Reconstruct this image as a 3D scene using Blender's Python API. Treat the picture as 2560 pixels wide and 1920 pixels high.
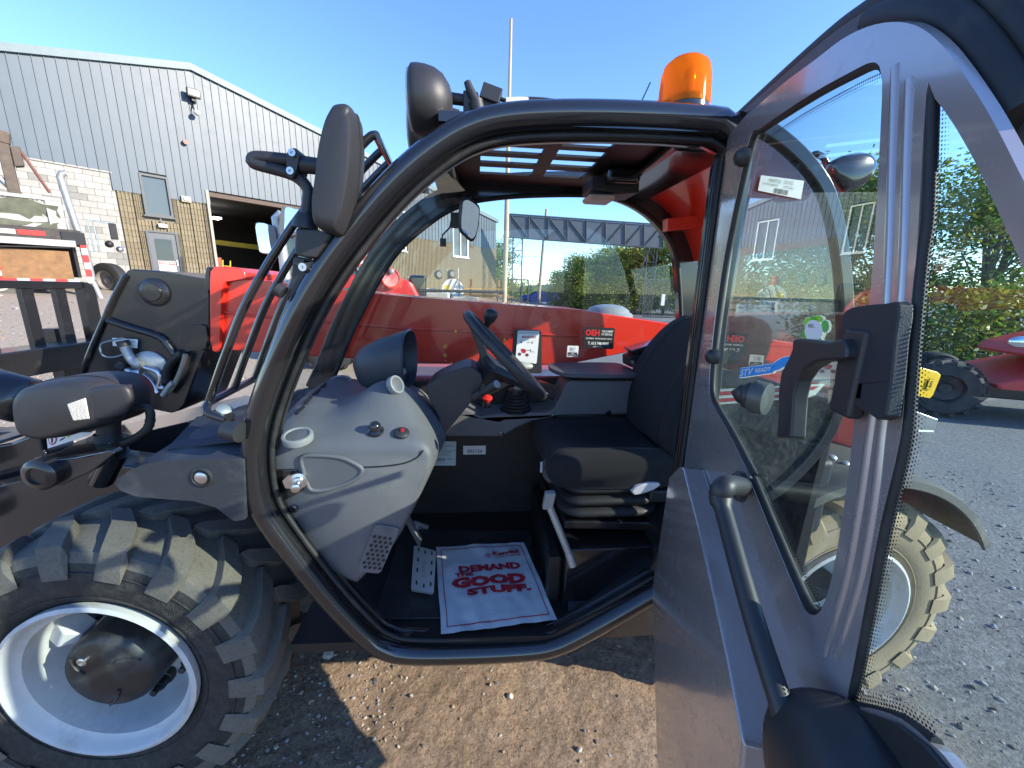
import bpy, math, random
from mathutils import Vector, Matrix, noise
from mathutils.geometry import tessellate_polygon
random.seed(7)
for o in list(bpy.data.objects): bpy.data.objects.remove(o)
scn = bpy.context.scene
col = scn.collection
# ------------------------------------------------------------------ camera
FPX = 1000.0                       # focal length in pixels of a 2560 px wide picture
PITCH, ROLL, CAMH = math.radians(13.2), math.radians(1.4), 1.5
C, S = math.cos(PITCH), math.sin(PITCH)
cam_d = bpy.data.cameras.new('camera'); cam = bpy.data.objects.new('camera', cam_d); col.objects.link(cam)
cam_d.sensor_width = 36.0; cam_d.lens = 36.0*FPX/2560.0; cam_d.clip_start = 0.02; cam_d.clip_end = 3000
_F = Vector((0, C, -S)); _U0 = Vector((0, S, C)); _X = Vector((1, 0, 0))
_R = _X*math.cos(ROLL)+_U0*math.sin(ROLL); _U = -_X*math.sin(ROLL)+_U0*math.cos(ROLL)
cam.matrix_world = Matrix(((_R.x, _U.x, -_F.x, 0), (_R.y, _U.y, -_F.y, 0), (_R.z, _U.z, -_F.z, CAMH), (0, 0, 0, 1)))
scn.camera = cam
# ------------------------------------------------------------------ sky and sun
SUN_AZ, SUN_EL = math.radians(107), math.radians(24)     # azimuth clockwise from +Y
w = bpy.data.worlds.new('World'); scn.world = w; w.use_nodes = True
nt = w.node_tree; bg = nt.nodes['Background']; sky = nt.nodes.new('ShaderNodeTexSky')
sky.sky_type = 'NISHITA'; sky.sun_disc = False; sky.sun_elevation = SUN_EL; sky.sun_rotation = SUN_AZ
sky.air_density = 1.0; sky.dust_density = 0.0; sky.ozone_density = 5.0; sky.altitude = 100
hs_ = nt.nodes.new('ShaderNodeHueSaturation'); hs_.inputs['Saturation'].default_value = 1.06; hs_.inputs['Hue'].default_value = .508; nt.links.new(sky.outputs[0], hs_.inputs['Color']); nt.links.new(hs_.outputs[0], bg.inputs[0]); bg.inputs[1].default_value = 0.168
sd = bpy.data.lights.new('sun', 'SUN'); sd.energy = 3.8; sd.angle = math.radians(0.53); sd.color = (1, .90, .76)
sun = bpy.data.objects.new('sun', sd); col.objects.link(sun)
_sv = Vector((math.sin(SUN_AZ)*math.cos(SUN_EL), math.cos(SUN_AZ)*math.cos(SUN_EL), math.sin(SUN_EL)))
sun.rotation_euler = _sv.to_track_quat('Z', 'Y').to_euler(); sun.location = (8, -4, 12)
scn.view_settings.view_transform = 'Standard'; scn.view_settings.look = 'None'
scn.view_settings.exposure = 1.35; scn.view_settings.gamma = 1
# ------------------------------------------------------------------ picture point -> direction -> place on a known plane
CROP = {'F': (0, 0, 1.1573), 'A1': (0, 100, .4069), 'A2': (0, 620, .3617), 'A3': (0, 1120, .4823), 'A4': (600, 150, .3616),
        'A5': (1100, 250, .3617), 'A6': (650, 750, .3616), 'A7': (1000, 750, .4218), 'A8': (700, 1250, .4747), 'B1': (1660, 0, .4219),
        'B2': (1700, 600, .3918), 'B3': (1600, 1150, .4642), 'B4': (900, 450, .3843), 'B5': (1750, 300, .3014), 'B6': (2200, 350, .4220),
        'G': (520, 460, .1568), 'K': (900, 580, .2532), 'R': (2280, 820, .1688), 'T': (0, 360, .2411), 'L': (1260, 780, .1356), 'Q': (1780, 720, .1447), 'S': (0, 0, 1)}
def px(c, x, y):
    o = CROP[c]; return (o[0]+x*o[2], o[1]+y*o[2])
def ray(p):
    x, y = (p[0]-1280)/FPX, (960-p[1])/FPX
    x, y = x*math.cos(ROLL)-y*math.sin(ROLL), x*math.sin(ROLL)+y*math.cos(ROLL)
    return Vector((x, C+y*S, y*C-S))
# telehandler frame: u to its rear, v away across it, w up; origin under the near door plane
PSI, D0 = math.radians(5.5), 0.96
cps, sps = math.cos(PSI), math.sin(PSI)
def toW(u, v, w): return Vector((u*cps-v*sps, D0+u*sps+v*cps, w))
def toM(P):
    x, y = P[0], P[1]-D0
    return Vector((x*cps+y*sps, -x*sps+y*cps, P[2]))
def onV(p, v):
    r = ray(p); t = (v+D0*cps)/(-r.x*sps+r.y*cps); return toM((r.x*t, r.y*t, CAMH+r.z*t))
def onW(p, w):
    r = ray(p); t = (w-CAMH)/r.z; return toM((r.x*t, r.y*t, w))
def onU(p, u):
    r = ray(p); t = (u+D0*sps)/(r.x*cps+r.y*sps); return toM((r.x*t, r.y*t, CAMH+r.z*t))
def atY(p, Y):
    r = ray(p); t = Y/r.y; return Vector((r.x*t, Y, CAMH+r.z*t))
def LV(c, v, pts): return [onV(px(c, *q), v) for q in pts]
# ------------------------------------------------------------------ mesh helpers
def smooth(P, n=6, closed=False):
    P = [Vector(p) for p in P]; N = len(P); out = []
    for i in range(N if closed else N-1):
        p1, p2 = P[i], P[(i+1) % N]
        p0 = P[i-1] if (closed or i > 0) else p1*2-p2
        p3 = P[(i+2) % N] if (closed or i+2 < N) else p2*2-p1
        for k in range(n):
            t = k/n
            out.append(0.5*((2*p1)+(p2-p0)*t+(2*p0-5*p1+4*p2-p3)*t*t+(3*p1-p0-3*p2+p3)*t**3))
    if not closed: out.append(P[-1])
    return out
def resample(P, n, closed=False):
    P = [Vector(p) for p in P]
    if closed: P = P+[P[0]]
    L = [0]
    for a, b in zip(P, P[1:]): L.append(L[-1]+(b-a).length)
    out = []; m = n if closed else n-1; j = 0
    for i in range(n):
        d = L[-1]*i/m
        while j < len(L)-2 and L[j+1] < d: j += 1
        t = (d-L[j])/max(1e-9, L[j+1]-L[j]); out.append(P[j].lerp(P[j+1], t))
    return out
class MB:
    def __init__(s): s.v = []; s.f = []; s.m = []
    def add(s, vs, fs, m=0):
        o = len(s.v); s.v += [tuple(x) for x in vs]; s.f += [tuple(i+o for i in f) for f in fs]; s.m += [m]*len(fs); return s
    def box(s, a, b, m=0):
        x0, y0, z0 = (min(a[i], b[i]) for i in range(3)); x1, y1, z1 = (max(a[i], b[i]) for i in range(3))
        return s.add([(x0, y0, z0), (x1, y0, z0), (x1, y1, z0), (x0, y1, z0), (x0, y0, z1), (x1, y0, z1), (x1, y1, z1), (x0, y1, z1)],
                     [(0, 3, 2, 1), (4, 5, 6, 7), (0, 1, 5, 4), (1, 2, 6, 5), (2, 3, 7, 6), (3, 0, 4, 7)], m)
    def obox(s, c, ex, ey, ez, m=0):
        c, ex, ey, ez = Vector(c), Vector(ex), Vector(ey), Vector(ez)
        vs = [c+ex*a+ey*b+ez*d for d in (-1, 1) for a, b in ((-1, -1), (1, -1), (1, 1), (-1, 1))]
        return s.add(vs, [(0, 3, 2, 1), (4, 5, 6, 7), (0, 1, 5, 4), (1, 2, 6, 5), (2, 3, 7, 6), (3, 0, 4, 7)], m)
    def prism(s, P, d, m=0, holes=()):
        P = [Vector(p) for p in P]; d = Vector(d); loops = [P]+[[Vector(p) for p in h] for h in holes]
        allp = [p for L in loops for p in L]; n = len(allp)
        if holes or len(P) > 4: tris = tessellate_polygon(loops)
        else: tris = [tuple(range(len(P)))]
        fs = [tuple(t) for t in tris]+[tuple(i+n for i in reversed(t)) for t in tris]; o = 0
        for L in loops:
            k = len(L)
            for i in range(k): a, b = o+i, o+(i+1) % k; fs.append((a, b, b+n, a+n))
            o += k
        return s.add(allp+[p+d for p in allp], fs, m)
    def tube(s, P, r, n=10, closed=False, m=0, caps=True):
        P = [Vector(p) for p in P]; N = len(P); R = r if isinstance(r, (list, tuple)) else [r]*N
        T = []
        for i in range(N):
            a = P[i-1] if (i > 0 or closed) else P[i]; b = P[(i+1) % N] if (i < N-1 or closed) else P[i]
            T.append((b-a).normalized())
        ref = Vector((0, 0, 1)) if abs(T[0].z) < .9 else Vector((1, 0, 0))
        nrm = (ref-T[0]*ref.dot(T[0])).normalized(); vs = []
        for i in range(N):
            nrm = (nrm-T[i]*nrm.dot(T[i])).normalized(); bi = T[i].cross(nrm)
            for k in range(n):
                a = 2*math.pi*k/n; vs.append(P[i]+(nrm*math.cos(a)+bi*math.sin(a))*R[i])
        fs = []
        for i in range(N if closed else N-1):
            j = (i+1) % N
            for k in range(n): fs.append((i*n+k, i*n+(k+1) % n, j*n+(k+1) % n, j*n+k))
        if not closed and caps: fs += [tuple(reversed(range(n))), tuple(range((N-1)*n, N*n))]
        return s.add(vs, fs, m)
    def cyl(s, a, b, r, n=16, m=0, r2=None): return s.tube([a, b], [r, r if r2 is None else r2], n, m=m)
    def sweep(s, P, prof, b=(0, 1, 0), closed=False, m=0, flip=1, caps=True):
        P = [Vector(p) for p in P]; N = len(P); b = Vector(b); k = len(prof); vs = []
        for i in range(N):
            a = P[i-1] if (i > 0 or closed) else P[i]; c = P[(i+1) % N] if (i < N-1 or closed) else P[i]
            t = (c-a).normalized(); nn = t.cross(b).normalized()*flip
            for q in prof: vs.append(P[i]+nn*q[0]+b*q[1])
        fs = []
        for i in range(N if closed else N-1):
            j = (i+1) % N
            for q in range(k): fs.append((i*k+q, i*k+(q+1) % k, j*k+(q+1) % k, j*k+q))
        if not closed and caps: fs += [tuple(range(k)), tuple(range((N-1)*k, N*k))]
        return s.add(vs, fs, m)
    def lathe(s, c, ax, prof, n=32, m=0, caps=True):
        c, ax = Vector(c), Vector(ax).normalized(); e1 = ax.orthogonal().normalized(); e2 = ax.cross(e1); vs = []; fs = []
        for r, h in prof:
            for k in range(n):
                a = 2*math.pi*k/n; vs.append(c+ax*h+(e1*math.cos(a)+e2*math.sin(a))*max(r, 1e-4))
        for i in range(len(prof)-1):
            for k in range(n): fs.append((i*n+k, i*n+(k+1) % n, (i+1)*n+(k+1) % n, (i+1)*n+k))
        if caps: fs += [tuple(reversed(range(n))), tuple(range((len(prof)-1)*n, len(prof)*n))]
        return s.add(vs, fs, m)
    def ball(s, c, r, n=12, m=0, sc=(1, 1, 1)):
        c = Vector(c); vs = []; fs = []; h = n//2+1
        for i in range(h+1):
            th = math.pi*i/h
            for k in range(n): a = 2*math.pi*k/n; vs.append(c+Vector((math.sin(th)*math.cos(a)*r*sc[0], math.sin(th)*math.sin(a)*r*sc[1], math.cos(th)*r*sc[2])))
        for i in range(h):
            for k in range(n): fs.append((i*n+k, (i+1)*n+k, (i+1)*n+(k+1) % n, i*n+(k+1) % n))
        return s.add(vs, fs, m)
    def loft(s, rings, closed=True, caps=True, m=0):
        k = len(rings[0]); vs = [p for r in rings for p in r]; fs = []
        for i in range(len(rings)-1):
            for q in range(k if closed else k-1): fs.append((i*k+q, i*k+(q+1) % k, (i+1)*k+(q+1) % k, (i+1)*k+q))
        if caps and closed: fs += [tuple(reversed(range(k))), tuple(range((len(rings)-1)*k, len(rings)*k))]
        return s.add(vs, fs, m)
    def pillow(s, P, d, m=0, steps=((-1, .72), (-.9, .86), (-.6, .97), (0, 1), (.6, .97), (.9, .86), (1, .72))):
        P = [Vector(p) for p in P]; c = sum(P, Vector())/len(P); d = Vector(d)
        return s.loft([[c+(p-c)*k+d*t for p in P] for t, k in steps], m=m)
    def build(s, name, mats, parent=None, ang=35, bevel=0, seg=2):
        me = bpy.data.meshes.new(name); me.from_pydata(s.v, [], s.f)
        for mm in (mats if isinstance(mats, (list, tuple)) else [mats]): me.materials.append(mm)
        me.polygons.foreach_set('material_index', s.m)
        me.validate(); me.update()
        import bmesh
        bm = bmesh.new(); bm.from_mesh(me); bmesh.ops.recalc_face_normals(bm, faces=bm.faces); bm.to_mesh(me); bm.free()
        if ang:
            me.polygons.foreach_set('use_smooth', [True]*len(me.polygons)); me.set_sharp_from_angle(angle=math.radians(ang))
        o = bpy.data.objects.new(name, me); col.objects.link(o)
        if parent: o.parent = parent
        if bevel:
            b = o.modifiers.new('bevel', 'BEVEL'); b.width = bevel; b.segments = seg; b.limit_method = 'ANGLE'; b.angle_limit = math.radians(40); b.harden_normals = True
        return o
def thing(name, label, cat, loc=(0, 0, 0), rz=0, group=None, parent=None):
    o = bpy.data.objects.new(name, None); o.empty_display_size = .2; col.objects.link(o); o.location = loc; o.rotation_euler = (0, 0, rz)
    if parent: o.parent = parent
    if label: o['label'] = label
    if cat: o['category'] = cat
    if group: o['group'] = group
    return o
def tag(o, label, cat, group=None):
    o['label'] = label; o['category'] = cat
    if group: o['group'] = group
    return o
def struct(o): o['kind'] = 'structure'; return o
def node_part(name, parent): return thing(name, None, None, parent=parent)
def copy_tree(o, parent=None):
    c = o.copy(); col.objects.link(c); c.parent = parent
    for ch in list(o.children): copy_tree(ch, c)
    return c
# ------------------------------------------------------------------ materials
def mat(name, c, rough=.5, metal=0, coat=0, var=.12, vs=6, bump=0, bs=300, dirt=0, dcol=(.20, .16, .12), ds=5, dedge=.5, spec=.5, sheen=0):
    m = bpy.data.materials.new(name); m.use_nodes = True; N = m.node_tree.nodes; L = m.node_tree.links; b = N['Principled BSDF']
    b.inputs['Roughness'].default_value = rough; b.inputs['Metallic'].default_value = metal; b.inputs['Coat Weight'].default_value = coat
    b.inputs['Coat Roughness'].default_value = .08; b.inputs['Specular IOR Level'].default_value = spec
    if sheen: b.inputs['Sheen Weight'].default_value = sheen
    b.inputs['Base Color'].default_value = (*c, 1)
    if var or dirt or bump: tc = N.new('ShaderNodeTexCoord')
    last = None
    if var:
        n1 = N.new('ShaderNodeTexNoise'); n1.inputs['Scale'].default_value = vs; n1.inputs['Detail'].default_value = 6; n1.inputs['Roughness'].default_value = .65
        L.new(tc.outputs['Object'], n1.inputs['Vector'])
        mr = N.new('ShaderNodeMapRange'); mr.inputs[1].default_value = .3; mr.inputs[2].default_value = .7; mr.inputs[3].default_value = 1-var; mr.inputs[4].default_value = 1+var
        L.new(n1.outputs[0], mr.inputs[0])
        mx = N.new('ShaderNodeMix'); mx.data_type = 'RGBA'; mx.blend_type = 'MULTIPLY'; mx.inputs[0].default_value = 1
        mx.inputs[6].default_value = (*c, 1); L.new(mr.outputs[0], mx.inputs[7]); last = mx.outputs[2]
    if dirt:
        n2 = N.new('ShaderNodeTexNoise'); n2.inputs['Scale'].default_value = ds; n2.inputs['Detail'].default_value = 10; n2.inputs['Roughness'].default_value = .72
        L.new(tc.outputs['Object'], n2.inputs['Vector'])
        r2 = N.new('ShaderNodeMapRange'); r2.inputs[1].default_value = dedge; r2.inputs[2].default_value = dedge+.22; r2.inputs[3].default_value = 0; r2.inputs[4].default_value = dirt
        L.new(n2.outputs[0], r2.inputs[0])
        m2 = N.new('ShaderNodeMix'); m2.data_type = 'RGBA'; L.new(r2.outputs[0], m2.inputs[0]); m2.inputs[7].default_value = (*dcol, 1)
        if last: L.new(last, m2.inputs[6])
        else: m2.inputs[6].default_value = (*c, 1)
        last = m2.outputs[2]
        r3 = N.new('ShaderNodeMapRange'); r3.inputs[3].default_value = rough; r3.inputs[4].default_value = min(1, rough+.4); L.new(r2.outputs[0], r3.inputs[0]); L.new(r3.outputs[0], b.inputs['Roughness'])
        if coat:
            r4 = N.new('ShaderNodeMapRange'); r4.inputs[3].default_value = coat; r4.inputs[4].default_value = 0; L.new(r2.outputs[0], r4.inputs[0]); L.new(r4.outputs[0], b.inputs['Coat Weight'])
    if last: L.new(last, b.inputs['Base Color'])
    if bump:
        n3 = N.new('ShaderNodeTexNoise'); n3.inputs['Scale'].default_value = bs; n3.inputs['Detail'].default_value = 3
        L.new(tc.outputs['Object'], n3.inputs['Vector']); bp = N.new('ShaderNodeBump'); bp.inputs['Strength'].default_value = bump; bp.inputs['Distance'].default_value = .002
        L.new(n3.outputs[0], bp.inputs['Height']); L.new(bp.outputs[0], b.inputs['Normal'])
    return m
def glass(name, tint, dust=.05, refl=1.0, dscale=60):
    m = bpy.data.materials.new(name); m.use_nodes = True; N = m.node_tree.nodes; L = m.node_tree.links; N.remove(N['Principled BSDF']); out = N['Material Output']
    tr = N.new('ShaderNodeBsdfTransparent'); tr.inputs[0].default_value = (*tint, 1)
    gl = N.new('ShaderNodeBsdfGlossy'); gl.inputs['Roughness'].default_value = .004; gl.inputs[0].default_value = (.95, 1, .97, 1)
    fr = N.new('ShaderNodeFresnel'); ge = N.new('ShaderNodeNewGeometry'); io = N.new('ShaderNodeMapRange'); io.inputs[3].default_value = 1.52; io.inputs[4].default_value = 1/1.52
    L.new(ge.outputs['Backfacing'], io.inputs[0]); L.new(io.outputs[0], fr.inputs[0])      # a thin pane reflects alike from both sides
    mu = N.new('ShaderNodeMath'); mu.operation = 'MULTIPLY'; mu.inputs[1].default_value = 1.8*refl; mu.use_clamp = True; L.new(fr.outputs[0], mu.inputs[0])
    mx = N.new('ShaderNodeMixShader'); L.new(mu.outputs[0], mx.inputs[0]); L.new(tr.outputs[0], mx.inputs[1]); L.new(gl.outputs[0], mx.inputs[2])
    df = N.new('ShaderNodeBsdfDiffuse'); df.inputs[0].default_value = (.55, .55, .5, 1)
    tc = N.new('ShaderNodeTexCoord'); n = N.new('ShaderNodeTexNoise'); n.inputs['Scale'].default_value = dscale; n.inputs['Detail'].default_value = 8; n.inputs['Roughness'].default_value = .8
    L.new(tc.outputs['Object'], n.inputs['Vector']); mr = N.new('ShaderNodeMapRange'); mr.inputs[1].default_value = .45; mr.inputs[2].default_value = .8; mr.inputs[3].default_value = dust*.25; mr.inputs[4].default_value = dust*2.5
    L.new(n.outputs[0], mr.inputs[0]); m2 = N.new('ShaderNodeMixShader'); L.new(mr.outputs[0], m2.inputs[0]); L.new(mx.outputs[0], m2.inputs[1]); L.new(df.outputs[0], m2.inputs[2])
    L.new(m2.outputs[0], out.inputs[0]); return m
def flat(name, c, rough=.5): return mat(name, c, rough, var=0)
def emit(name, c, e):
    m = bpy.data.materials.new(name); m.use_nodes = True; b = m.node_tree.nodes['Principled BSDF']
    b.inputs['Emission Color'].default_value = (*c, 1); b.inputs['Emission Strength'].default_value = e; b.inputs['Base Color'].default_value = (*c, 1); return m
K = dict(
 black=mat('black_paint', (.012, .012, .014), .18, coat=.8, dirt=.16, dcol=(.12, .10, .085), ds=9, dedge=.57),
 blackd=mat('black_paint_dusty', (.012, .012, .013), .32, coat=.4, dirt=.35, dcol=(.085, .075, .065), ds=13, dedge=.56),
 blackm=mat('black_matt', (.010, .010, .011), .5, dirt=.25, dcol=(.07, .06, .05), ds=9, bump=.15, bs=200),
 plast=mat('black_plastic', (.024, .024, .026), .48, bump=.12, bs=1400, dirt=.22, dcol=(.11, .105, .10), ds=7, dedge=.55),
 rubber=mat('black_rubber', (.012, .012, .012), .6, dirt=.3, dcol=(.10, .09, .08), ds=12),
 dash=mat('dash_plastic', (.116, .116, .125), .52, bump=.3, bs=1100, var=.06, dirt=.35, dcol=(.19, .18, .165), ds=9),
 dash2=mat('dash_pocket', (.098, .098, .110), .5, bump=.35, bs=900, var=.05),
 pod=mat('pod_plastic', (.040, .043, .058), .38, bump=.3, bs=900, var=.05),
 silver=mat('silver_plastic', (.235, .24, .238), .35, var=.05),
 red=mat('red_paint', (.72, .034, .016), .28, coat=.7, var=.06, dirt=.22, dcol=(.35, .2, .14), ds=8, dedge=.58),
 red2=mat('red_paint_faded', (.48, .022, .018), .35, coat=.4, var=.1, dirt=.3, dcol=(.3, .18, .14), ds=6),
 taupe=mat('titanium_paint', (.38, .345, .34), .25, metal=.5, coat=.9, var=.04, dirt=.32, dcol=(.30, .27, .23), ds=22, dedge=.54),
 taupe_d=mat('titanium_flange', (.045, .047, .055), .55, var=.15, dirt=.7, dcol=(.14, .145, .16), ds=14, bump=.2, bs=120),
 tyre=mat('tyre_rubber', (.017, .017, .017), .75, bump=.5, bs=120, dirt=.5, dcol=(.085, .078, .066), ds=48, dedge=.46),
 tread=mat('tyre_tread', (.118, .107, .089), .92, bump=.6, bs=200, var=.12, vs=18, dirt=.7, dcol=(.045, .042, .037), ds=110, dedge=.50),
 tyre_sand=mat('tyre_sandy', (.30, .23, .14), .9, bump=.5, bs=120, dirt=.8, dcol=(.05, .047, .042), ds=6, dedge=.58),
 rim=mat('rim_white', (.50, .50, .49), .45, dirt=.6, dcol=(.27, .235, .185), ds=9, dedge=.5, var=.05),
 hub=mat('hub_black', (.016, .017, .018), .42, dirt=.7, dcol=(.10, .105, .10), ds=9, dedge=.48),
 chrome=mat('zinc_steel', (.6, .6, .6), .28, metal=1, var=.12),
 galv=mat('galvanised', (.42, .43, .42), .45, metal=.6, var=.15, dirt=.3, dcol=(.3, .28, .24)),
 fabric=mat('seat_fabric', (.011, .011, .013), .95, bump=.4, bs=1500, var=.1, sheen=.03, dirt=.15, dcol=(.05, .048, .046), ds=7),
 vinyl=mat('seat_vinyl', (.016, .016, .017), .55, bump=.25, bs=600, dirt=.3, dcol=(.06, .055, .05), ds=6),
 fender=mat('fender_plastic', (.030, .032, .040), .55, bump=.3, bs=500, dirt=.7, dcol=(.13, .125, .115), ds=6, dedge=.5),
 white=flat('white_print', (.78, .78, .75)), black_ink=flat('black_ink', (.012, .012, .014)), red_ink=flat('red_ink', (.50, .012, .03)),
 red_deco=flat('red_decal', (.62, .02, .02)), yellow_ink=flat('yellow_ink', (.75, .5, .02)), blue_ink=flat('blue_ink', (.02, .30, .75)), green_ink=flat('green_ink', (.10, .50, .06)), green2=flat('lime_ink', (.30, .68, .03)), grey_ink=flat('grey_ink', (.25, .25, .25)),
 glass=glass('cab_glass', (.90, .97, .95), .02, .6), glass_d=glass('door_glass', (.74, .90, .88), .03, 1.1, 90), glass_q=glass('quarter_glass', (.80, .90, .87), .06),
 glass_r=glass('roof_polycarbonate', (.93, .97, .99), .004, .06), orange=None)
def amber():
    m = bpy.data.materials.new('amber_lens'); m.use_nodes = True; N = m.node_tree.nodes; L = m.node_tree.links; b = N['Principled BSDF']
    b.inputs['Base Color'].default_value = (.95, .30, .01, 1); b.inputs['Roughness'].default_value = .12
    tr = N.new('ShaderNodeBsdfTransparent'); tr.inputs[0].default_value = (1, .42, .04, 1); tl = N.new('ShaderNodeBsdfTranslucent'); tl.inputs[0].default_value = (1, .38, .02, 1)
    m1 = N.new('ShaderNodeMixShader'); m1.inputs[0].default_value = .62; m2 = N.new('ShaderNodeMixShader'); m2.inputs[0].default_value = .45
    L.new(b.outputs[0], m1.inputs[1]); L.new(tr.outputs[0], m1.inputs[2]); L.new(m1.outputs[0], m2.inputs[1]); L.new(tl.outputs[0], m2.inputs[2]); L.new(m2.outputs[0], N['Material Output'].inputs[0]); return m
K['orange'] = amber()
def mirror_mat(): return mat('mirror_glass', (.85, .87, .88), .02, metal=1, var=0)
K['mirror'] = mirror_mat()
# ------------------------------------------------------------------ printed plates: everything mapped on the quad (TL,TR,BR,BL)
class Decal:
    def __init__(s, Q, eps=.0012):
        s.Q = [Vector(q) for q in Q]; s.mb = MB(); n = (s.Q[1]-s.Q[0]).cross(s.Q[3]-s.Q[0]).normalized(); s.n = -n if n.dot(Vector((0, 1, 0))) > 0 else n; s.k = 0; s.eps = eps
        s.mats = []
    def face_to(s, P):
        if s.n.dot(Vector(P)-s.Q[0]) < 0: s.n = -s.n
        return s
    def P(s, x, y, k): a = s.Q[0].lerp(s.Q[1], x); b = s.Q[3].lerp(s.Q[2], x); return a.lerp(b, y)+s.n*(s.eps*k)
    def mi(s, m):
        if m not in s.mats: s.mats.append(m)
        return s.mats.index(m)
    def poly(s, pts, m, k=1, thick=False):
        V = [s.P(x, y, k) for x, y in pts]
        if thick: s.mb.prism(V, -s.n*thick, m=s.mi(m)); return s
        tr = tessellate_polygon([V]) if len(V) > 4 else [tuple(range(len(V)))]
        s.mb.add(V, tr, s.mi(m)); return s
    def rect(s, x0, y0, x1, y1, m, k=1, r=0, thick=False, asp=1):
        if not r: return s.poly([(x0, y0), (x1, y0), (x1, y1), (x0, y1)], m, k, thick)
        pts = []
        for cx, cy, a0 in ((x1-r/asp, y0+r, -90), (x1-r/asp, y1-r, 0), (x0+r/asp, y1-r, 90), (x0+r/asp, y0+r, 180)):
            for j in range(5): a = math.radians(a0+j*22.5); pts.append((cx+r/asp*math.cos(a), cy+r*math.sin(a)))
        return s.poly(pts, m, k, thick)
    def disc(s, x, y, rx, ry, m, k=1, n=20): return s.poly([(x+rx*math.cos(2*math.pi*i/n), y+ry*math.sin(2*math.pi*i/n)) for i in range(n)], m, k)
    def text(s, t, x0, y0, x1, y1, m, k=2, bold=0, shear=0, mirror=False):
        cu = bpy.data.curves.new('t', 'FONT'); cu.body = t; cu.offset = bold; cu.shear = shear; cu.resolution_u = 2
        ob = bpy.data.objects.new('t', cu); me = bpy.data.meshes.new_from_object(ob)
        if not len(me.vertices): return s
        X = [v.co.x for v in me.vertices]; Y = [v.co.y for v in me.vertices]; a, b, c, d = min(X), max(X), min(Y), max(Y)
        vs = []
        for v in me.vertices:
            fx = (v.co.x-a)/(b-a); fx = 1-fx if mirror else fx
            vs.append(s.P(x0+(x1-x0)*fx, y1+(y0-y1)*(v.co.y-c)/max(1e-6, d-c), k))
        s.mb.add(vs, [tuple(p.vertices) for p in me.polygons], s.mi(m))
        bpy.data.objects.remove(ob); bpy.data.meshes.remove(me); bpy.data.curves.remove(cu); return s
    def build(s, name, parent=None): return s.mb.build(name, s.mats, parent, ang=0)
# ================================================================== ground
def sstep(a, b, x):
    t = min(1, max(0, (x-a)/(b-a))); return t*t*(3-2*t)
def terrain(x, y):
    return 1.40*sstep(2.2, 18, -x+.35*(y-1))*(1-sstep(30, 46, y))
def micro(x, y):
    d = math.hypot(x, y-1.2)
    if d > 9: return 0
    k = 1-sstep(4, 9, d)
    h = .030*noise.noise((x*.9, y*.9, 3))+.014*noise.noise((x*3.2, y*3.2, 1))+.008*noise.noise((x*9, y*9, 5))+.0055*noise.noise((x*26, y*26, 9))+.004*noise.noise((x*55, y*55, 2))
    return h*k-.012
def axis(lo, hi, step, far, g):
    a = []; x = lo
    while x < hi: a.append(x); x += step
    a.append(hi); s = step; x = hi
    while x < far: s *= g; x += s; a.append(x)
    s = step; x = lo; pre = []
    while x > -far: s *= g; x -= s; pre.append(x)
    return pre[::-1]+a
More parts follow.
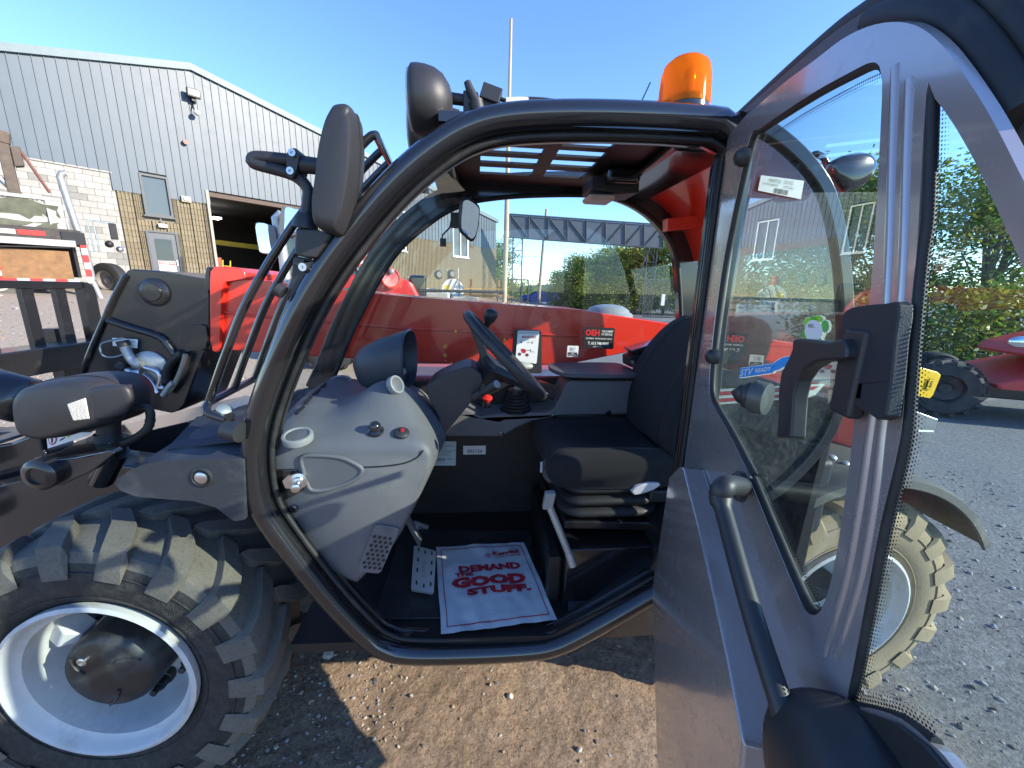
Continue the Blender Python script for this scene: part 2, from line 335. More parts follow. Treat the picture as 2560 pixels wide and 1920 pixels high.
def ground_mat():
    m = bpy.data.materials.new('gravel_ground'); m.use_nodes = True; N = m.node_tree.nodes; L = m.node_tree.links; b = N['Principled BSDF']; b.inputs['Roughness'].default_value = .95; b.inputs['Specular IOR Level'].default_value = .2
    tc = N.new('ShaderNodeTexCoord')
    def nz(sc, de=8, ro=.7):
        n = N.new('ShaderNodeTexNoise'); n.inputs['Scale'].default_value = sc; n.inputs['Detail'].default_value = de; n.inputs['Roughness'].default_value = ro; L.new(tc.outputs['Object'], n.inputs['Vector']); return n.outputs[0]
    def ramp(src, stops):
        r = N.new('ShaderNodeValToRGB'); e = r.color_ramp.elements
        e[0].position, e[0].color = stops[0][0], (*stops[0][1], 1); e[1].position, e[1].color = stops[-1][0], (*stops[-1][1], 1)
        for p, c in stops[1:-1]: x = e.new(p); x.color = (*c, 1)
        L.new(src, r.inputs[0]); return r.outputs[0]
    base = ramp(nz(1.1), [(.3, (.225, .163, .108)), (.55, (.305, .225, .152)), (.72, (.335, .265, .195))])
    fine = ramp(nz(70, 6, .75), [(.3, (.45, .43, .42)), (.5, (1, 1, 1)), (.72, (1.45, 1.42, 1.4))])
    mx = N.new('ShaderNodeMix'); mx.data_type = 'RGBA'; mx.blend_type = 'MULTIPLY'; mx.inputs[0].default_value = 1; L.new(base, mx.inputs[6]); L.new(fine, mx.inputs[7])
    # crushed grey stone in patches, seen as speckle
    vo = N.new('ShaderNodeTexVoronoi'); vo.inputs['Scale'].default_value = 55; L.new(tc.outputs['Object'], vo.inputs['Vector'])
    st = N.new('ShaderNodeMapRange'); st.inputs[1].default_value = .30; st.inputs[2].default_value = .22; st.inputs[3].default_value = 0; st.inputs[4].default_value = 1; L.new(vo.outputs['Distance'], st.inputs[0])
    pm = N.new('ShaderNodeMapRange'); pm.inputs[1].default_value = .50; pm.inputs[2].default_value = .66; L.new(nz(.55, 5), pm.inputs[0])
    mm = N.new('ShaderNodeMath'); mm.operation = 'MULTIPLY'; L.new(st.outputs[0], mm.inputs[0]); L.new(pm.outputs[0], mm.inputs[1])
    sc = N.new('ShaderNodeMix'); sc.data_type = 'RGBA'; sc.inputs[6].default_value = (.17, .165, .155, 1); sc.inputs[7].default_value = (.36, .34, .31, 1); L.new(vo.outputs['Color'], sc.inputs[0])
    m2 = N.new('ShaderNodeMix'); m2.data_type = 'RGBA'; L.new(mm.outputs[0], m2.inputs[0]); L.new(mx.outputs[2], m2.inputs[6]); L.new(sc.outputs[2], m2.inputs[7])
    # the yard right of the machine is grey crushed stone
    sx = N.new('ShaderNodeSeparateXYZ'); L.new(tc.outputs['Object'], sx.inputs[0]); rx = N.new('ShaderNodeMapRange'); rx.inputs[1].default_value = .9; rx.inputs[2].default_value = 1.8; L.new(sx.outputs[0], rx.inputs[0])
    gg = ramp(nz(45, 7, .8), [(.3, (.09, .09, .092)), (.5, (.20, .20, .20)), (.7, (.34, .34, .335))])
    m3 = N.new('ShaderNodeMix'); m3.data_type = 'RGBA'; L.new(rx.outputs[0], m3.inputs[0]); L.new(m2.outputs[2], m3.inputs[6]); L.new(gg, m3.inputs[7])
    rl = N.new('ShaderNodeMapRange'); rl.inputs[1].default_value = -1.6; rl.inputs[2].default_value = -3.2; L.new(sx.outputs[0], rl.inputs[0])
    gl_ = ramp(nz(30, 7, .8), [(.3, (.21, .175, .135)), (.5, (.33, .28, .225)), (.7, (.45, .39, .32))])
    m4 = N.new('ShaderNodeMix'); m4.data_type = 'RGBA'; L.new(rl.outputs[0], m4.inputs[0]); L.new(m3.outputs[2], m4.inputs[6]); L.new(gl_, m4.inputs[7])
    L.new(m4.outputs[2], b.inputs['Base Color'])
    bp = N.new('ShaderNodeBump'); bp.inputs['Strength'].default_value = .9; bp.inputs['Distance'].default_value = .012; L.new(nz(60, 8, .75), bp.inputs['Height'])
    bq = N.new('ShaderNodeBump'); bq.inputs['Strength'].default_value = .5; bq.inputs['Distance'].default_value = .012; L.new(st.outputs[0], bq.inputs['Height']); L.new(bp.outputs[0], bq.inputs['Normal']); L.new(bq.outputs[0], b.inputs['Normal'])
    return m
def make_ground():
    xs = axis(-1.5, 1.1, .014, 420, 1.07); ys = axis(.55, 2.1, .014, 420, 1.07); nx = len(xs)
    v = [(x, y, terrain(x, y)+micro(x, y)) for y in ys for x in xs]
    f = [(j*nx+i, j*nx+i+1, (j+1)*nx+i+1, (j+1)*nx+i) for j in range(len(ys)-1) for i in range(nx-1)]
    mb = MB(); mb.add(v, f); o = mb.build('ground', ground_mat(), ang=180); struct(o)
make_ground()
def stone_shape(rnd, sub):
    # a faceted lump from a jittered octahedron / icosahedron
    t = (1+5**.5)/2
    vs = [Vector(p).normalized() for p in ((-1, t, 0), (1, t, 0), (-1, -t, 0), (1, -t, 0), (0, -1, t), (0, 1, t), (0, -1, -t), (0, 1, -t), (t, 0, -1), (t, 0, 1), (-t, 0, -1), (-t, 0, 1))]
    fs = [(0, 11, 5), (0, 5, 1), (0, 1, 7), (0, 7, 10), (0, 10, 11), (1, 5, 9), (5, 11, 4), (11, 10, 2), (10, 7, 6), (7, 1, 8), (3, 9, 4), (3, 4, 2), (3, 2, 6), (3, 6, 8), (3, 8, 9), (4, 9, 5), (2, 4, 11), (6, 2, 10), (8, 6, 7), (9, 8, 1)]
    return [p*rnd.uniform(.72, 1.15) for p in vs], fs
STONE = [mat('pebble_tan', (.30, .225, .15), .9, var=.25, vs=40), mat('pebble_grey', (.30, .30, .29), .9, var=.25, vs=40), mat('pebble_dark', (.11, .10, .09), .9, var=.25, vs=40), mat('pebble_pale', (.42, .37, .30), .9, var=.2, vs=40)]
def make_pebbles():
    rnd = random.Random(3); mb = MB()
    def put(x, y, r, m):
        vs, fs = stone_shape(rnd, 0); a = rnd.uniform(0, 6.28); ca, sa = math.cos(a), math.sin(a); sx, sy, sz = rnd.uniform(.8, 1.4), rnd.uniform(.7, 1.1), rnd.uniform(.45, .8)
        z = terrain(x, y)+micro(x, y)+r*.12
        mb.add([(x+r*(p.x*sx*ca-p.y*sy*sa), y+r*(p.x*sx*sa+p.y*sy*ca), z+r*p.z*sz) for p in vs], fs, m)
    for i in range(5200):          # round the near wheel and under the cab
        x, y = rnd.uniform(-1.3, 1.0), rnd.uniform(.62, 2.4)
        dens = .28+.9*max(0, noise.noise((x*1.7, y*1.7, 4)))+(.45 if x < -.35 else -.22)
        if rnd.random() > dens: continue
        put(x, y, min(.018, .0022+.0035*rnd.random()+rnd.expovariate(1/.0017)), rnd.choices((0, 1, 2, 3), (5, 3, 2, 2))[0])
    for i in range(3600):          # stone yard seen through the door glass
        x = rnd.uniform(1.3, 4.2); y = rnd.uniform(.4, 3.4)
        put(x, y, .003+min(.014, rnd.expovariate(1/.0032)), rnd.choices((1, 2, 3), (5, 3, 2))[0])
    for i in range(2200):          # gravel left, beyond the forks
        y = rnd.uniform(2.0, 9); x = -y*rnd.uniform(.25, 1.4)
        put(x, y, .006+rnd.expovariate(1/.006), rnd.choices((0, 1, 2, 3), (4, 3, 2, 2))[0])
    o = mb.build('pebbles', STONE, ang=0); o['kind'] = 'stuff'; o['label'] = 'loose gravel and small pebbles lying on the yard'; o['category'] = 'gravel'
make_pebbles()
def make_hills():
    mb = MB(); n = 60; top = []; bot = []; back = []
    for i in range(n):
        a = math.radians(-75+150*i/(n-1)); r = 380
        h = 7+7*noise.noise((i*.13, 1, 2))+3*noise.noise((i*.5, 5, 2)); x, y = r*math.sin(a), r*math.cos(a)
        bot.append((x, y, -3)); top.append((x*1.06, y*1.06, h)); back.append((x*1.2, y*1.2, -3))
    mb.loft([bot, top, back], closed=False, caps=False); struct(mb.build('hills', mat('hill_hazy_green', (.05, .085, .09), .95, var=.3, vs=.05), ang=0))  # dark green with the blue of distance haze mixed into the colour
make_hills()
# ================================================================== single rocks on the dirt
def rock(label, c, r, m, seed):
    rn = random.Random(seed); p = toW(*onW(px(*c), 0)); vs, fs = stone_shape(rn, 0); mb = MB()
    mb.add([(q.x*r*1.15, q.y*r*.95, q.z*r*.8) for q in vs], fs); o = mb.build('rock', m, None, 0, r*.12); o.location = (p.x, p.y, terrain(p.x, p.y)+micro(p.x, p.y)+r*.35); o.rotation_euler = (0, 0, rn.uniform(0, 6)); tag(o, label, 'rock')
rock('grey fist sized rock on the dirt between front wheel and cab', ('A8', 255, 790), .030, STONE[1], 3)
rock('small pale rock on the sunlit dirt below the cab sill', ('A8', 1212, 1018), .013, STONE[3], 5)
rock('small pale rock on the sunlit dirt nearest the open door', ('A8', 1578, 1312), .011, STONE[3], 9)
# ================================================================== the telehandler
TH = thing('telehandler', 'red and black telehandler with its grey cab door swung open', 'telehandler', toW(0, 0, 0), PSI)
def part(name, mb, m, ang=35, bevel=0, seg=2, parent=TH): return mb.build(name, m, parent, ang, bevel, seg)
NEAR = smooth(LV('F', .03, [(1443, 1262), (1335, 1325), (1250, 1372), (1200, 1394), (1140, 1405), (1000, 1412), (880, 1412), (825, 1398), (785, 1370), (700, 1280), (600, 1150), (563, 1085), (549, 1010), (553, 930), (582, 830), (640, 690), (700, 583), (770, 488), (850, 395), (930, 325), (1010, 277), (1100, 254), (1250, 247), (1430, 252), (1555, 262)]), 5)
REAR = [onV(px('F', 1555, 262), .03), onV(px('F', 1560, 275), .03)]
ZR = .508
near_closed = NEAR+[Vector((ZR+.02, .03, 1.86)), Vector((ZR+.022, .03, 1.80)), Vector((ZR+.022, .03, 1.3)), Vector((ZR+.02, .03, .75))]
def circ(r, cn=0, cb=0, n=12): return [(cn+r*math.cos(2*math.pi*i/n), cb+r*math.sin(2*math.pi*i/n)) for i in range(n)]
def inward(P):
    c = sum(P, Vector())/len(P); t = (P[5]-P[3]).normalized(); nn = t.cross(Vector((0, 1, 0))); return 1 if nn.dot(c-P[4]) > 0 else -1
FL = inward(near_closed)
mb = MB(); mb.sweep(near_closed, circ(.029, 0, 0, 14), closed=True, flip=FL); cabf = part('cab_frame', mb, K['black'], 50)
mb = MB(); mb.sweep(near_closed, [(.012, .012), (.036, .012), (.036, .040), (.042, .040), (.042, .055), (.012, .055)], closed=True, flip=FL); part('frame_rebate', mb, K['black'], 30, .003, parent=cabf)
mb = MB(); mb.sweep(near_closed, circ(.0075, .038, .012, 8), closed=True, flip=FL); part('door_seal', mb, K['rubber'], 60, parent=cabf)
# rear part of the near side (quarter window behind the door)
VF = .75
QP = smooth([(.50, .03, 1.895), (.60, .03, 1.87), (.712, .03, 1.80), (.78, .03, 1.72), (.85, .03, 1.56), (.905, .03, 1.35), (.915, .03, 1.20), (.885, .03, 1.09), (.80, .03, .975), (.70, .03, .90), (.55, .03, .80), (.50, .03, .74)], 5)
mb = MB(); mb.sweep(QP, [(-.016, -.014), (.016, -.014), (.016, .016), (-.016, .016)]); part('quarter_frame', mb, K['black'], 40, .004, parent=cabf)
mb = MB(); mb.add(QP, tessellate_polygon([QP])); part('quarter_window', mb, K['glass_q'], 0)
# far side frame
FARIN = smooth(LV('F', VF, [(706, 850), (730, 800), (770, 705), (850, 560), (935, 480), (1000, 445), (1060, 432), (1150, 425), (1280, 425), (1350, 440), (1410, 480), (1450, 540), (1462, 620), (1468, 760)]), 5)
mb = MB(); fi = 1 if (FARIN[40]-FARIN[36]).cross(Vector((0, 1, 0))).z > 0 else -1
mb.sweep(FARIN, [(0, -.03), (0, .03), (.085, .03), (.085, -.03)], flip=fi); farf = part('far_window_frame', mb, K['black'], 40, .006)
mb = MB(); mb.sweep(FARIN, circ(.009, -.002, -.03, 8), flip=fi); part('window_seal', mb, K['rubber'], 60, parent=farf)
mb = MB(); FG = FARIN+[Vector((.80, VF, 1.15)), Vector((-.66, VF, 1.08))]; mb.add(FG, tessellate_polygon([FG])); fglass = part('far_window', mb, K['glass'], 0)
# far lower side panel
mb = MB(); mb.prism([(-.70, VF-.02, .45), (.92, VF-.02, .45), (.92, VF-.02, 1.15), (-.72, VF-.02, 1.10)], (0, .04, 0)); part('far_side_panel', mb, K['blackm'], 0)
# windscreen, ruled between both A pillars
def cut(P, z0, z1, n):
    q = [p for p in P if z0 <= p.z <= z1 and p.x < .05]; q.sort(key=lambda p: p.z); return resample(q, n)
na = cut(NEAR, .98, 1.845, 14); fa = [p+Vector((0, 0, 0)) for p in cut(FARIN, 1.10, 1.845, 14)]
fa = [Vector((a.x*.35+b.x*.65-.03, VF-.02, b.z)) for a, b in zip(na, fa)]
mb = MB(); rings = []
for k in range(7):
    t = k/6; bow = .05*math.sin(math.pi*t); rings.append([a.lerp(b, t)+Vector((-bow-.01, .03*(1-t), 0)) for a, b in zip(na, fa)])
mb.loft(rings, closed=False, caps=False); part('windscreen', mb, K['glass'], 60)
# roof with slotted guard
RW = 1.895
us = [-.17, -.075, .105, .148, .288, .60]; rows = [(.215, .268), (.300, .355), (.392, .455), (.500, .580)]
mb = MB(); z0, z1 = RW, RW+.007
for a, b in ((.13, .215), (.268, .300), (.355, .392), (.455, .500), (.580, VF+.03)): mb.box((us[0], a, z0), (us[5], b, z1))
for a, b in rows:
    for k in (0, 2, 4): mb.box((us[k], a, z0), (us[k+1], b, z1))
roof = part('roof_panel', mb, K['blackm'], 0)
mb = MB(); mb.add([(us[0], .2, z1+.006), (.33, .2, z1+.006), (.33, .6, z1+.006), (us[0], .6, z1+.006)], [(0, 1, 2, 3)]); part('roof_glass', mb, K['glass_r'], 0)
mb = MB(); mb.prism([(-.17, .13, z1), (.60, .13, z1), (.60, .02, 1.885), (-.17, .02, 1.87)], (0, 0, -.02)); part('roof_gutter', mb, K['black'], 0, parent=roof)
# roof edge cappings front, down to the windscreen, and rear drop to the back wall
mb = MB(); mb.prism([(-.17, .14, 1.872), (-.17, VF, 1.872), (-.225, VF, 1.83), (-.215, .14, 1.825)], (0, 0, .03)); part('roof_header', mb, K['black'], 0, .006, parent=roof)
mb = MB(); mb.tube([(-.16, .10, 1.86), (-.165, .40, 1.875), (-.16, .70, 1.865)], .016); part('grab_rail', mb, K['black'], parent=roof)
# rear wall of the cab: red upper shell, black pillars, rear window
mb = MB()
qq = [p for p in QP if p.x > .57 and p.z > 1.60]
rg = [[Vector((p.x, v, p.z+.004)) for p in qq] for v in (.03, VF)]; mb.loft(rg, closed=False, caps=False); rearw = part('rear_shell', mb, K['red'], 60)
mb = MB(); mb.prism([(.885, .03, .70), (.885, VF, .70), (.905, VF, 1.22), (.905, .03, 1.22)], (.02, 0, 0)); part('rear_lower_panel', mb, K['blackm'], 0)
mb = MB(); qw = [p for p in QP if 1.18 < p.z < 1.66 and p.x > .8]; mb.loft([[Vector((p.x, v, p.z)) for p in qw] for v in (.03, VF)], closed=False, caps=False); part('rear_window', mb, K['glass'], 0)
mb = MB(); mb.sweep([p+Vector((0, VF-.03, 0)) for p in QP], [(-.03, -.014), (.016, -.014), (.016, .016), (-.03, .016)]); part('rear_pillar', mb, K['black'], 40, .004)
mb = MB(); mb.obox(onV(px('A5', 1730, 850), .6), (.10, 0, .012), (0, .02, 0), (-.002, 0, .022)); part('red_bracket', mb, K['red'], 0, .003)
mb = MB(); mb.box((.42, .14, 1.862), (.60, VF-.03, RW-.002)); mb.box((.33, .40, 1.845), (.44, .62, RW-.002)); part('roof_lining', mb, K['black'], 0, .03, 4)
mb = MB(); P = LV('A5', .45, [(1045, 520), (1385, 500), (1380, 640), (1240, 650), (1045, 620)]); mb.prism(P, (0, .12, 0)); inl = part('ceiling_lamp', mb, K['plast'], 0, .012, 3)
mb = MB(); P = LV('A5', .44, [(1030, 645), (1225, 650), (1215, 690), (1040, 680)]); mb.prism(P, (0, .10, 0)); part('lamp_lens', mb, mat('lamp_lens', (.5, .38, .34), .3), 0, .008, parent=inl)
# floor and sills
FW = .488
near_in = [(-.455, .06), (-.31, .03), (.16, .03), (.46, .06)]
mb = MB(); mb.prism([(-.62, .05, FW), (.16, .03, FW), (.47, .06, FW), (.92, .10, FW), (.92, VF, FW), (-.62, VF, FW)], (0, 0, -.03)); part('cab_floor', mb, K['blackm'], 0)
mb = MB(); mb.prism([(.14, .03, FW), (.50, .03, .68), (.50, .03, FW-.02), (.14, .03, FW-.02)], (0, .03, 0)); part('sill_plate', mb, K['blackd'], 0)
mb = MB(); mb.prism([(-.40, .12, FW+.002), (.12, .10, FW+.002), (.15, .56, FW+.002), (-.40, .60, FW+.002)], (0, 0, .005)); part('floor_mat', mb, mat('floor_mat', (.02, .02, .021), .55, bump=.5, bs=90, dirt=.5, dcol=(.09, .08, .07), ds=8), 0, .002)
# floor end flap, blue-grey triangle near the seat base
mb = MB(); P = [onW(px('A8', *q), FW+.012) for q in ((1500, 360), (1745, 450), (1520, 595))]; mb.prism(P, (0, 0, .006)); part('floor_plate', mb, mat('floor_plate', (.05, .052, .065), .5, dirt=.4), 0)
# seat box
mb = MB(); mb.box((.20, .14, FW), (.90, .70, .70)); part('seat_box', mb, K['black'], 0, .006)
mb = MB(); mb.box((.165, .18, FW), (.20, .66, .64)); mb.box((.15, .16, FW), (.19, .20, .66)); part('heater_cover', mb, K['blackm'], 0, .004)
# chassis under the cab
mb = MB(); mb.box((-.9, .45, .34), (1.3, 1.1, .455)); part('chassis', mb, K['blackd'], 0, .01)
P = LV('A8', .05, [(1470, 770), (2030, 400), (2060, 690), (1600, 745)]); mb = MB(); mb.prism(P, (0, .5, 0)); part('side_skirt', mb, K['blackd'], 0, .01)
mb = MB(); mb.prism([(.46, .06, .50), (1.0, .10, .46), (1.0, .10, .86), (.70, .08, .90), (.50, .06, .76)], (0, .35, 0)); part('rear_side_panel', mb, K['blackd'], 0, .01)
# door striker on the front edge
mb = MB(); P = LV('A6', .06, [(95, 1175), (255, 1170), (305, 1320), (270, 1335), (150, 1400), (90, 1300)]); mb.prism(P, (0, .02, 0)); strk = part('striker_plate', mb, K['black'], 0, .004)
c = onV(px('A6', 265, 1250), .05); mb = MB(); mb.lathe(c, (.25, -1, 0), [(.022, -.004), (.022, .004), (.014, .006), (.014, .016), (.006, .018), (.006, .034), (.011, .036), (.011, .045), (.006, .047)], 20); part('striker_pin', mb, K['chrome'], 40, parent=strk)
mb = MB(); c = onV(px('A6', 220, 1250), .05); mb.lathe(c, (.25, -1, 0), [(.021, 0), (.021, .008)], 6); part('lock_nut', mb, K['chrome'], 30, parent=strk)
# ================================================================== open door
DAZ = math.radians(11); HX, HY = .475, .986
DN = Vector((math.cos(DAZ), -math.sin(DAZ), 0)); DT = Vector((-math.sin(DAZ), -math.cos(DAZ), 0)); DD = HX*DN.x+HY*DN.y
def DP(s, w, b=0):                       # s towards the camera from the hinge, b out of the inner face (towards the camera side)
    P = Vector((HX, HY, 0))+DT*s-DN*b; return toM((P.x, P.y, w))
def onD(p, b=0):
    r = ray(p); t = (DD-b)/(r.x*DN.x+r.y*DN.y); return toM((r.x*t, r.y*t, CAMH+r.z*t))
def LD(c, pts, b=0): return [onD(px(c, *q), b) for q in pts]
DNM = toM(Vector((HX, HY, 0))-DN)-toM((HX, HY, 0))      # unit b direction in the machine frame
door = node_part('door', TH)
def dpart(name, mb, m, ang=35, bevel=0, seg=2): return part(name, mb, m, ang, bevel, seg, parent=door)
TAIL = [DP(.765, 1.50), DP(.83, 1.40), DP(.90, 1.27), DP(.94, 1.12), DP(.93, .95), DP(.87, .80), DP(.70, .56), DP(.60, .43), DP(.30, .37), DP(.235, .36), DP(-.055, .62)]
outer = LD('B1', [(380, 805), (480, 690), (700, 500), (900, 350), (1050, 235), (1200, 160), (1350, 130), (1490, 150), (1620, 240), (1750, 400), (1900, 630), (2020, 850), (2133, 1075)])+TAIL
outer = outer[:1]+smooth(outer[1:20], 3)+outer[20:]
h1 = smooth(LD('B1', [(500, 840), (560, 770), (700, 670), (900, 540), (1100, 430), (1210, 375), (1262, 378), (1284, 430), (1290, 600)])+LD('B2', [(1240, 0), (1205, 400), (1150, 800)])+LD('B3', [(1125, 50), (1090, 300), (1055, 520), (1015, 700), (975, 805), (935, 835), (885, 805), (830, 690), (750, 500), (660, 280), (560, 30)])+LD('B2', [(450, 1520), (330, 1270), (225, 1080), (190, 1000), (185, 900), (205, 650), (245, 330), (300, 0)]), 3, closed=True)
h2 = smooth(LD('B1', [(1552, 545), (1605, 585), (1720, 745), (1850, 975), (1960, 1210), (2060, 1430), (2133, 1610)])+[DP(.765, 1.455), DP(.815, 1.365), DP(.862, 1.26), DP(.882, 1.20), DP(.865, 1.165), DP(.825, 1.163)]+LD('B3', [(1690, 1659), (1560, 1520), (1400, 1390), (1240, 1335), (1130, 1330), (1112, 1300)])+LD('B3', [(1150, 1100), (1215, 750), (1295, 330)])+LD('B2', [(1405, 1250), (1440, 800), (1483, 300), (1515, 0)]), 3, closed=True)
TH_ = .010
mb = MB(); mb.prism(outer, -DNM*TH_, holes=[h1, h2]); dpart('door_shell', mb, K['taupe'], 30, .003, 2)
# glass panes and seals
mb = MB(); g = [p-DNM*.014 for p in h1]; mb.add(g, tessellate_polygon([g])); dpart('door_glass', mb, K['glass_d'], 0)
mb = MB(); g = [p-DNM*.006 for p in h2]; mb.add(g, tessellate_polygon([g])); dpart('corner_glass', mb, glass('corner_glass', (.74, .90, .90), .03, .55, 90), 0)
mb = MB(); mb.tube([p-DNM*.008 for p in resample(h1, 140, True)], .0065, 8, closed=True); dpart('door_glass_seal', mb, K['rubber'], 60)
mb = MB(); e = LD('B1', [(1556, 560), (1545, 900), (1530, 1300)])+LD('B2', [(1510, 100), (1463, 600), (1430, 1000), (1402, 1300)])+LD('B3', [(1298, 350), (1215, 780), (1145, 1150), (1110, 1300), (1250, 1350), (1400, 1400), (1560, 1520)])
mb.tube([p-DNM*.005 for p in smooth(e, 3)], .0048, 8); dpart('corner_glass_seal', mb, K['rubber'], 60)
# frit dots printed along the glass edges
def frit(path, inward_to, rows, pitch, r0, b):
    mb = MB(); P = resample(path, max(3, int(sum((a-c).length for a, c in zip(path, path[1:]))/pitch))); c = Vector(inward_to); e1 = Vector((0, 0, 1)); e2 = (toM(Vector((HX, HY, 0))+DT)-toM((HX, HY, 0)))
    for i, p in enumerate(P[1:-1], 1):
        t = (P[i+1]-P[i-1]).normalized(); nn = (c-p); nn -= t*nn.dot(t); nn -= DNM*nn.dot(DNM); nn.normalize()
        for k in range(rows):
            q = p+nn*(.004+k*pitch*.85)+t*(pitch*.5 if k % 2 else 0)+DNM*b; r = r0*(1-k/(rows+.6))
            mb.add([q+(e1*math.sin(a)+e2*math.cos(a))*r for a in [j*math.pi/3 for j in range(6)]], [tuple(range(6))])
    return mb
cg = DP(.72, 1.35)
o = dpart('frit_dots', frit([p for p in smooth(e, 3)], cg, 5, .0038, .0016, -.005), K['black_ink'], 0)
o = dpart('frit_dots', frit(smooth(LD('B1', [(590, 790), (760, 670), (900, 585), (1100, 470), (1220, 410)]), 3), DP(.4, 1.3), 3, .0042, .0017, -.0130), K['black_ink'], 0)
o = dpart('frit_dots', frit(smooth(LD('B3', [(905, 795), (840, 670), (760, 480), (670, 260), (560, 0)]), 3), DP(.45, 1.45), 3, .0042, .0017, -.0130), K['black_ink'], 0)
# channel pressed into the upright bar
for off in (1370, 1455):
    a = LD('B1', [(off, 395 if off < 1400 else 470), (off-20, 900), (off-40, 1500)]); 
    b2 = LD('B2', [(1310 if off < 1400 else 1400, 350), (1290 if off < 1400 else 1375, 700), (1225 if off < 1400 else 1300, 1130)])
    b3 = LD('B3', [(1190 if off < 1400 else 1265, 200), (1120 if off < 1400 else 1195, 600), (1040 if off < 1400 else 1110, 900), (1000 if off < 1400 else 1060, 1050)])
    mb = MB(); P = smooth(a+b2[1:]+b3, 4); mb.tube([p-DNM*.003 for p in P], .0062, 12); dpart('pressed_rib', mb, K['taupe'], 60)
# outer flange and weather strip beyond the frame
fl_in = outer[2:46]
fo = smooth(LD('B1', [(440, 700), (700, 470), (1000, 215), (1180, 85), (1330, -5), (1560, -100), (1800, -110), (2000, 10), (2133, 140), (2300, 360), (2450, 620)], -.045), 4)
fi2 = smooth(LD('B1', [(430, 790), (700, 540), (900, 390), (1060, 280), (1200, 200), (1350, 170), (1500, 200), (1620, 290), (1750, 450), (1900, 680), (2020, 900), (2133, 1120), (2300, 1450)], -.045), 4)
mb = MB(); mb.prism(fo+fi2[::-1], DNM*.012); dpart('outer_flange', mb, K['taupe_d'], 30, .003)
mb = MB(); mb.tube(fo, .013, 10); dpart('weather_strip', mb, K['rubber'], 60)
mid = smooth(LD('B1', [(1240, 120), (1400, 70), (1560, 60), (1700, 110), (1850, 260), (2000, 480), (2133, 700)], -.03), 4)
mb = MB(); mb.tube(mid, .016, 10); dpart('weather_strip', mb, K['rubber'], 60)
mb = MB(); P = LD('B1', [(1800, 340)], -.031)[0]; mb.lathe(P, DNM, [(.022, -.002), (.024, .002), (.020, .004)], 20); dpart('drain_plug', mb, K['plast'], 40)
# proud lower panel with the ledge that catches the sky
mb = MB(); mb.prism([DP(-.062, 1.862, -.008), DP(-.062, .63, -.008), DP(-.02, .60, -.008), DP(-.02, 1.862, -.008)], -DNM*.03); dpart('hinge_stile', mb, K['taupe'], 0, .004)
pp = LD('F', [(1486, 1035), (1512, 1012), (1523, 1016), (1560, 1130), (1600, 1270), (1650, 1450), (1692, 1625)])+[DP(.66, .70), DP(.57, .50), DP(.52, .46), DP(.31, .39), DP(.245, .38), DP(-.035, .635)]
mb = MB(); mb.prism(pp, DNM*.048); dpart('lower_trim_panel', mb, K['taupe'], 30, .005, 3)
# grab bar
gb = [onD(px('F', 1603, 1051), .012), onD(px('F', 1575, 1048), .055), onD(px('F', 1562, 1055), .07), onD(px('F', 1556, 1075), .072), onD(px('F', 1570, 1130), .07), onD(px('F', 1600, 1240), .068), onD(px('F', 1640, 1375), .064), onD(px('F', 1690, 1530), .058), onD(px('F', 1712, 1600), .052)]
gb = smooth(gb, 4); mb = MB(); mb.tube(gb, [.0160 if i < 14 else .0122 for i in range(len(gb))], 14); dpart('grab_bar', mb, K['plast'], 60)
mb = MB(); mb.lathe(onD(px('F', 1603, 1051), .001), DNM, [(.026, 0), (.026, .008), (.02, .014)], 20); dpart('bar_boss', mb, K['plast'], 40)
# black latch housing at the bottom front corner
cpt = onD(px('B3', 1130, 1700), .03)-Vector((0, 0, .052)); e2 = (toM(Vector((HX, HY, 0))+DT)-toM((HX, HY, 0)))
mb = MB(); n = 48; rings = []
for t, k in [(math.sin(q*math.pi/24), max(.04, math.cos(q*math.pi/24)**.55)) for q in range(13)]:
    rings.append([cpt+e2*((math.cos(2*math.pi*i/n)*.128+.020)*k)+Vector((0, 0, 1))*(math.sin(2*math.pi*i/n)*.088*k+(.012*t))+DNM*(.075*t-.03) for i in range(n)])
mb.loft(rings); dpart('latch_housing', mb, K['plast'], 60)
mb = MB(); P = LD('B3', [(1112, 1318), (1240, 1362), (1400, 1418), (1560, 1540), (1690, 1690), (1750, 1900), (850, 1900), (850, 1480), (960, 1380)], .001); mb.prism(P, DNM*.005); dpart('corner_cover', mb, K['plast'], 0, .002)
# lock pad and release handle
mb = MB(); P = smooth(LD('B2', [(1108, 600), (1118, 480), (1190, 430), (1400, 408), (1497, 414), (1470, 640), (1412, 1130), (1290, 1112), (1180, 1050), (1110, 960), (1060, 920), (1085, 760)], .004), 2, closed=True); mb.prism(P, DNM*.012); lockp = dpart('lock_cover', mb, mat('lock_cover', (.02, .021, .027), .6, bump=.2, bs=700), 30, .004, 3)
hp = [(900, 635), (1070, 655), (1160, 632), (1195, 690), (1190, 760), (1080, 770), (985, 780), (900, 830), (850, 900), (825, 1000), (820, 1080), (808, 1270), (712, 1268), (720, 1100), (722, 960), (740, 850), (790, 760), (815, 700), (818, 640), (850, 632)]
mb = MB(); P = LD('B2', hp, .012); mb.prism(P, DNM*.018); dpart('release_handle', mb, K['plast'], 30, .006, 3)
mb = MB(); mb.obox(onD(px('B2', 1110, 850), .012), e2*.018, Vector((0, 0, .045)), DNM*.008); dpart('handle_base', mb, K['plast'], 0, .005)
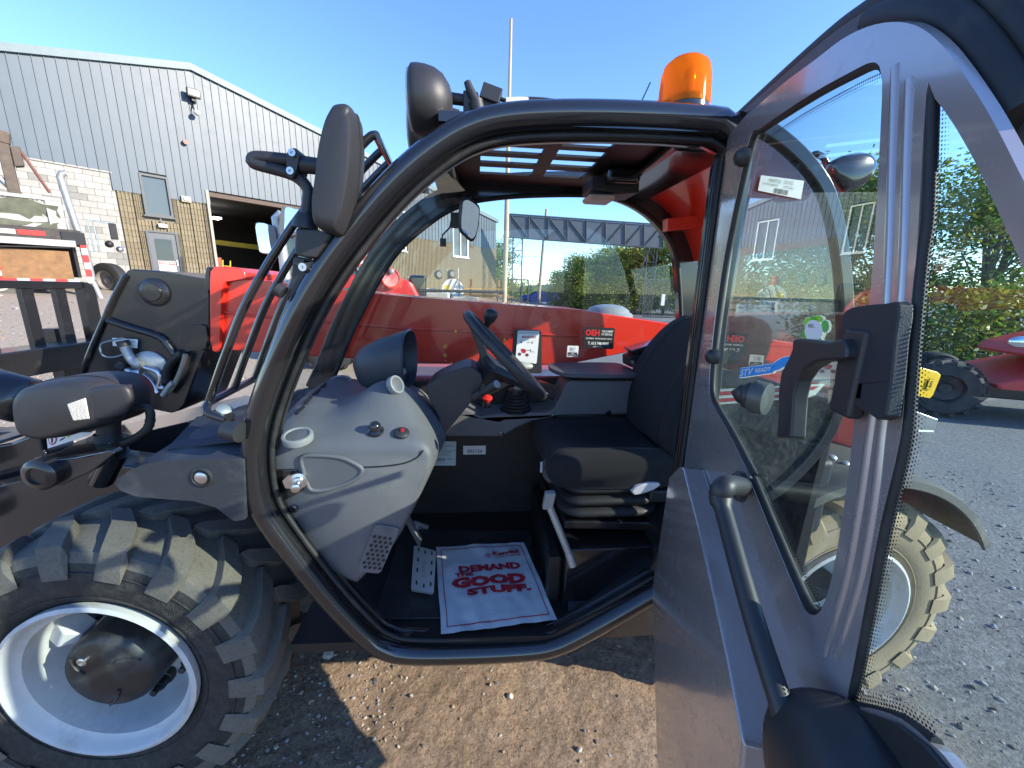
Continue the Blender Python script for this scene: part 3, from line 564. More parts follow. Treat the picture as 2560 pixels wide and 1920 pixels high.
# window stop: rubber buffer with cone
c = onD(px('B2', 480, 1000), -.012); axv = (DNM*1.0-e2*.9+Vector((0, 0, .0))).normalized()
mb = MB(); mb.lathe(c, axv, [(.016, -.022), (.028, -.02), (.030, 0), (.028, .004)], 24); dpart('buffer', mb, mat('buffer_rubber', (.06, .065, .06), .4), 50)
mb = MB(); mb.lathe(c+axv*.004, axv, [(.022, 0), (.024, .006), (.022, .012), (.017, .014), (.017, .022), (.011, .028), (.003, .036)], 24); dpart('stop_cone', mb, K['plast'], 50)
for q in ((485, 930, 'B1'), (230, 745, 'B2')):
    c = onD(px(q[2], q[0], q[1]), -.002); mb = MB(); mb.lathe(c, DNM, [(.017, -.004), (.018, .008), (.013, .018), (.006, .022)], 18); dpart('window_knob', mb, K['plast'], 50)
# stickers on the glass
Q = LD('Q', [(500, 1380), (1090, 1300), (1075, 1470), (470, 1560)], -.0132); D = Decal(Q, .0006).face_to((0, -.9, 1.5))
D.rect(0, 0, 1, 1, K['white'], 1, .12, asp=3.5); D.rect(.015, .06, .985, .94, K['blue_ink'], 2, .1, asp=3.5)
D.text('STV', .05, .2, .46, .85, K['white'], 3, .02, .2, mirror=False); D.text('READY', .53, .3, .95, .72, K['white'], 3, .02)
D.poly([(.93, .1), (1.0, -.2), (1.15, -.5), (1.3, -.6), (1.52, -.42), (1.38, .1), (1.25, .5), (1.1, .8), (.97, .85)], K['white'], 0.5); D.poly([(.96, .1), (1.03, -.15), (1.16, -.42), (1.3, -.52), (1.48, -.40), (1.35, .1), (1.23, .45), (1.1, .7), (.99, .75)], K['blue_ink'], 1.2)
D.build('blue_sticker', door)
Q = LD('Q', [(1570, 480), (2040, 480), (2040, 960), (1570, 960)], -.0132); D = Decal(Q, .0006).face_to((0, -.9, 1.5))
for x, y, rx, ry, m in ((.25, .25, .2, .2, 'green2'), (.6, .12, .2, .14, 'green2'), (.45, .12, .16, .12, 'green_ink'), (.85, .38, .14, .24, 'green_ink'), (.12, .68, .12, .18, 'green_ink'), (.15, .85, .16, .16, 'green2'), (.62, .85, .12, .12, 'green_ink')):
    D.disc(x, y, rx, ry, K['white'], 1); D.disc(x, y, rx*.9, ry*.9, K[m], 1.6)
D.disc(.46, .55, .34, .40, K['white'], 2.4); D.text('RED', .27, .30, .48, .40, K['black_ink'], 3, .01); D.rect(.27, .42, .54, .43, K['black_ink'], 3)
D.build('flower_sticker', door)
# part-number label on the quarter glass
Q = [onV(px('B5', *q), .024) for q in ((505, 458), (862, 505), (835, 658), (478, 585))]; D = Decal(Q, .0008)
D.rect(0, 0, 1, 1, K['white'], 1); D.text('MANITOU', .2, .12, .48, .34, K['grey_ink'], 2); D.text('52721022', .55, .12, .76, .32, K['grey_ink'], 2); D.text('P2SGP22JR42E', .08, .42, .42, .58, K['grey_ink'], 2); D.text('1.0272.1022', .55, .42, .78, .56, K['grey_ink'], 2)
x = .36
rb = random.Random(5)
while x < .66: wd = rb.uniform(.006, .02); D.rect(x, .66, x+wd, .94, K['black_ink'], 2); x += wd+rb.uniform(.006, .015)
D.build('part_label', TH)
# ================================================================== cab interior
def gridloft(secs, n1=4, n2=3):
    R = [smooth(s, n1) for s in secs]; cols = [smooth([R[i][j] for i in range(len(R))], n2) for j in range(len(R[0]))]
    return [[cols[j][i] for j in range(len(cols))] for i in range(len(cols[0]))]
def sec(v, L): return [Vector((a, v, b)) for a, b in L]
DS = [sec(.064, [(-.50, .73), (-.59, .93), (-.598, 1.055), (-.49, 1.07), (-.36, 1.07), (-.24, 1.06), (-.222, 1.03), (-.25, .955), (-.335, .79), (-.425, .69)]),
      sec(.078, [(-.50, .70), (-.605, .93), (-.618, 1.085), (-.49, 1.10), (-.36, 1.10), (-.235, 1.093), (-.208, 1.04), (-.236, .955), (-.325, .78), (-.43, .665)]),
      sec(.14, [(-.50, .66), (-.615, .93), (-.635, 1.108), (-.50, 1.12), (-.36, 1.138), (-.25, 1.118), (-.20, 1.04), (-.23, .95), (-.32, .77), (-.42, .65)]),
      sec(.22, [(-.50, .64), (-.62, .93), (-.645, 1.122), (-.50, 1.14), (-.375, 1.21), (-.29, 1.18), (-.20, 1.05), (-.23, .95), (-.32, .77), (-.42, .64)]),
      sec(.30, [(-.50, .64), (-.63, .93), (-.655, 1.13), (-.50, 1.15), (-.37, 1.215), (-.275, 1.17), (-.185, 1.05), (-.23, .93), (-.32, .77), (-.42, .64)]),
      sec(.42, [(-.50, .64), (-.64, .93), (-.672, 1.13), (-.52, 1.14), (-.39, 1.15), (-.28, 1.13), (-.20, 1.03), (-.26, .90), (-.34, .77), (-.43, .64)]),
      sec(.60, [(-.50, .64), (-.65, .93), (-.69, 1.125), (-.54, 1.13), (-.41, 1.12), (-.31, 1.09), (-.25, 1.0), (-.29, .88), (-.36, .77), (-.44, .64)]),
      sec(.725, [(-.50, .64), (-.65, .93), (-.70, 1.12), (-.56, 1.12), (-.42, 1.11), (-.32, 1.08), (-.26, .99), (-.30, .87), (-.37, .76), (-.45, .64)])]
mb = MB(); mb.loft(gridloft(DS), closed=True, caps=True); dashb = part('dashboard', mb, K['dash'], 60)
def ip(name, mb, m, ang=35, bevel=0, seg=2, parent=dashb): return part(name, mb, m, ang, bevel, seg, parent)
pk = smooth(LV('A6', .060, [(290, 1085), (420, 1076), (560, 1092), (650, 1130), (705, 1172), (680, 1222), (600, 1268), (480, 1308), (365, 1318), (325, 1270), (300, 1180)]), 3, closed=True)
mb = MB(); mb.prism(pk, (0, .02, 0)); ip('pocket', mb, K['dash2'], 30, .003)
mb = MB(); mb.tube([p+Vector((0, .001, 0)) for p in pk], .006, 8, closed=True); ip('pocket_rim', mb, K['dash'], 60)
mb = MB(); mb.tube(smooth(LV('A6', .064, [(720, 1156), (850, 1150), (1000, 1128), (1090, 1085), (1128, 1040)]), 3), .0022, 6); ip('trim_seam', mb, K['black_ink'], 60)
# round vents
def vent(c, ax, r, nm='vent_ring'):
    mb = MB(); mb.lathe(c, ax, [(r, -.012), (r*1.02, .001), (r*.97, .005), (r*.82, .006), (r*.74, .003)], 32, caps=False); o = ip(nm, mb, K['silver'], 50)
    mb = MB(); mb.lathe(c, ax, [(r*.78, -.01), (r*.76, .002), (r*.4, .004), (.001, .005)], 28); part('vent_disc', mb, K['dash2'], 50, parent=dashb)
vent(onW(px('A6', 258, 940), 1.122), (0, -.25, 1), .037)
vent(onV(px('A6', 922, 600), .222)+Vector((.010, -.006, .008)), (.80, -.42, .42), .028)
vent(onV(px('A6', 560, 556), .66), (.1, -.25, 1), .040)
for a, b in (((250, 785), (300, 738)), ((312, 715), (352, 672)), ((368, 655), (410, 618)), ((424, 603), (455, 578))):
    A, B = onW(px('A6', *a), 1.150), onW(px('A6', *b), 1.150); mb = MB(); mb.tube([A, B], .005, 6); ip('vent_slot', mb, K['black_ink'], 60)
c = onV(px('A6', 800, 905), .105); mb = MB(); mb.lathe(c, (0, -.35, 1), [(.022, -.01), (.022, .003), (.015, .008), (.016, .018), (.012, .026), (.004, .030)], 24); ip('rotary_knob', mb, K['black'], 50)
c = onV(px('A6', 978, 925), .10); mb = MB(); mb.lathe(c, (.15, -.4, 1), [(.021, -.01), (.021, .006), (.016, .010), (.001, .011)], 24); mb.obox(c+Vector((.004, -.004, .012)), (.004, 0, 0), (0, .004, 0), (0, 0, .004), 1); ip('ignition_switch', mb, [K['plast'], K['red_ink']], 50)
for q in ((233, 1444),):
    c = onV(px('A6', *q), .061); mb = MB(); mb.lathe(c, (0, -1, 0), [(.011, -.003), (.011, .002), (.006, .004), (.006, .001), (.001, .001)], 18); ip('trim_screw', mb, K['black'], 40)
# filter grille low on the dash side
Q = [onV(px('A8', *q), .058) for q in ((500, 128), (632, 148), (528, 388), (405, 376))]; D = Decal(Q, .0014); D.rect(0, 0, 1, 1, K['dash'], 0, .08, thick=.012, asp=.55); D.rect(.45, .04, .72, .14, K['dash2'], 1.5)
for r in range(8):
    for k in range(4):
        x, y = .16+k*.21+(.1 if r % 2 else 0), .24+r*.092
        if x < .93: D.disc(x, y, .075, .036, K['black_ink'], 1, 8)
D.build('filter_grille', dashb)
# instrument pod
pod = node_part('instrument_pod', TH)
ax = Vector((.93, -.10, .26)).normalized(); sd_ = Vector((.10, .995, 0)); up = ax.cross(sd_)*-1; up = up if up.z > 0 else -up; base = Vector((-.385, .42, 1.245))
def ringp(h, rv, rw, n=28, tilt=0, dz=0):
    out = []
    for i in range(n):
        a = 2*math.pi*i/n; cx, cy = math.cos(a), math.sin(a); e = 2.6; k = (abs(cx)**e+abs(cy)**e)**(-1/e)
        out.append(base+ax*(h-tilt*cy*k*.5)+sd_*(rv*cx*k)+up*(rw*cy*k+dz))
    return out
mb = MB(); mb.loft([ringp(-.105, .03, .03), ringp(-.095, .06, .055), ringp(-.06, .082, .078), ringp(0, .098, .090), ringp(.075, .104, .096, tilt=-.05), ringp(.080, .098, .090, tilt=-.05), ringp(.02, .088, .080), ringp(.018, .02, .02)]); part('pod_hood', mb, K['pod'], 50, parent=pod)
gf = ringp(.030, .080, .072)
mb = MB(); mb.add(gf, [tuple(range(28))]); part('gauge_panel', mb, K['black_ink'], 0, parent=pod)
Q = [base+ax*.032+sd_*a+up*b for a, b in ((-.07, .062), (.07, .062), (.07, -.062), (-.07, -.062))]; D = Decal(Q, .0012); D.n = ax
D.disc(.68, .36, .30, .32, K['grey_ink'], 1); D.disc(.68, .36, .27, .29, K['black_ink'], 2)
for i in range(11): a = math.radians(150+i*24); D.poly([(.68+.25*math.cos(a), .36+.26*math.sin(a)), (.68+.20*math.cos(a), .36+.21*math.sin(a)), (.68+.20*math.cos(a+.06), .36+.21*math.sin(a+.06)), (.68+.25*math.cos(a+.06), .36+.26*math.sin(a+.06))], K['white'], 3)
D.rect(.08, .05, .30, .95, K['pod'], 1, .08)
for i in range(4): D.rect(.12, .10+i*.22, .26, .24+i*.22, K['black_ink'], 2); D.rect(.16, .14+i*.22, .22, .17+i*.22, K['white'], 3)
D.rect(.5, .76, .92, .92, K['grey_ink'], 1); D.build('gauge', pod)
# steering column and wheel
mb = MB(); P = smooth(LV('A6', .27, [(1150, 640), (1180, 570), (1290, 510), (1420, 462), (1490, 480), (1545, 575), (1400, 780), (1245, 950), (1238, 830), (1200, 750)]), 2, closed=True); mb.prism(P, (0, .15, 0)); colm = part('steering_column', mb, mat('column_plastic', (.020, .021, .026), .42, bump=.2, bs=800), 30, .018, 4)
mb = MB(); P = smooth(LV('A6', .275, [(1152, 615), (1182, 568), (1292, 508), (1420, 462), (1480, 470), (1505, 500), (1380, 560), (1230, 640)]), 2, closed=True); mb.prism(P+[], (0, .14, .0)); part('column_shroud', mb, K['pod'], 30, .02, 4, parent=colm)
A, B = onV(px('A7', 440, 575), .25), onV(px('A7', 572, 500), .20); mb = MB(); mb.tube([A, A.lerp(B, .35), A.lerp(B, .36), A.lerp(B, .5), B], [.013, .013, .010, .012, .014], 14); part('stalk', mb, K['plast'], 60, parent=colm); mb = MB(); mb.cyl(B, B+(B-A).normalized()*.004, .0125, 16); part('stalk_tip', mb, K['silver'], parent=colm)
sw = node_part('steering_wheel', TH); swc = Vector((.012, .36, 1.287)); ea = Vector((.253, 0, -.262)).normalized(); ev = Vector((0, 1, 0)); en = Vector((.262, 0, .253)).normalized(); R = .182
rim = [swc+ea*(R*math.cos(a))+ev*(R*math.sin(a)) for a in [2*math.pi*i/48 for i in range(48)]]
mb = MB(); mb.tube(rim, .0155, 12, closed=True); part('wheel_rim', mb, K['plast'], 80, parent=sw)
mb = MB(); mb.lathe(swc-en*.115, en, [(.040, 0), (.046, .02), (.055, .045), (.070, .06), (.066, .075), (.02, .08)], 24); part('wheel_hub', mb, K['plast'], 50, parent=sw)
for a in (math.radians(180), math.radians(55), math.radians(-55)):
    d = ea*math.cos(a)+ev*math.sin(a); t = en.cross(d); mb = MB()
    mb.loft([[swc-en*.055+d*.03+t*s*.045+en*q for s, q in ((-1, -.02), (1, -.02), (1, .012), (-1, .012))], [swc-en*.03+d*.10+t*s*.038+en*q for s, q in ((-1, -.012), (1, -.012), (1, .010), (-1, .010))], [swc+d*R+t*s*.03+en*q for s, q in ((-1, -.008), (1, -.008), (1, .008), (-1, .008))]]); part('spoke', mb, K['plast'], 40, .004, parent=sw)
kp = onV(px('A7', 540, 85), .50); kb = swc+ea*(-R*.52)+ev*(R*.854); mb = MB(); axk = (kp-kb).normalized(); mb.lathe(kp-axk*.05, axk, [(.010, 0), (.012, .015), (.022, .03), (.025, .05), (.022, .062), (.012, .068)], 20); mb.tube([kb, kp-axk*.045], .01, 8); part('spinner_knob', mb, K['plast'], 60, parent=sw)
# side console on the far side
sc = node_part('side_console', TH)
P = LV('A7', .58, [(150, 800), (280, 806), (620, 808), (690, 762), (790, 718), (900, 696), (1150, 688), (1400, 682), (1560, 680), (1560, 480), (1400, 480), (1010, 478), (985, 500), (945, 580), (915, 645), (890, 662), (850, 668), (560, 676), (480, 690), (380, 640), (200, 640)])
mb = MB(); mb.prism(P, (0, .155, 0)); part('console_body', mb, K['dash'], 30, .014, 4, parent=sc)
P = smooth([onW(px('A7', *q), 1.168) for q in ((880, 408), (900, 393), (1080, 389), (1270, 390), (1330, 408), (1405, 447), (1395, 462), (1200, 465), (1000, 460), (935, 445), (892, 425))], 2, closed=True); mb = MB(); mb.prism(P, (0, 0, .016)); part('armrest_lid', mb, K['dash2'], 30, .006, 3, parent=sc)
c = Vector((onV(px('A7', 690, 625), .62).x, .64, 1.0)); prof = []
for i in range(6):
    r = .068-.006*i; h = .012*i; prof += [(r-.006, h), (r, h+.003), (r, h+.008), (r-.006, h+.011)]
mb = MB(); mb.lathe(c+Vector((0, 0, .008)), (0, 0, 1), prof+[(.034, .075), (.034, .095)], 28); part('joystick_boot', mb, K['rubber'], 50, parent=sc)
mb = MB(); mb.ball(onV(px('A7', 728, 392), .62), .05, 18, sc=(.85, .5, .32)); mb.tube([c+Vector((0, 0, .09)), onV(px('A7', 725, 400), .62)], .014, 10); part('joystick_grip', mb, mat('grip_grey', (.33, .34, .32), .5, bump=.6, bs=160), 80, parent=sc)
c = onV(px('A7', 512, 612), .60); mb = MB(); mb.lathe(c-Vector((0, 0, .012)), (.1, -.3, 1), [(.016, 0), (.016, .022)], 18); part('switch_base', mb, K['black'], 40, parent=sc)
mb = MB(); mb.lathe(c+Vector((.002, -.006, .018)), (.1, -.3, 1), [(.010, -.01), (.012, .0), (.021, .004), (.021, .010), (.012, .017), (.001, .019)], 22); part('stop_button', mb, mat('button_red', (.6, .02, .015), .3, var=0), 50, parent=sc)
Q = [onV(px('A7', *q), .572) for q in ((822, 480), (942, 520), (910, 594), (832, 562))]; D = Decal(Q, .001); D.rect(0, 0, 1, 1, K['black'], 0, thick=.03); D.rect(.1, .25, .9, .85, K['black_ink'], 2); D.rect(.4, .62, .52, .75, K['white'], 3); D.rect(.6, .4, .64, .5, K['red_ink'], 3); D.build('rocker_switch', sc)
for q in ((600, 797), (914, 689), (1234, 668)):
    c = onV(px('A7', *q), .579); mb = MB(); mb.lathe(c, (0, -1, 0), [(.012, -.003), (.012, .003), (.007, .005), (.001, .004)], 16); part('console_screw', mb, K['black'], 40, parent=sc)
mb = MB(); P = LV('A7', .66, [(1362, 340), (1440, 310), (1560, 280), (1560, 420), (1445, 425), (1362, 395)]); mb.prism(P, (0, .09, 0)); rad = part('radio', mb, K['plast'], 30, .005)
Q = [onV(px('A7', *q), .657) for q in ((1364, 345), (1450, 352), (1448, 415), (1364, 390))]; D = Decal(Q, .001); D.rect(0, 0, 1, 1, K['black_ink'], 1); D.disc(.14, .45, .13, .22, K['grey_ink'], 2); D.rect(.45, .3, .9, .65, mat('lcd', (.12, .16, .16), .2, var=0), 2); D.rect(.1, .8, .9, .9, K['grey_ink'], 2); D.build('radio_face', rad)
mb = MB(); P = LV('A7', .64, [(1370, 300), (1540, 250), (1560, 285), (1400, 330)]); mb.prism(P, (0, .1, 0)); part('radio_cover', mb, K['black'], 30, .006, parent=rad)
# seat
seat = node_part('operator_seat', TH)
def cush(v, k, top, front):  # profile of the cushion in u,w
    return [Vector((.17, v, .892)), Vector((front, v, .93)), Vector((front+.005, v, .965)), Vector((front+.045, v, top)), Vector((.30, v, top-.012*k)), Vector((.44, v, top-.018*k)), Vector((.55, v, top-.01)), Vector((.58, v, .93)), Vector((.55, v, .885)), Vector((.36, v, .88))]
CS = [cush(.195, 0, .955, .19), cush(.205, 0, .985, .165), cush(.245, 0, .998, .145), cush(.30, 1, .985, .15), cush(.42, 1.6, .972, .165), cush(.54, 1, .982, .15), cush(.595, 0, .995, .145), cush(.63, 0, .982, .165), cush(.64, 0, .955, .19)]
R = [smooth(s_, 4, closed=True) for s_ in CS]; cols = [smooth([r[j] for r in R], 3) for j in range(len(R[0]))]
mb = MB(); mb.loft([[c_[i] for c_ in cols] for i in range(len(cols[0]))]); part('seat_cushion', mb, K['fabric'], 80, parent=seat)
for q_ in (2, 6): mb = MB(); mb.tube([p+Vector((0, 0, .001)) for p in R[q_][6:30]], .0035, 6); part('seat_piping', mb, K['vinyl'], 60, parent=seat)
BP = [(a_+.032+.06*(b_-.95)/.45, b_) for a_, b_ in [(.535, .96), (.50, 1.0), (.487, 1.07), (.486, 1.14), (.505, 1.22), (.545, 1.31), (.60, 1.385), (.66, 1.425), (.72, 1.43), (.755, 1.38), (.74, 1.25), (.69, 1.10), (.64, .98), (.58, .945)]]
def back(v, k):
    c_ = Vector((.62, v, 1.19)); return [c_+(Vector((a, v, b))-c_)*k for a, b in BP]
R = [smooth(back(v, k), 3, closed=True) for v, k in ((.20, .86), (.207, .93), (.235, .985), (.29, 1.0), (.42, .965), (.55, 1.0), (.605, .985), (.632, .93), (.64, .86))]; cols = [smooth([r[j] for r in R], 3) for j in range(len(R[0]))]
mb = MB(); mb.loft([[c_[i] for c_ in cols] for i in range(len(cols[0]))]); part('backrest', mb, K['fabric'], 80, parent=seat)
for q_ in (3, 5): mb = MB(); mb.tube(R[q_][2:26], .0035, 6); part('seat_piping', mb, K['vinyl'], 60, parent=seat)
def rr(u0, u1, v0, v1, w, k=0, n=6):
    r = .05; out = []
    for cx, cy, a0 in ((u1-r, v0+r, -90), (u1-r, v1-r, 0), (u0+r, v1-r, 90), (u0+r, v0+r, 180)):
        for j in range(n): a = math.radians(a0+j*90/(n-1)); out.append(Vector((cx+(r+k)*math.cos(a), cy+(r+k)*math.sin(a), w)))
    return out
mb = MB(); rings = []
for i in range(3):
    w0 = .765+i*.041
    for t in range(6): rings.append(rr(.215+.0*i, .515, .215, .62, w0+.041*t/5.5, .022*math.sin(math.pi*t/5.5)-.004*i))
mb.loft(rings); part('bellows', mb, K['vinyl'], 60, parent=seat)
mb = MB(); mb.prism([(.205, .20, .735), (.56, .20, .715), (.56, .64, .715), (.205, .64, .735)], (0, 0, .03)); part('seat_base', mb, K['blackd'], 0, .006, parent=seat)
P = LV('A7', .185, [(1373, 1138), (1400, 1105), (1470, 1085), (1540, 1088), (1546, 1100), (1500, 1130), (1440, 1150), (1390, 1158)]); mb = MB(); mb.prism(P, (0, .022, 0)); part('tilt_lever', mb, mat('lever_white', (.62, .60, .62), .4, var=.04), 30, .004, parent=seat)
c = onV(px('A7', 905, 1005), .30); mb = MB(); mb.lathe(c, (-1, -.45, 0), [(.014, -.03), (.014, 0), (.040, .004), (.043, .012), (.041, .022), (.03, .028), (.001, .03)], 26); part('weight_knob', mb, mat('knob_clear', (.28, .30, .33), .15, metal=.5), 50, parent=seat)
mb = MB(); mb.obox(onV(px('A7', 838, 990), .285), (.004, .003, 0), (0, .006, 0), (0, 0, .018)); part('knob_handle', mb, K['white'], 0, .002, parent=seat)
mb = MB(); mb.obox(onV(px('A7', 1300, 745), .62), (.022, 0, -.004), (0, .012, 0), (0.004, 0, .018)); bk = part('belt_buckle', mb, K['plast'], 0, .004, parent=seat)
mb = MB(); mb.obox(onV(px('A7', 1294, 728), .612), (.019, 0, .006), (0, .008, 0), (-.001, 0, .006)); part('buckle_button', mb, mat('buckle_red', (.62, .03, .02), .4, var=0), 0, .002, parent=seat)
for q in (((1560, 1040), (1590, 1100)), ((1520, 1150), (1560, 1170))):
    mb = MB(); mb.obox(onV(px('A7', *q[0]), .22), (.03, 0, 0), (0, .02, 0), (0, 0, .022)); part('seat_hinge', mb, K['plast'], 0, .008, parent=seat)
# brake lever
A, B = onV(px('A7', 882, 1215), .16), onV(px('A7', 1000, 1500), .13); Cc = onV(px('A7', 1026, 1575), .12); mb = MB(); mb.tube([A, B], .0115, 12); mb.tube([B, Cc], .0135, 12); lev = part('brake_lever', mb, K['galv'], 60)
mb = MB(); P = onV(px('A7', 882, 1185), .16); mb.obox(P, (.016, 0, .0), (0, .012, 0), (.004, 0, .028)); part('lever_clevis', mb, mat('clevis', (.28, .275, .26), .5, dirt=.4), 0, .004, parent=lev)
# pedals
pd = node_part('brake_pedal', TH)
Q = [onW(px('A8', 706, 238), .600), onW(px('A8', 822, 268), .600), onW(px('A8', 810, 490), .525), onW(px('A8', 690, 470), .525)]; D = Decal(Q, .0012); D.n = Vector((.1, -.35, .93)); D.rect(0, 0, 1, 1, K['galv'], 0, .05, thick=.012, asp=.6)
for x, y in ((.22, .08), (.52, .1), (.82, .08), (.22, .32), (.84, .32), (.22, .56), (.84, .56), (.22, .84), (.55, .88), (.84, .82)): D.rect(x-.035, y-.045, x+.035, y+.05, K['black_ink'], 1, .02)
D.text('MANITOU', .42, .3, .62, .72, K['grey_ink'], 1); D.build('pedal_pad', pd)
mb = MB(); A, B = onV(px('A8', 740, 225), .42), onV(px('A8', 672, 100), .50); mb.obox(A.lerp(B, .5), (A-B)*.52, (.0, .018, 0), (.003, 0, .012)); part('pedal_arm', mb, K['galv'], 0, .003, parent=pd)
Q = [onV(px('A8', *q), .60) for q in ((705, 112), (782, 140), (775, 205), (735, 190))]; D = Decal(Q, .0012); D.rect(0, 0, 1, 1, K['galv'], 0, thick=.01)
for i in range(4): D.rect(.3+.17*i, .2, .38+.17*i, .85, K['black_ink'], 1)
D.build('inching_pedal', TH)
# stickers inside
VP_ = VF-.0225
Q = [onV(px('A6', *q), VP_) for q in ((1405, 1008), (1561, 1006), (1560, 1066), (1405, 1068))]; D = Decal(Q, .0008); D.rect(0, 0, 1, 1, K['white'], 1); D.text('002156', .18, .42, .85, .82, K['black_ink'], 2, .01); D.build('number_label', TH)
Q = [onV(px('A6', *q), VP_) for q in ((1184, 974), (1357, 978), (1353, 1144), (1176, 1144))]; D = Decal(Q, .0008); D.rect(0, 0, 1, 1, flat('paper_blue', (.55, .66, .66)), 1); D.text('OEH', .18, .67, .56, .82, K['black_ink'], 2, .02)
D.text('THE SUMMIT OF SERVICE', .05, .87, .65, .91, K['grey_ink'], 2); rb = random.Random(2)
for i in range(9): y = .14+i*.055; D.rect(.06, y, rb.uniform(.6, .92), y+.018, K['grey_ink'], 2)
for i in range(12): D.rect(.04+i*.078, .03, .05+i*.078, .09, K['grey_ink'], 2); D.rect(.93, .1+i*.07, .98, .108+i*.07, K['grey_ink'], 2)
D.disc(.55, .06, .02, .022, K['black_ink'], 3); D.disc(.95, .37, .02, .022, K['black_ink'], 3); D.disc(.06, .46, .02, .022, K['black_ink'], 3); D.rect(.62, .68, .9, .7, K['grey_ink'], 2); D.rect(.62, .74, .85, .76, K['grey_ink'], 2); D.build('inspection_label', TH)
# decals on the far window
VW = VF-.004
Q = [onV(px('L', *q), VW) for q in ((1480, 278), (2048, 295), (2015, 688), (1452, 662))]; D = Decal(Q, .0008); D.rect(0, 0, 1, 1, K['black_ink'], 1, .09, asp=1.4)
D.text('OEH', .05, .1, .51, .40, K['red_deco'], 2, .04); D.text('THE SUMMIT', .57, .12, .95, .22, K['white'], 2, .01); D.text('OF SERVICE', .57, .26, .92, .36, K['white'], 2, .01)
D.text('EQUIPMENT  SERVICE & PARTS  RENTS', .08, .49, .92, .57, K['white'], 2, .01); D.text('T. 613 748-9000', .15, .68, .83, .82, K['white'], 2, .03); D.text('oehinc.com', .33, .87, .63, .94, K['white'], 2); D.build('company_decal', fglass)
Q = [onV(px('L', *q), VW) for q in ((1172, 620), (1378, 625), (1360, 835), (1155, 825))]; D = Decal(Q, .0008); D.rect(0, 0, 1, 1, K['white'], 1, .06); D.rect(.27, .1, .72, .5, K['grey_ink'], 2, .06); D.rect(.29, .12, .70, .48, K['white'], 3, .05); D.text('B7', .34, .19, .66, .41, K['grey_ink'], 4, .01); D.rect(.08, .58, .92, .92, K['black_ink'], 2, .04); D.text('White', .34, .63, .64, .73, K['white'], 3, .02); D.text('Diesel Only', .14, .77, .86, .88, K['white'], 3, .02); D.build('fuel_label', fglass)
Q = [onV(px('L', *q), .70) for q in ((185, 325), (690, 340), (695, 1130), (130, 1130))]; D = Decal(Q, .001); D.rect(0, 0, 1, 1, K['plast'], 1, .08, thick=.02); ldh = D.build('card_holder', TH)
Q = [onV(px('L', *q), .694) for q in ((255, 345), (655, 350), (600, 955), (210, 900))]; D = Decal(Q, .0008); D.rect(0, 0, 1, 1, K['white'], 1, .05, thick=.004); D.rect(.03, .015, .97, .10, flat('card_grey', (.5, .5, .5)), 2); D.text('MANITOU', .2, .15, .86, .23, K['red_ink'], 2, .03, .2)
D.rect(.1, .30, .85, .305, K['grey_ink'], 2); D.poly([(.15, .39), (.25, .39), (.2, .31)], K['black_ink'], 2); D.rect(.45, .35, .6, .37, K['grey_ink'], 2); D.rect(.68, .33, .74, .40, K['grey_ink'], 2)
D.poly([(.2, .60), (.28, .57), (.42, .58), (.46, .66), (.42, .71), (.28, .71)], K['red_ink'], 2); D.disc(.17, .76, .075, .05, K['black_ink'], 2); D.disc(.17, .76, .04, .026, K['red_ink'], 3); D.disc(.52, .76, .075, .05, K['black_ink'], 2); D.disc(.52, .76, .04, .026, K['red_ink'], 3); D.rect(.46, .60, .68, .615, K['black_ink'], 2); D.rect(.66, .56, .68, .65, K['black_ink'], 2); D.rect(.66, .64, .86, .65, K['black_ink'], 2); D.build('capacity_card', ldh)
Q = [onV(px('A6', *q), VW) for q in ((1260, 190), (1720, 190), (1720, 500), (1260, 500))]; D = Decal(Q, .0006)
def uv(x, y): return ((x-1260)/460, (y-190)/310)
for x, y in ((1352, 212), (1690, 270), (1686, 305)): a, b = uv(x, y); D.poly([(a-.022, b+.03), (a+.022, b+.03), (a, b-.03)], K['yellow_ink'], 1)
for x, y in ((1281, 318), (1278, 380)): a, b = uv(x, y); D.disc(a, b, .026, .038, K['yellow_ink'], 1); D.disc(a, b, .017, .026, K['red_ink'], 2); D.disc(a, b, .008, .012, K['yellow_ink'], 3)
for x, y in ((1283, 420), (1320, 430)): a, b = uv(x, y); D.rect(a-.01, b-.012, a+.01, b+.012, flat('ink_pink', (.7, .3, .25)), 1)
a, b = uv(1400, 204); D.text('OK', a, b, a+.055, b+.055, K['grey_ink'], 1); a, b = uv(1370, 266); D.text('X', a, b, a+.045, b+.09, K['red_ink'], 1); D.build('warning_icons', fglass)
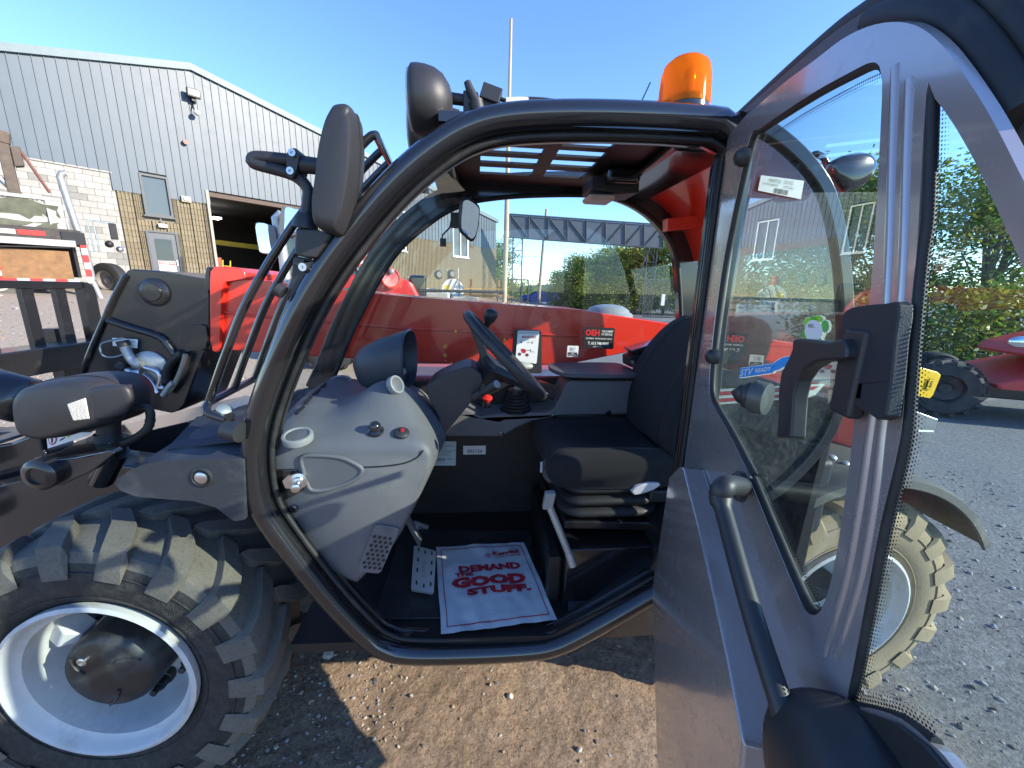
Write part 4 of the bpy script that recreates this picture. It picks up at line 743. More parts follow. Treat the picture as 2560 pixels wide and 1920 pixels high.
# interior mirror
imr = node_part('interior_mirror', TH)
P = smooth(LV('A4', .60, [(1528, 968), (1560, 953), (1600, 970), (1645, 1005), (1652, 1050), (1640, 1150), (1620, 1225), (1590, 1248), (1550, 1215), (1515, 1180), (1512, 1100), (1520, 1020)]), 2, closed=True)
c = sum(P, Vector())/len(P); P = [p+Vector((0, -.25*(p.z-c.z)+.30*(p.x-c.x), 0)) for p in P]
mb = MB(); mb.pillow(P, (-.005, .016, .004), steps=((-1, .93), (-.7, 1), (.5, 1), (1, .8))); part('mirror_housing', mb, K['plast'], 50, parent=imr)
c = sum(P, Vector())/len(P); g = [c+(p-c)*.86+Vector((.0058, -.0182, -.0045)) for p in P]; mb = MB(); mb.add(g, tessellate_polygon([g])); part('mirror_face', mb, K['mirror'], 0, parent=imr)
mb = MB(); mb.obox(onV(px('A4', 1490, 1110), .63), (.016, 0, 0), (0, .012, 0), (0, 0, .026)); mb.tube(LV('A4', .63, [(1465, 1090), (1450, 1160), (1400, 1210), (1395, 1240)]), .003, 6); mb.obox(onV(px('A4', 1405, 1262), .63), (.011, 0, 0), (0, .008, 0), (0, 0, .014)); part('mirror_bracket', mb, K['plast'], 40, parent=imr)
# the paper mat lying on the floor: a thing of its own
def make_paper():
    Q = [onW(px('A8', *q), FW+.014) for q in ((822, 250), (1283, 225), (1460, 632), (848, 712))]
    class PD(Decal):
        def P(s, x, y, k):
            p = Decal.P(s, x, y, 0); return p+Vector((.004*noise.noise((x*3, y*3, 1)), .004*noise.noise((x*3, y*3, 7)), .0045*noise.noise((x*3.2, y*3.2, 4))+.0035*noise.noise((x*8, y*8, 2))+.003+.0030*k))
    D = PD(Q, 1); D.n = Vector((0, 0, 1)); pm = mat('mat_paper', (.58, .62, .64), .7, var=.05, dirt=.75, dcol=(.20, .13, .08), ds=17, dedge=.60); i0 = D.mi(pm); n = 30
    D.mb.add([D.P(i/n, j/n, 0) for j in range(n+1) for i in range(n+1)], [(j*(n+1)+i, j*(n+1)+i+1, (j+1)*(n+1)+i+1, (j+1)*(n+1)+i) for j in range(n) for i in range(n)], i0)
    ri = flat('mat_red_ink', (.42, .012, .03), .6)
    def strip(x0, y0, x1, y1):
        for t in range(24):
            a, b = t/24, (t+1)/24
            if abs(x1-x0) > abs(y1-y0): D.poly([(x0+(x1-x0)*a, y0), (x0+(x1-x0)*b, y0), (x0+(x1-x0)*b, y1), (x0+(x1-x0)*a, y1)], ri, 1)
            else: D.poly([(x0, y0+(y1-y0)*a), (x1, y0+(y1-y0)*a), (x1, y0+(y1-y0)*b), (x0, y0+(y1-y0)*b)], ri, 1)
    strip(.05, .055, .95, .063); strip(.05, .945, .95, .953); strip(.05, .055, .057, .953); strip(.943, .055, .95, .953)
    D.text('Kendall', .60, .135, .90, .19, ri, 1.6, .04, .1); D.text('LIQUID TITANIUM', .62, .205, .90, .23, ri, 1.6, .02); D.disc(.55, .185, .035, .03, ri, 1.2); D.disc(.55, .185, .028, .024, pm, 1.6); D.disc(.55, .185, .016, .013, ri, 2)
    D.text('DEMAND', .22, .31, .86, .395, ri, 1.6, .05); D.text('THE', .17, .40, .35, .445, ri, 1.6, .05); D.text('GOOD', .13, .455, .86, .575, ri, 1.8, .07); D.text('STUFF.', .26, .585, .88, .675, ri, 1.6, .06)
    o = D.build('paper_floor_mat', None); o.location = toW(0, 0, 0); o.rotation_euler = (0, 0, PSI)
    tag(o, 'white paper floor mat with red slogan print lying on the cab floor', 'floor mat')
make_paper()
# ================================================================== wheels
def tyre_mesh(R, wd, lugs, face, m_side=0, m_tread=1):
    """lug tyre in local frame: axis Y, outer face at y=-wd/2 side; returns MB"""
    mb = MB(); h = wd/2; rb = R-.025
    prof = [(.232, -h*.72), (.245, -h*.86), (.262, -h*.93), (.30, -h*1.0), (.335, -h*1.0), (rb-.035, -h*.97), (rb-.012, -h*.90), (rb-.002, -h*.72), (rb, 0), (rb-.002, h*.72), (rb-.012, h*.90), (rb-.04, h), (.30, h), (.232, h*.75)]
    n = 72; vs = []; fs = []; ms = []
    for r, y in prof:
        for k in range(n): a = 2*math.pi*k/n; vs.append((r*math.cos(a), y, r*math.sin(a)))
    for i in range(len(prof)-1):
        for k in range(n): fs.append((i*n+k, i*n+(k+1) % n, (i+1)*n+(k+1) % n, (i+1)*n+k)); ms.append(m_tread if 5 <= i <= 10 else m_side)
    mb.v = vs; mb.f = fs; mb.m = ms
    for s in (-1, 1):                       # chevron lugs from shoulder to past the middle
        for i in range(lugs):
            a0 = 2*math.pi*(i+(.5 if s > 0 else 0))/lugs; rows = []
            for t, sk, wa, top in ((0, .0, .092, R-.052), (.07, .0, .094, R-.014), (.30, .06, .098, R-.001), (.62, .17, .095, R), (.98, .36, .085, R), (1.08, .40, .07, R-.004)):
                y = s*h*(1.035-t); ac = a0+sk*.62; wa *= 1.5
                lo = rb-.02 if t > .06 else rb-.075
                rows.append([(lo, ac-wa*.66, y), (top, ac-wa*.50, y), (top, ac+wa*.50, y), (lo, ac+wa*.66, y)])
            mb.loft([[(r*math.cos(a), y, r*math.sin(a)) for r, a, y in row] for row in rows], m=m_tread)
    for r, w2, y in ((.268, .003, -h*.945), (.345, .0025, -h*1.0)):    # moulded rings on the sidewall
        mb.tube([(r*math.cos(2*math.pi*k/72), y-.0005, r*math.sin(2*math.pi*k/72)) for k in range(72)], w2, 6, closed=True, m=m_side)
    return mb
def wheel(name, cu, cv, cw, R, wd, msides, mtread, label, hubcap=True, rot=0):
    wn = thing(name, None, None, parent=TH); wn.location = (cu, cv+wd/2, cw); wn.rotation_euler = (0, rot, 0)
    if label: wn['label'] = label
    part('tyre', tyre_mesh(R, wd, 18, 0), [msides, mtread], 40, .005, 2, parent=wn)
    h = wd/2
    mb = MB(); mb.lathe((0, 0, 0), (0, -1, 0), [(.242, h*.86), (.244, h*.99), (.234, h*1.02), (.226, h*.98), (.222, h*.86), (.205, h*.80), (.198, h*.45), (.192, h*.15), (.176, h*-.02), (.150, h*-.10), (.02, h*-.11), (.02, h*-.2), (.205, h*-.2)], 64, caps=False); part('rim', mb, K['rim'], 50, parent=wn)
    if hubcap:
        mb = MB(); mb.lathe((0, 0, 0), (0, -1, 0), [(.112, h*-.12), (.118, h*.10), (.117, h*.68), (.108, h*.765), (.100, h*.79), (.05, h*.80), (.001, h*.80)], 40); part('hub_cap', mb, K['hub'], 40, parent=wn)
        c = Vector((-.055, -h*.805, .045)); mb = MB(); mb.lathe(c, (0, -1, 0), [(.012, -.004), (.012, .004), (.008, .006), (.001, .003)], 12); part('drain_plug', mb, K['chrome'], 40, parent=wn)
        mb = MB()
        for k in range(3):
            a0 = math.radians(30+120*k); P = [(.10*math.cos(a0+t*.5)*(1-t*.45), -h*.80, .10*math.sin(a0+t*.5)*(1-t*.45)) for t in [i/8 for i in range(9)]]; mb.tube(P, .005, 6)
        o = part('cast_ribs', mb, K['hub'], 60, parent=wn); o['kind'] = 'stuff'
    for k in range(8):
        a = math.radians(22+45*k); c = Vector((.150*math.cos(a), h*.02, .158*math.sin(a)))
        mb = MB(); mb.lathe(c, (0, -1, 0), [(.021, -.01), (.021, .012), (.017, .014)], 16); mb.lathe(c, (0, -1, 0), [(.017, .010), (.017, .040)], 6); mb.lathe(c, (0, -1, 0), [(.010, .038), (.010, .062)], 10); part('wheel_nut', mb, K['hub'], 30, parent=wn)
    a = math.radians(158); c = Vector((.185*math.cos(a), -h*.38, .190*math.sin(a))); mb = MB(); t = Vector((math.sin(a), 0, -math.cos(a))); d = Vector((math.cos(a), 0, math.sin(a)))
    mb.loft([[c+d*.02+t*s*.035+Vector((0, -q, 0)) for s, q in ((-1, -.03), (1, -.03), (1, .0), (-1, .0))], [c-d*.025+t*s*.028+Vector((0, -q, 0)) for s, q in ((-1, -.05), (1, -.05), (1, .022), (-1, .022))], [c-d*.06+t*s*.016+Vector((0, -q, 0)) for s, q in ((-1, -.05), (1, -.05), (1, .0), (-1, .0))]]); part('valve_guard', mb, K['rim'], 40, .006, parent=wn)
    return wn
wf = wheel('front_wheel', -1.085, -.015, .455, .43, .315, K['tyre'], K['tread'], 'front wheel with dusty black tyre and white rim', rot=.1)
Q = [Vector((.345*math.cos(a)-.0, -.1595, .345*math.sin(a))) for a in (1, 2)]
def arc_text(parent, txt, a0, a1, r0, r1, y):
    D = Decal([(0, y, 0)]*4, .0); m = K['tyre']
    def P(x, yy, k): a = math.radians(a0+(a1-a0)*x); r = r1+(r0-r1)*yy; return Vector((r*math.cos(a), y-.0012, r*math.sin(a)))
    D.P = P; D.text(txt, 0, 0, 1, 1, mat('tyre_letter', (.06, .058, .052), .8), 1, .01); D.build('tyre_lettering', parent)
arc_text(wf, '12-16.5 NHS AT 560 KPA 80 PSI', 62, 22, .318, .333, -.1585); arc_text(wf, 'MAX LOAD 2400 KG', 55, 28, .29, .303, -.1565)
wr = wheel('rear_wheel', 1.22, .125, .425, .43, .30, K['tyre_sand'], K['tyre_sand'], 'rear wheel with sand coloured tyre and pale rim', hubcap=False)
wx = copy_tree(wr, TH); wx.location = (1.22, 1.62, .425); wx['label'] = 'far rear wheel'
wx = copy_tree(wf, TH); wx.location = (-1.085, 1.70, .43); wx.rotation_euler = (0, .1, math.pi); wx['label'] = 'far front wheel'
for u in (-1.085, 1.22): mb = MB(); mb.cyl((u, .25, .42), (u, 1.6, .42), .075, 14); part('axle', mb, K['blackd'], 40)
mb = MB(); mb.box((-1.25, .5, .36), (-.9, 1.3, .66)); part('axle_housing', mb, K['blackd'], 40)
# ================================================================== front fender
fd = node_part('front_fender', TH)
SK = [(595, 190), (610, 160), (680, 112), (760, 82), (860, 66), (1000, 58), (1215, 58), (1262, 60), (1268, 200), (1268, 372), (1215, 380), (1190, 365), (1120, 310), (1000, 276), (860, 266), (700, 252), (625, 222)]
P = LV('A3', -.005, SK); mb = MB(); mb.prism(P, (0, .03, 0)); part('fender_skirt', mb, K['fender'], 30, .008, 3, parent=fd)
top = smooth(LV('A3', .0, [(600, 180), (680, 112), (760, 82), (860, 66), (1000, 58), (1215, 58), (1262, 62)]), 3)
mb = MB(); rings = []
for v, dz, du in ((.02, 0, 0), (.08, .018, -.0), (.2, .030, -.005), (.42, .034, -.01)): rings.append([p+Vector((du-.0, v, dz*(.4+.6*i/len(top)))) for i, p in enumerate(top)])
for v, dz, du in ((.42, .01, -.01), (.02, -.022, 0)): rings.append([p+Vector((du, v, dz)) for p in top])
mb.loft(rings, closed=False, caps=False); part('fender_top', mb, K['fender'], 50, parent=fd)
mb = MB(); P = [onV(px('A2', 1170, 1455), .06), onV(px('A2', 1700, 1405), .06), onV(px('A2', 1740, 1160), .36), onV(px('A2', 1370, 1235), .36)]; P = [Vector((p.x, p.y, top[-1].z+.028-.03*(top[-1].x-p.x)/.25)) for p in P]; mb.prism(P, (0, 0, .008)); part('grip_pad', mb, mat('grip_pad', (.03, .034, .05), .8, bump=1, bs=260, var=.2), 0, .002, parent=fd)
c = onV(px('A3', 1047, 152), -.007); mb = MB(); mb.lathe(c, (0, -1, 0), [(.026, -.003), (.026, .001), (.021, .004), (.017, -.001)], 24); part('lock_recess', mb, K['plast'], 40, parent=fd); mb = MB(); mb.lathe(c, (0, -1, 0), [(.0145, -.002), (.0145, .005), (.010, .007), (.001, .0072)], 20); part('fender_lock', mb, K['chrome'], 40, parent=fd)
# ================================================================== headlight on its bracket
hl = node_part('headlight', TH)
P = smooth(LV('A2', .25, [(275, 1010), (320, 940), (430, 895), (600, 868), (760, 868), (880, 905), (945, 985), (957, 1070), (935, 1150), (850, 1195), (700, 1225), (560, 1266), (420, 1278), (320, 1240), (282, 1140)]), 3, closed=True)
mb = MB(); mb.pillow(P, (.01, .085, 0), steps=((-1, .70), (-.93, .84), (-.75, .94), (-.4, .99), (0, 1), (.4, .99), (.8, .9), (1, .7))); part('lamp_housing', mb, K['plast'], 50, parent=hl)
cm_ = sum(P, Vector())/len(P); mb = MB(); mb.tube([cm_+(p-cm_)*.992+Vector((-.004, -.034, 0)) for p in P], .0025, 6, closed=True); part('mould_seam', mb, K['rubber'], 60, parent=hl)
P = smooth(LV('A2', .178, [(600, 1000), (700, 950), (860, 945), (915, 1000), (920, 1080), (880, 1140), (780, 1175), (650, 1190), (610, 1120)]), 3, closed=True); mb = MB(); mb.pillow(P, (.0, .012, 0)); part('lamp_bulge', mb, K['plast'], 50, parent=hl)
P = LV('A2', .163, [(455, 1080), (590, 1032), (618, 1185), (500, 1198)]); mb = MB(); mb.prism(P, (0, .02, 0)); part('marker_lens', mb, mat('marker_lens', (.62, .58, .50), .12, bump=1.0, bs=220, var=.2), 0, .004, parent=hl)
A = onV(px('A2', 752, 1180), .25); B = onV(px('A2', 752, 1320), .25); mb = MB(); mb.cyl(A, B, .027, 20); mb.cyl(B-Vector((0, 0, .004)), B+Vector((0, 0, .02)), .031, 20); part('lamp_post', mb, K['plast'], 40, parent=hl)
zb = B.z-.004; P = [onW(px('A2', *q), zb) for q in ((205, 1490), (240, 1450), (420, 1400), (640, 1290), (830, 1268), (905, 1290), (760, 1390), (520, 1440), (300, 1470))]; mb = MB(); mb.prism(P, (0, 0, -.008)); part('bracket_plate', mb, K['black'], 0, .002, parent=hl)
P = LV('A2', P[0].y-.01, [(205, 1495), (300, 1478), (520, 1448), (760, 1398), (790, 1420), (640, 1540), (430, 1640), (300, 1650), (215, 1600)]); mb = MB(); mb.prism(P, (0, .03, 0)); part('bracket_web', mb, K['black'], 30, .004, parent=hl)
c = onV(px('A2', 290, 1562), P[0].y-.012); mb = MB(); mb.lathe(c, (0, -1, 0), [(.040, -.02), (.040, .008), (.034, .014), (.022, .016), (.020, .010), (.001, .010)], 28); part('pivot_cap', mb, K['blackd'], 40, parent=hl)
mb = MB(); mb.cyl(onV(px('A2', 800, 1400), .26), onV(px('A2', 700, 1600), .30), .032, 16); part('bracket_tube', mb, K['black'], 40, parent=hl)
hose = smooth(LV('A2', .24, [(930, 1110), (1010, 1105), (1040, 1150), (1025, 1240), (960, 1300), (880, 1340), (810, 1365)]), 6); mb = MB(); mb.tube(hose, [.011+(.0018 if (i % 2 and i > 14) else 0) for i in range(len(hose))], 10); part('cable_conduit', mb, K['rubber'], 40, parent=hl)
mb = MB(); mb.obox(onV(px('A2', 775, 1390), .235), (.012, 0, .01), (0, .012, 0), (-.008, 0, .014)); part('connector', mb, mat('connector', (.55, .5, .3), .5), 0, .003, parent=hl)
Q = [onV(px('A2', *q), .30) for q in ((322, 1275), (640, 1275), (600, 1300), (332, 1385))]; D = Decal(Q, .001); D.rect(0, 0, 1, 1, K['white'], 1, thick=.004); D.disc(.14, .5, .10, .36, K['red_ink'], 2); D.disc(.14, .5, .075, .27, K['white'], 3); D.rect(.12, .3, .16, .7, K['black_ink'], 4); D.poly([(.46, .5), (.56, .5), (.51, .25)], K['yellow_ink'], 2); D.poly([(.3, .6), (.42, .4), (.44, .5), (.32, .7)], K['black_ink'], 2); D.build('warning_label', TH)
# front chassis members under the head
mb = MB(); mb.prism([(-1.0, .42, .50), (-1.0, .42, .84), (-1.35, .42, .90), (-1.75, .42, .80), (-2.05, .42, .72), (-2.05, .42, .52), (-1.5, .42, .42)], (0, .12, 0)); part('front_frame', mb, K['black'], 0, .01)
mb = MB(); mb.prism([(-1.0, .86, .50), (-1.0, .86, .84), (-1.35, .86, .90), (-1.75, .86, .80), (-2.05, .86, .72), (-2.05, .86, .52), (-1.5, .86, .42)], (0, .45, 0)); part('front_frame', mb, K['black'], 0, .01)
mb = MB(); mb.tube([(-1.95, .2, .66), (-1.95, 1.3, .66)], .07, 18); part('front_beam', mb, K['blackd'], 40)
# ================================================================== boom
V0, V1 = .92, 1.22
bm = node_part('boom', TH)
BT = [(-1.22, 1.535), (-.9, 1.505), (-.414, 1.462), (.395, 1.418), (.87, 1.358), (1.55, 1.27)]; BB = [(1.55, 1.16), (1.1, 1.22), (.752, 1.240), (.365, 1.158), (.14, 1.146), (-.5, 1.165), (-1.22, 1.212)]
mb = MB(); mb.prism([Vector((a, V0, b)) for a, b in BT+BB], (0, V1-V0, 0)); part('boom_tube', mb, K['red'], 30, .022, 4, parent=bm)
mb = MB(); mb.tube([Vector((a, V0-.001, b*.52+c_*.48)) for (a, b), c_ in zip(BT[:4], (1.212, 1.185, 1.16, 1.16))], .006, 8); part('weld_seam', mb, K['red'], 60, parent=bm)
P = LV('A2', .895, [(1448, 215), (1452, 160), (1480, 128), (1600, 130), (1668, 142), (1692, 170), (1700, 212), (1560, 235), (1535, 300), (1525, 540), (1520, 690), (1495, 722), (1465, 712), (1450, 640)]); mb = MB(); mb.prism(P, (0, .35, 0)); part('boom_flange', mb, K['red'], 30, .012, 3, parent=bm)
P = LV('A2', .90, [(1412, 180), (1425, 130), (1450, 128), (1452, 300), (1416, 300)]); mb = MB(); mb.prism(P, (0, .33, 0)); part('wear_pad', mb, K['blackd'], 0, .006, parent=bm); P = LV('A2', .90, [(1420, 545), (1452, 525), (1460, 712), (1440, 705), (1424, 660)]); mb = MB(); mb.prism(P, (0, .33, 0)); part('wear_pad', mb, K['blackd'], 0, .006, parent=bm)
c = Vector((.53, 1.06, 1.405)); cp = onV(px('B4', 1612, 880), 1.08); mb = MB(); mb.lathe(Vector((cp.x, 1.08, cp.z-.03)), (0, 0, 1), [(.125, 0), (.125, .035), (.115, .045)], 32); mb.lathe(Vector((cp.x, 1.08, cp.z-.03)), (0, 0, 1), [(.112, .040), (.10, .062), (.07, .078), (.03, .085), (.001, .086)], 32); part('boom_cap', mb, mat('cap_grey', (.22, .25, .27), .4, var=.1), 40, parent=bm)
# lift ram and engine cover
mb = MB(); mb.cyl((-.4, 1.0, .70), (1.0, 1.0, 1.12), .055, 18); part('lift_ram', mb, K['black'], 40)
mb = MB(); mb.box((-.6, 1.25, .5), (1.2, 1.7, 1.02)); part('engine_cover', mb, K['red2'], 0, .05, 4)
# boom head
hd = node_part('boom_head', TH)
HP = [(852, 185), (880, 155), (920, 145), (1110, 158), (1420, 212), (1446, 330), (1452, 640), (1422, 700), (1380, 800), (1275, 1085), (1240, 1125), (1180, 1142), (1000, 1105), (800, 1030), (640, 940), (560, 880), (600, 760), (640, 650), (780, 330)]
P = LV('A2', .90, HP); mb = MB(); mb.prism(P, (0, .33, 0)); part('head_casting', mb, K['blackd'], 30, .012, 3, parent=hd)
c = onV(px('A2', 1072, 305), .898); mb = MB(); mb.lathe(c, (0, -1, 0), [(.058, -.01), (.058, .006), (.050, .012), (.036, .013), (.034, .020), (.001, .021)], 28); mb.obox(c+Vector((0, -.021, 0)), (.01, 0, -.01), (0, .001, 0), (.002, 0, .002)); part('pivot_pin', mb, K['blackd'], 40, parent=hd)
mb = MB(); mb.tube(smooth(LV('A2', .895, [(750, 500), (900, 550), (1100, 612), (1160, 670), (1205, 735)]), 3), .016, 8); part('gusset', mb, K['blackd'], 60, parent=hd)
P = smooth(LV('A2', .885, [(1225, 620), (1260, 560), (1340, 530), (1425, 545), (1425, 690), (1340, 710), (1240, 720)]), 2, closed=True); mb = MB(); mb.prism(P, (0, .02, 0)); part('head_boss', mb, K['blackd'], 30, .008, 3, parent=hd)
mb = MB(); mb.tube(LV('A2', .897, [(870, 190), (790, 340), (650, 660), (565, 875)]), .012, 8); part('edge_weld', mb, K['blackd'], 60, parent=hd)
c = onV(px('A2', 1040, 830), .895); mb = MB(); mb.lathe(c, (0, -1, 0), [(.075, -.02), (.075, .004), (.06, .012), (.001, .013)], 26); part('cylinder_head', mb, K['galv'], 40, parent=hd)
def fit(pts, r, m, name, v=.87): mb = MB(); P = smooth(LV('A2', v, pts), 4); mb.tube(P, r, 10); part(name, mb, m, 50, parent=hd)
fit([(845, 640), (880, 720), (925, 790), (980, 810)], .018, K['galv'], 'quick_coupler'); fit([(845, 640), (862, 680)], .022, K['plast'], 'coupler_cap', .868)
fit([(860, 735), (780, 755), (715, 745), (692, 700), (705, 660), (770, 640), (850, 622)], .0035, mat('grey_cord', (.22, .26, .28), .6), 'cap_strap')
fit([(850, 830), (930, 865), (1000, 890), (1050, 940), (1090, 1000)], .014, K['chrome'], 'hydraulic_pipe'); fit([(815, 810), (865, 835)], .022, K['rubber'], 'dust_cap', .865)
fit([(1000, 825), (1080, 850), (1110, 900), (1100, 960), (1140, 965)], .011, K['chrome'], 'hydraulic_pipe'); fit([(1285, 735), (1250, 850), (1200, 950), (1150, 1010)], .010, mat('pipe_dusty', (.30, .27, .19), .6), 'hydraulic_pipe')
fit([(920, 870), (985, 865)], .020, K['chrome'], 'pipe_nut', .862); fit([(870, 870), (900, 905), (935, 915)], .012, K['galv'], 'drop_ring', .86); fit([(950, 905), (985, 940), (1030, 945)], .012, K['galv'], 'drop_ring', .86); fit([(1130, 1020), (1170, 960), (1200, 930)], .013, K['galv'], 'pipe_clamp', .865)
fit([(1260, 720), (1180, 800), (1150, 870), (1150, 930)], .017, K['rubber'], 'hydraulic_hose', .88)
Q = [onV(px('A2', *q), .896) for q in ((778, 620), (955, 632), (950, 692), (780, 675))]; D = Decal(Q, .001); D.rect(0, 0, 1, 1, K['white'], 1); D.rect(.5, .3, .9, .36, K['grey_ink'], 2); D.rect(.1, .7, .9, .74, K['grey_ink'], 2); D.disc(.72, .45, .04, .12, K['grey_ink'], 2); D.build('head_label', hd)
# ================================================================== fork carriage
fc = node_part('fork_carriage', TH); UC = -2.2
rail = [(UC, .25, 1.475), (UC, 1.46, 1.470), (UC, 1.495, 1.462), (UC, 1.512, 1.43), (UC, 1.515, 1.17)]
mb = MB(); mb.sweep([Vector(p) for p in rail[:2]], [(-.018, -.02), (.018, -.02), (.018, .02), (-.018, .02)], b=(1, 0, 0)); part('top_rail', mb, K['blackd'], 0, .004, parent=fc)
for v in (.5, .74, .98, 1.175, 1.33): mb = MB(); mb.box((UC-.012, v-.028, 1.12), (UC+.012, v+.028, 1.458)); part('upright', mb, K['blackd'], 0, .003, parent=fc)
mb = MB(); mb.prism([(UC-.02, 1.44, 1.12), (UC-.02, 1.44, 1.488), (UC-.02, 1.485, 1.485), (UC-.02, 1.51, 1.465), (UC-.02, 1.518, 1.43), (UC-.02, 1.518, 1.12)], (.04, 0, 0)); part('end_upright', mb, K['blackd'], 0, .004, parent=fc)
mb = MB(); mb.box((UC-.06, .25, 1.065), (UC+.10, 1.50, 1.185)); part('cross_beam', mb, K['blackd'], 0, .008, 3, parent=fc)
mb = MB(); mb.box((UC-.05, .25, .70), (UC+.03, 1.50, .80)); part('cross_beam', mb, K['blackd'], 0, .008, 3, parent=fc)
for v in (.75, 1.32): mb = MB(); mb.prism([(UC-.05, v, .66), (UC-.05, v, 1.25), (UC-.11, v, 1.25), (UC-.11, v, .70), (UC-1.1, v, .67), (UC-1.1, v, .655)], (0, .10, 0)); part('fork', mb, K['blackd'], 0, .006, parent=fc)
A, B = onU(px('A2', -60, 960), -1.62), onU(px('A2', 210, 1050), -1.62); A = onV(px('A2', -80, 985), .62); B = onV(px('A2', 205, 1060), .62); mb = MB(); mb.tube([A, A.lerp(B, .9), B, B+(B-A).normalized()*.03], [.085, .085, .078, .05], 20); part('tilt_link', mb, K['blackd'], 50, parent=fc)
mb = MB(); P = LV('A2', .60, [(-60, 1370), (60, 1350), (270, 1262), (300, 1400), (420, 1640), (180, 1760), (-60, 1760)]); mb.prism(P, (0, .12, 0)); part('lower_link', mb, K['black'], 0, .012, parent=fc)
# ================================================================== screen guard
sg = node_part('screen_guard', TH)
GP = [(-.735, 1.215), (-.675, 1.345), (-.610, 1.47), (-.498, 1.629), (-.40, 1.735), (-.325, 1.812), (-.306, 1.822)]
for v in (.05, .18, .31, .44, .57, .70):
    P = smooth([Vector((a-.10*v*(1 if i < 5 else .8), v, b+.06*v*(i/6))) for i, (a, b) in enumerate(GP)], 4); mb = MB(); mb.tube(P, .0095, 10); part('guard_bar', mb, K['black'], 60, parent=sg)
def gpt(i, v): a, b = GP[i]; return Vector((a-.10*v*(1 if i < 5 else .8), v, b+.06*v*(i/6)))
for i in (0, 6): mb = MB(); mb.tube([gpt(i, .05), gpt(i, .70)], .0095, 10); part('cross_bar', mb, K['black'], 60, parent=sg)
mb = MB(); mb.tube([gpt(6, .70), gpt(6, .70)+Vector((.10, 0, -.01))], .0095, 8); part('cross_bar', mb, K['black'], 60, parent=sg)
b0 = gpt(0, .05); mb = MB(); mb.tube(smooth([b0, onV(px('A2', 1425, 1105), .03), onV(px('A2', 1445, 1145), .02), onV(px('A2', 1560, 1185), .02)], 4), .0095, 10); part('guard_foot', mb, K['black'], 60, parent=sg)
P = smooth(LV('A2', .015, [(1540, 1200), (1565, 1150), (1590, 1140), (1612, 1160), (1600, 1240), (1560, 1310), (1528, 1300)]), 2, closed=True); mb = MB(); mb.prism(P, (0, .008, 0)); part('guard_bracket', mb, K['black'], 30, .002, parent=sg)
A, B = onV(px('A2', 1560, 1255), .0), onV(px('A2', 1665, 1275), -.01); mb = MB(); mb.tube([A, B], [.022, .024], 18); part('rubber_stop', mb, K['plast'], 50, parent=sg)
c = onV(px('A2', 1550, 1120), .03); mb = MB(); mb.lathe(c, (.4, -.3, .8), [(.016, -.012), (.018, .004), (.012, .008), (.001, .009)], 6); part('wing_nut', mb, K['galv'], 40, parent=sg)
# latch strut where the guard meets the pillar
P = LV('A2', .02, [(2020, 60), (2100, 150), (2125, 170), (2090, 260), (2040, 330), (2000, 380), (1990, 290), (2010, 210)]); mb = MB(); mb.prism(P, (0, .03, 0)); part('guard_hinge', mb, K['plast'], 30, .005, parent=sg)
mb = MB(); mb.tube(LV('A2', .03, [(2035, 340), (1960, 520), (1900, 690), (1850, 830)]), .012, 8); part('gas_strut', mb, K['black'], 60, parent=sg)
mb = MB(); mb.tube(LV('A2', .025, [(1915, 280), (1960, 310)]), .016, 12); part('hinge_pin', mb, K['plast'], 60, parent=sg)
# ================================================================== near mirror
nm = node_part('side_mirror', TH)
P = smooth(LV('A4', .0, [(715, 362), (795, 366), (812, 450), (822, 620), (808, 850), (765, 1080), (720, 1195), (690, 1212), (600, 1190), (562, 1150), (550, 1040), (575, 850), (600, 650), (640, 480), (680, 392)]), 3, closed=True)
mb = MB(); mb.pillow(P, (0, .055, 0), steps=((-1, .78), (-.97, .90), (-.8, .975), (-.4, 1), (.6, 1), (.9, .97), (1, .9))); part('mirror_housing', mb, K['plast'], 50, parent=nm)
cm_ = sum(P, Vector())/len(P); mb = MB(); mb.tube([cm_+(p-cm_)*1.003+Vector((0, .012, 0)) for p in P], .0028, 6, closed=True); part('mould_seam', mb, K['rubber'], 60, parent=nm)
P = smooth(LV('A4', .02, [(575, 725), (330, 690), (130, 672), (88, 690), (110, 718), (330, 780), (420, 830), (470, 900), (470, 980), (455, 1080)]), 4); mb = MB(); mb.tube(P, .0125, 12); part('mirror_arm', mb, K['plast'], 60, parent=nm)
c = onV(px('A4', 585, 742), .02); mb = MB(); mb.ball(c, .021, 16); mb.tube([onV(px('A4', 420, 725), .015), c], .0165, 12); mb.tube([c, c+Vector((.05, 0, 0))], .012, 10); part('ball_joint', mb, K['plast'], 60, parent=nm)
P = smooth(LV('A4', -.005, [(322, 660), (340, 618), (385, 610), (410, 650), (395, 740), (375, 800), (345, 812), (322, 780)]), 3, closed=True); mb = MB(); mb.prism(P, (0, .055, 0)); part('arm_clamp', mb, K['plast'], 30, .006, 3, parent=nm)
for q in ((362, 642), (350, 768)): c = onV(px('A4', *q), -.007); mb = MB(); mb.lathe(c, (0, -1, 0), [(.0075, -.003), (.0075, .004), (.003, .004), (.001, .001)], 12); part('clamp_screw', mb, K['chrome'], 40, parent=nm)
A, B = onV(px('A4', 455, 1065), .02), onV(px('A4', 450, 1165), .02); mb = MB(); mb.tube([A, A.lerp(B, .4), B], [.017, .024, .027], 18); part('arm_socket', mb, K['plast'], 50, parent=nm)
P = LV('A4', .0, [(380, 1158), (510, 1165), (640, 1212), (600, 1260), (520, 1370), (440, 1362), (368, 1345)]); mb = MB(); mb.prism(P, (0, .06, 0)); part('mirror_bracket', mb, K['plast'], 30, .008, 3, parent=nm)
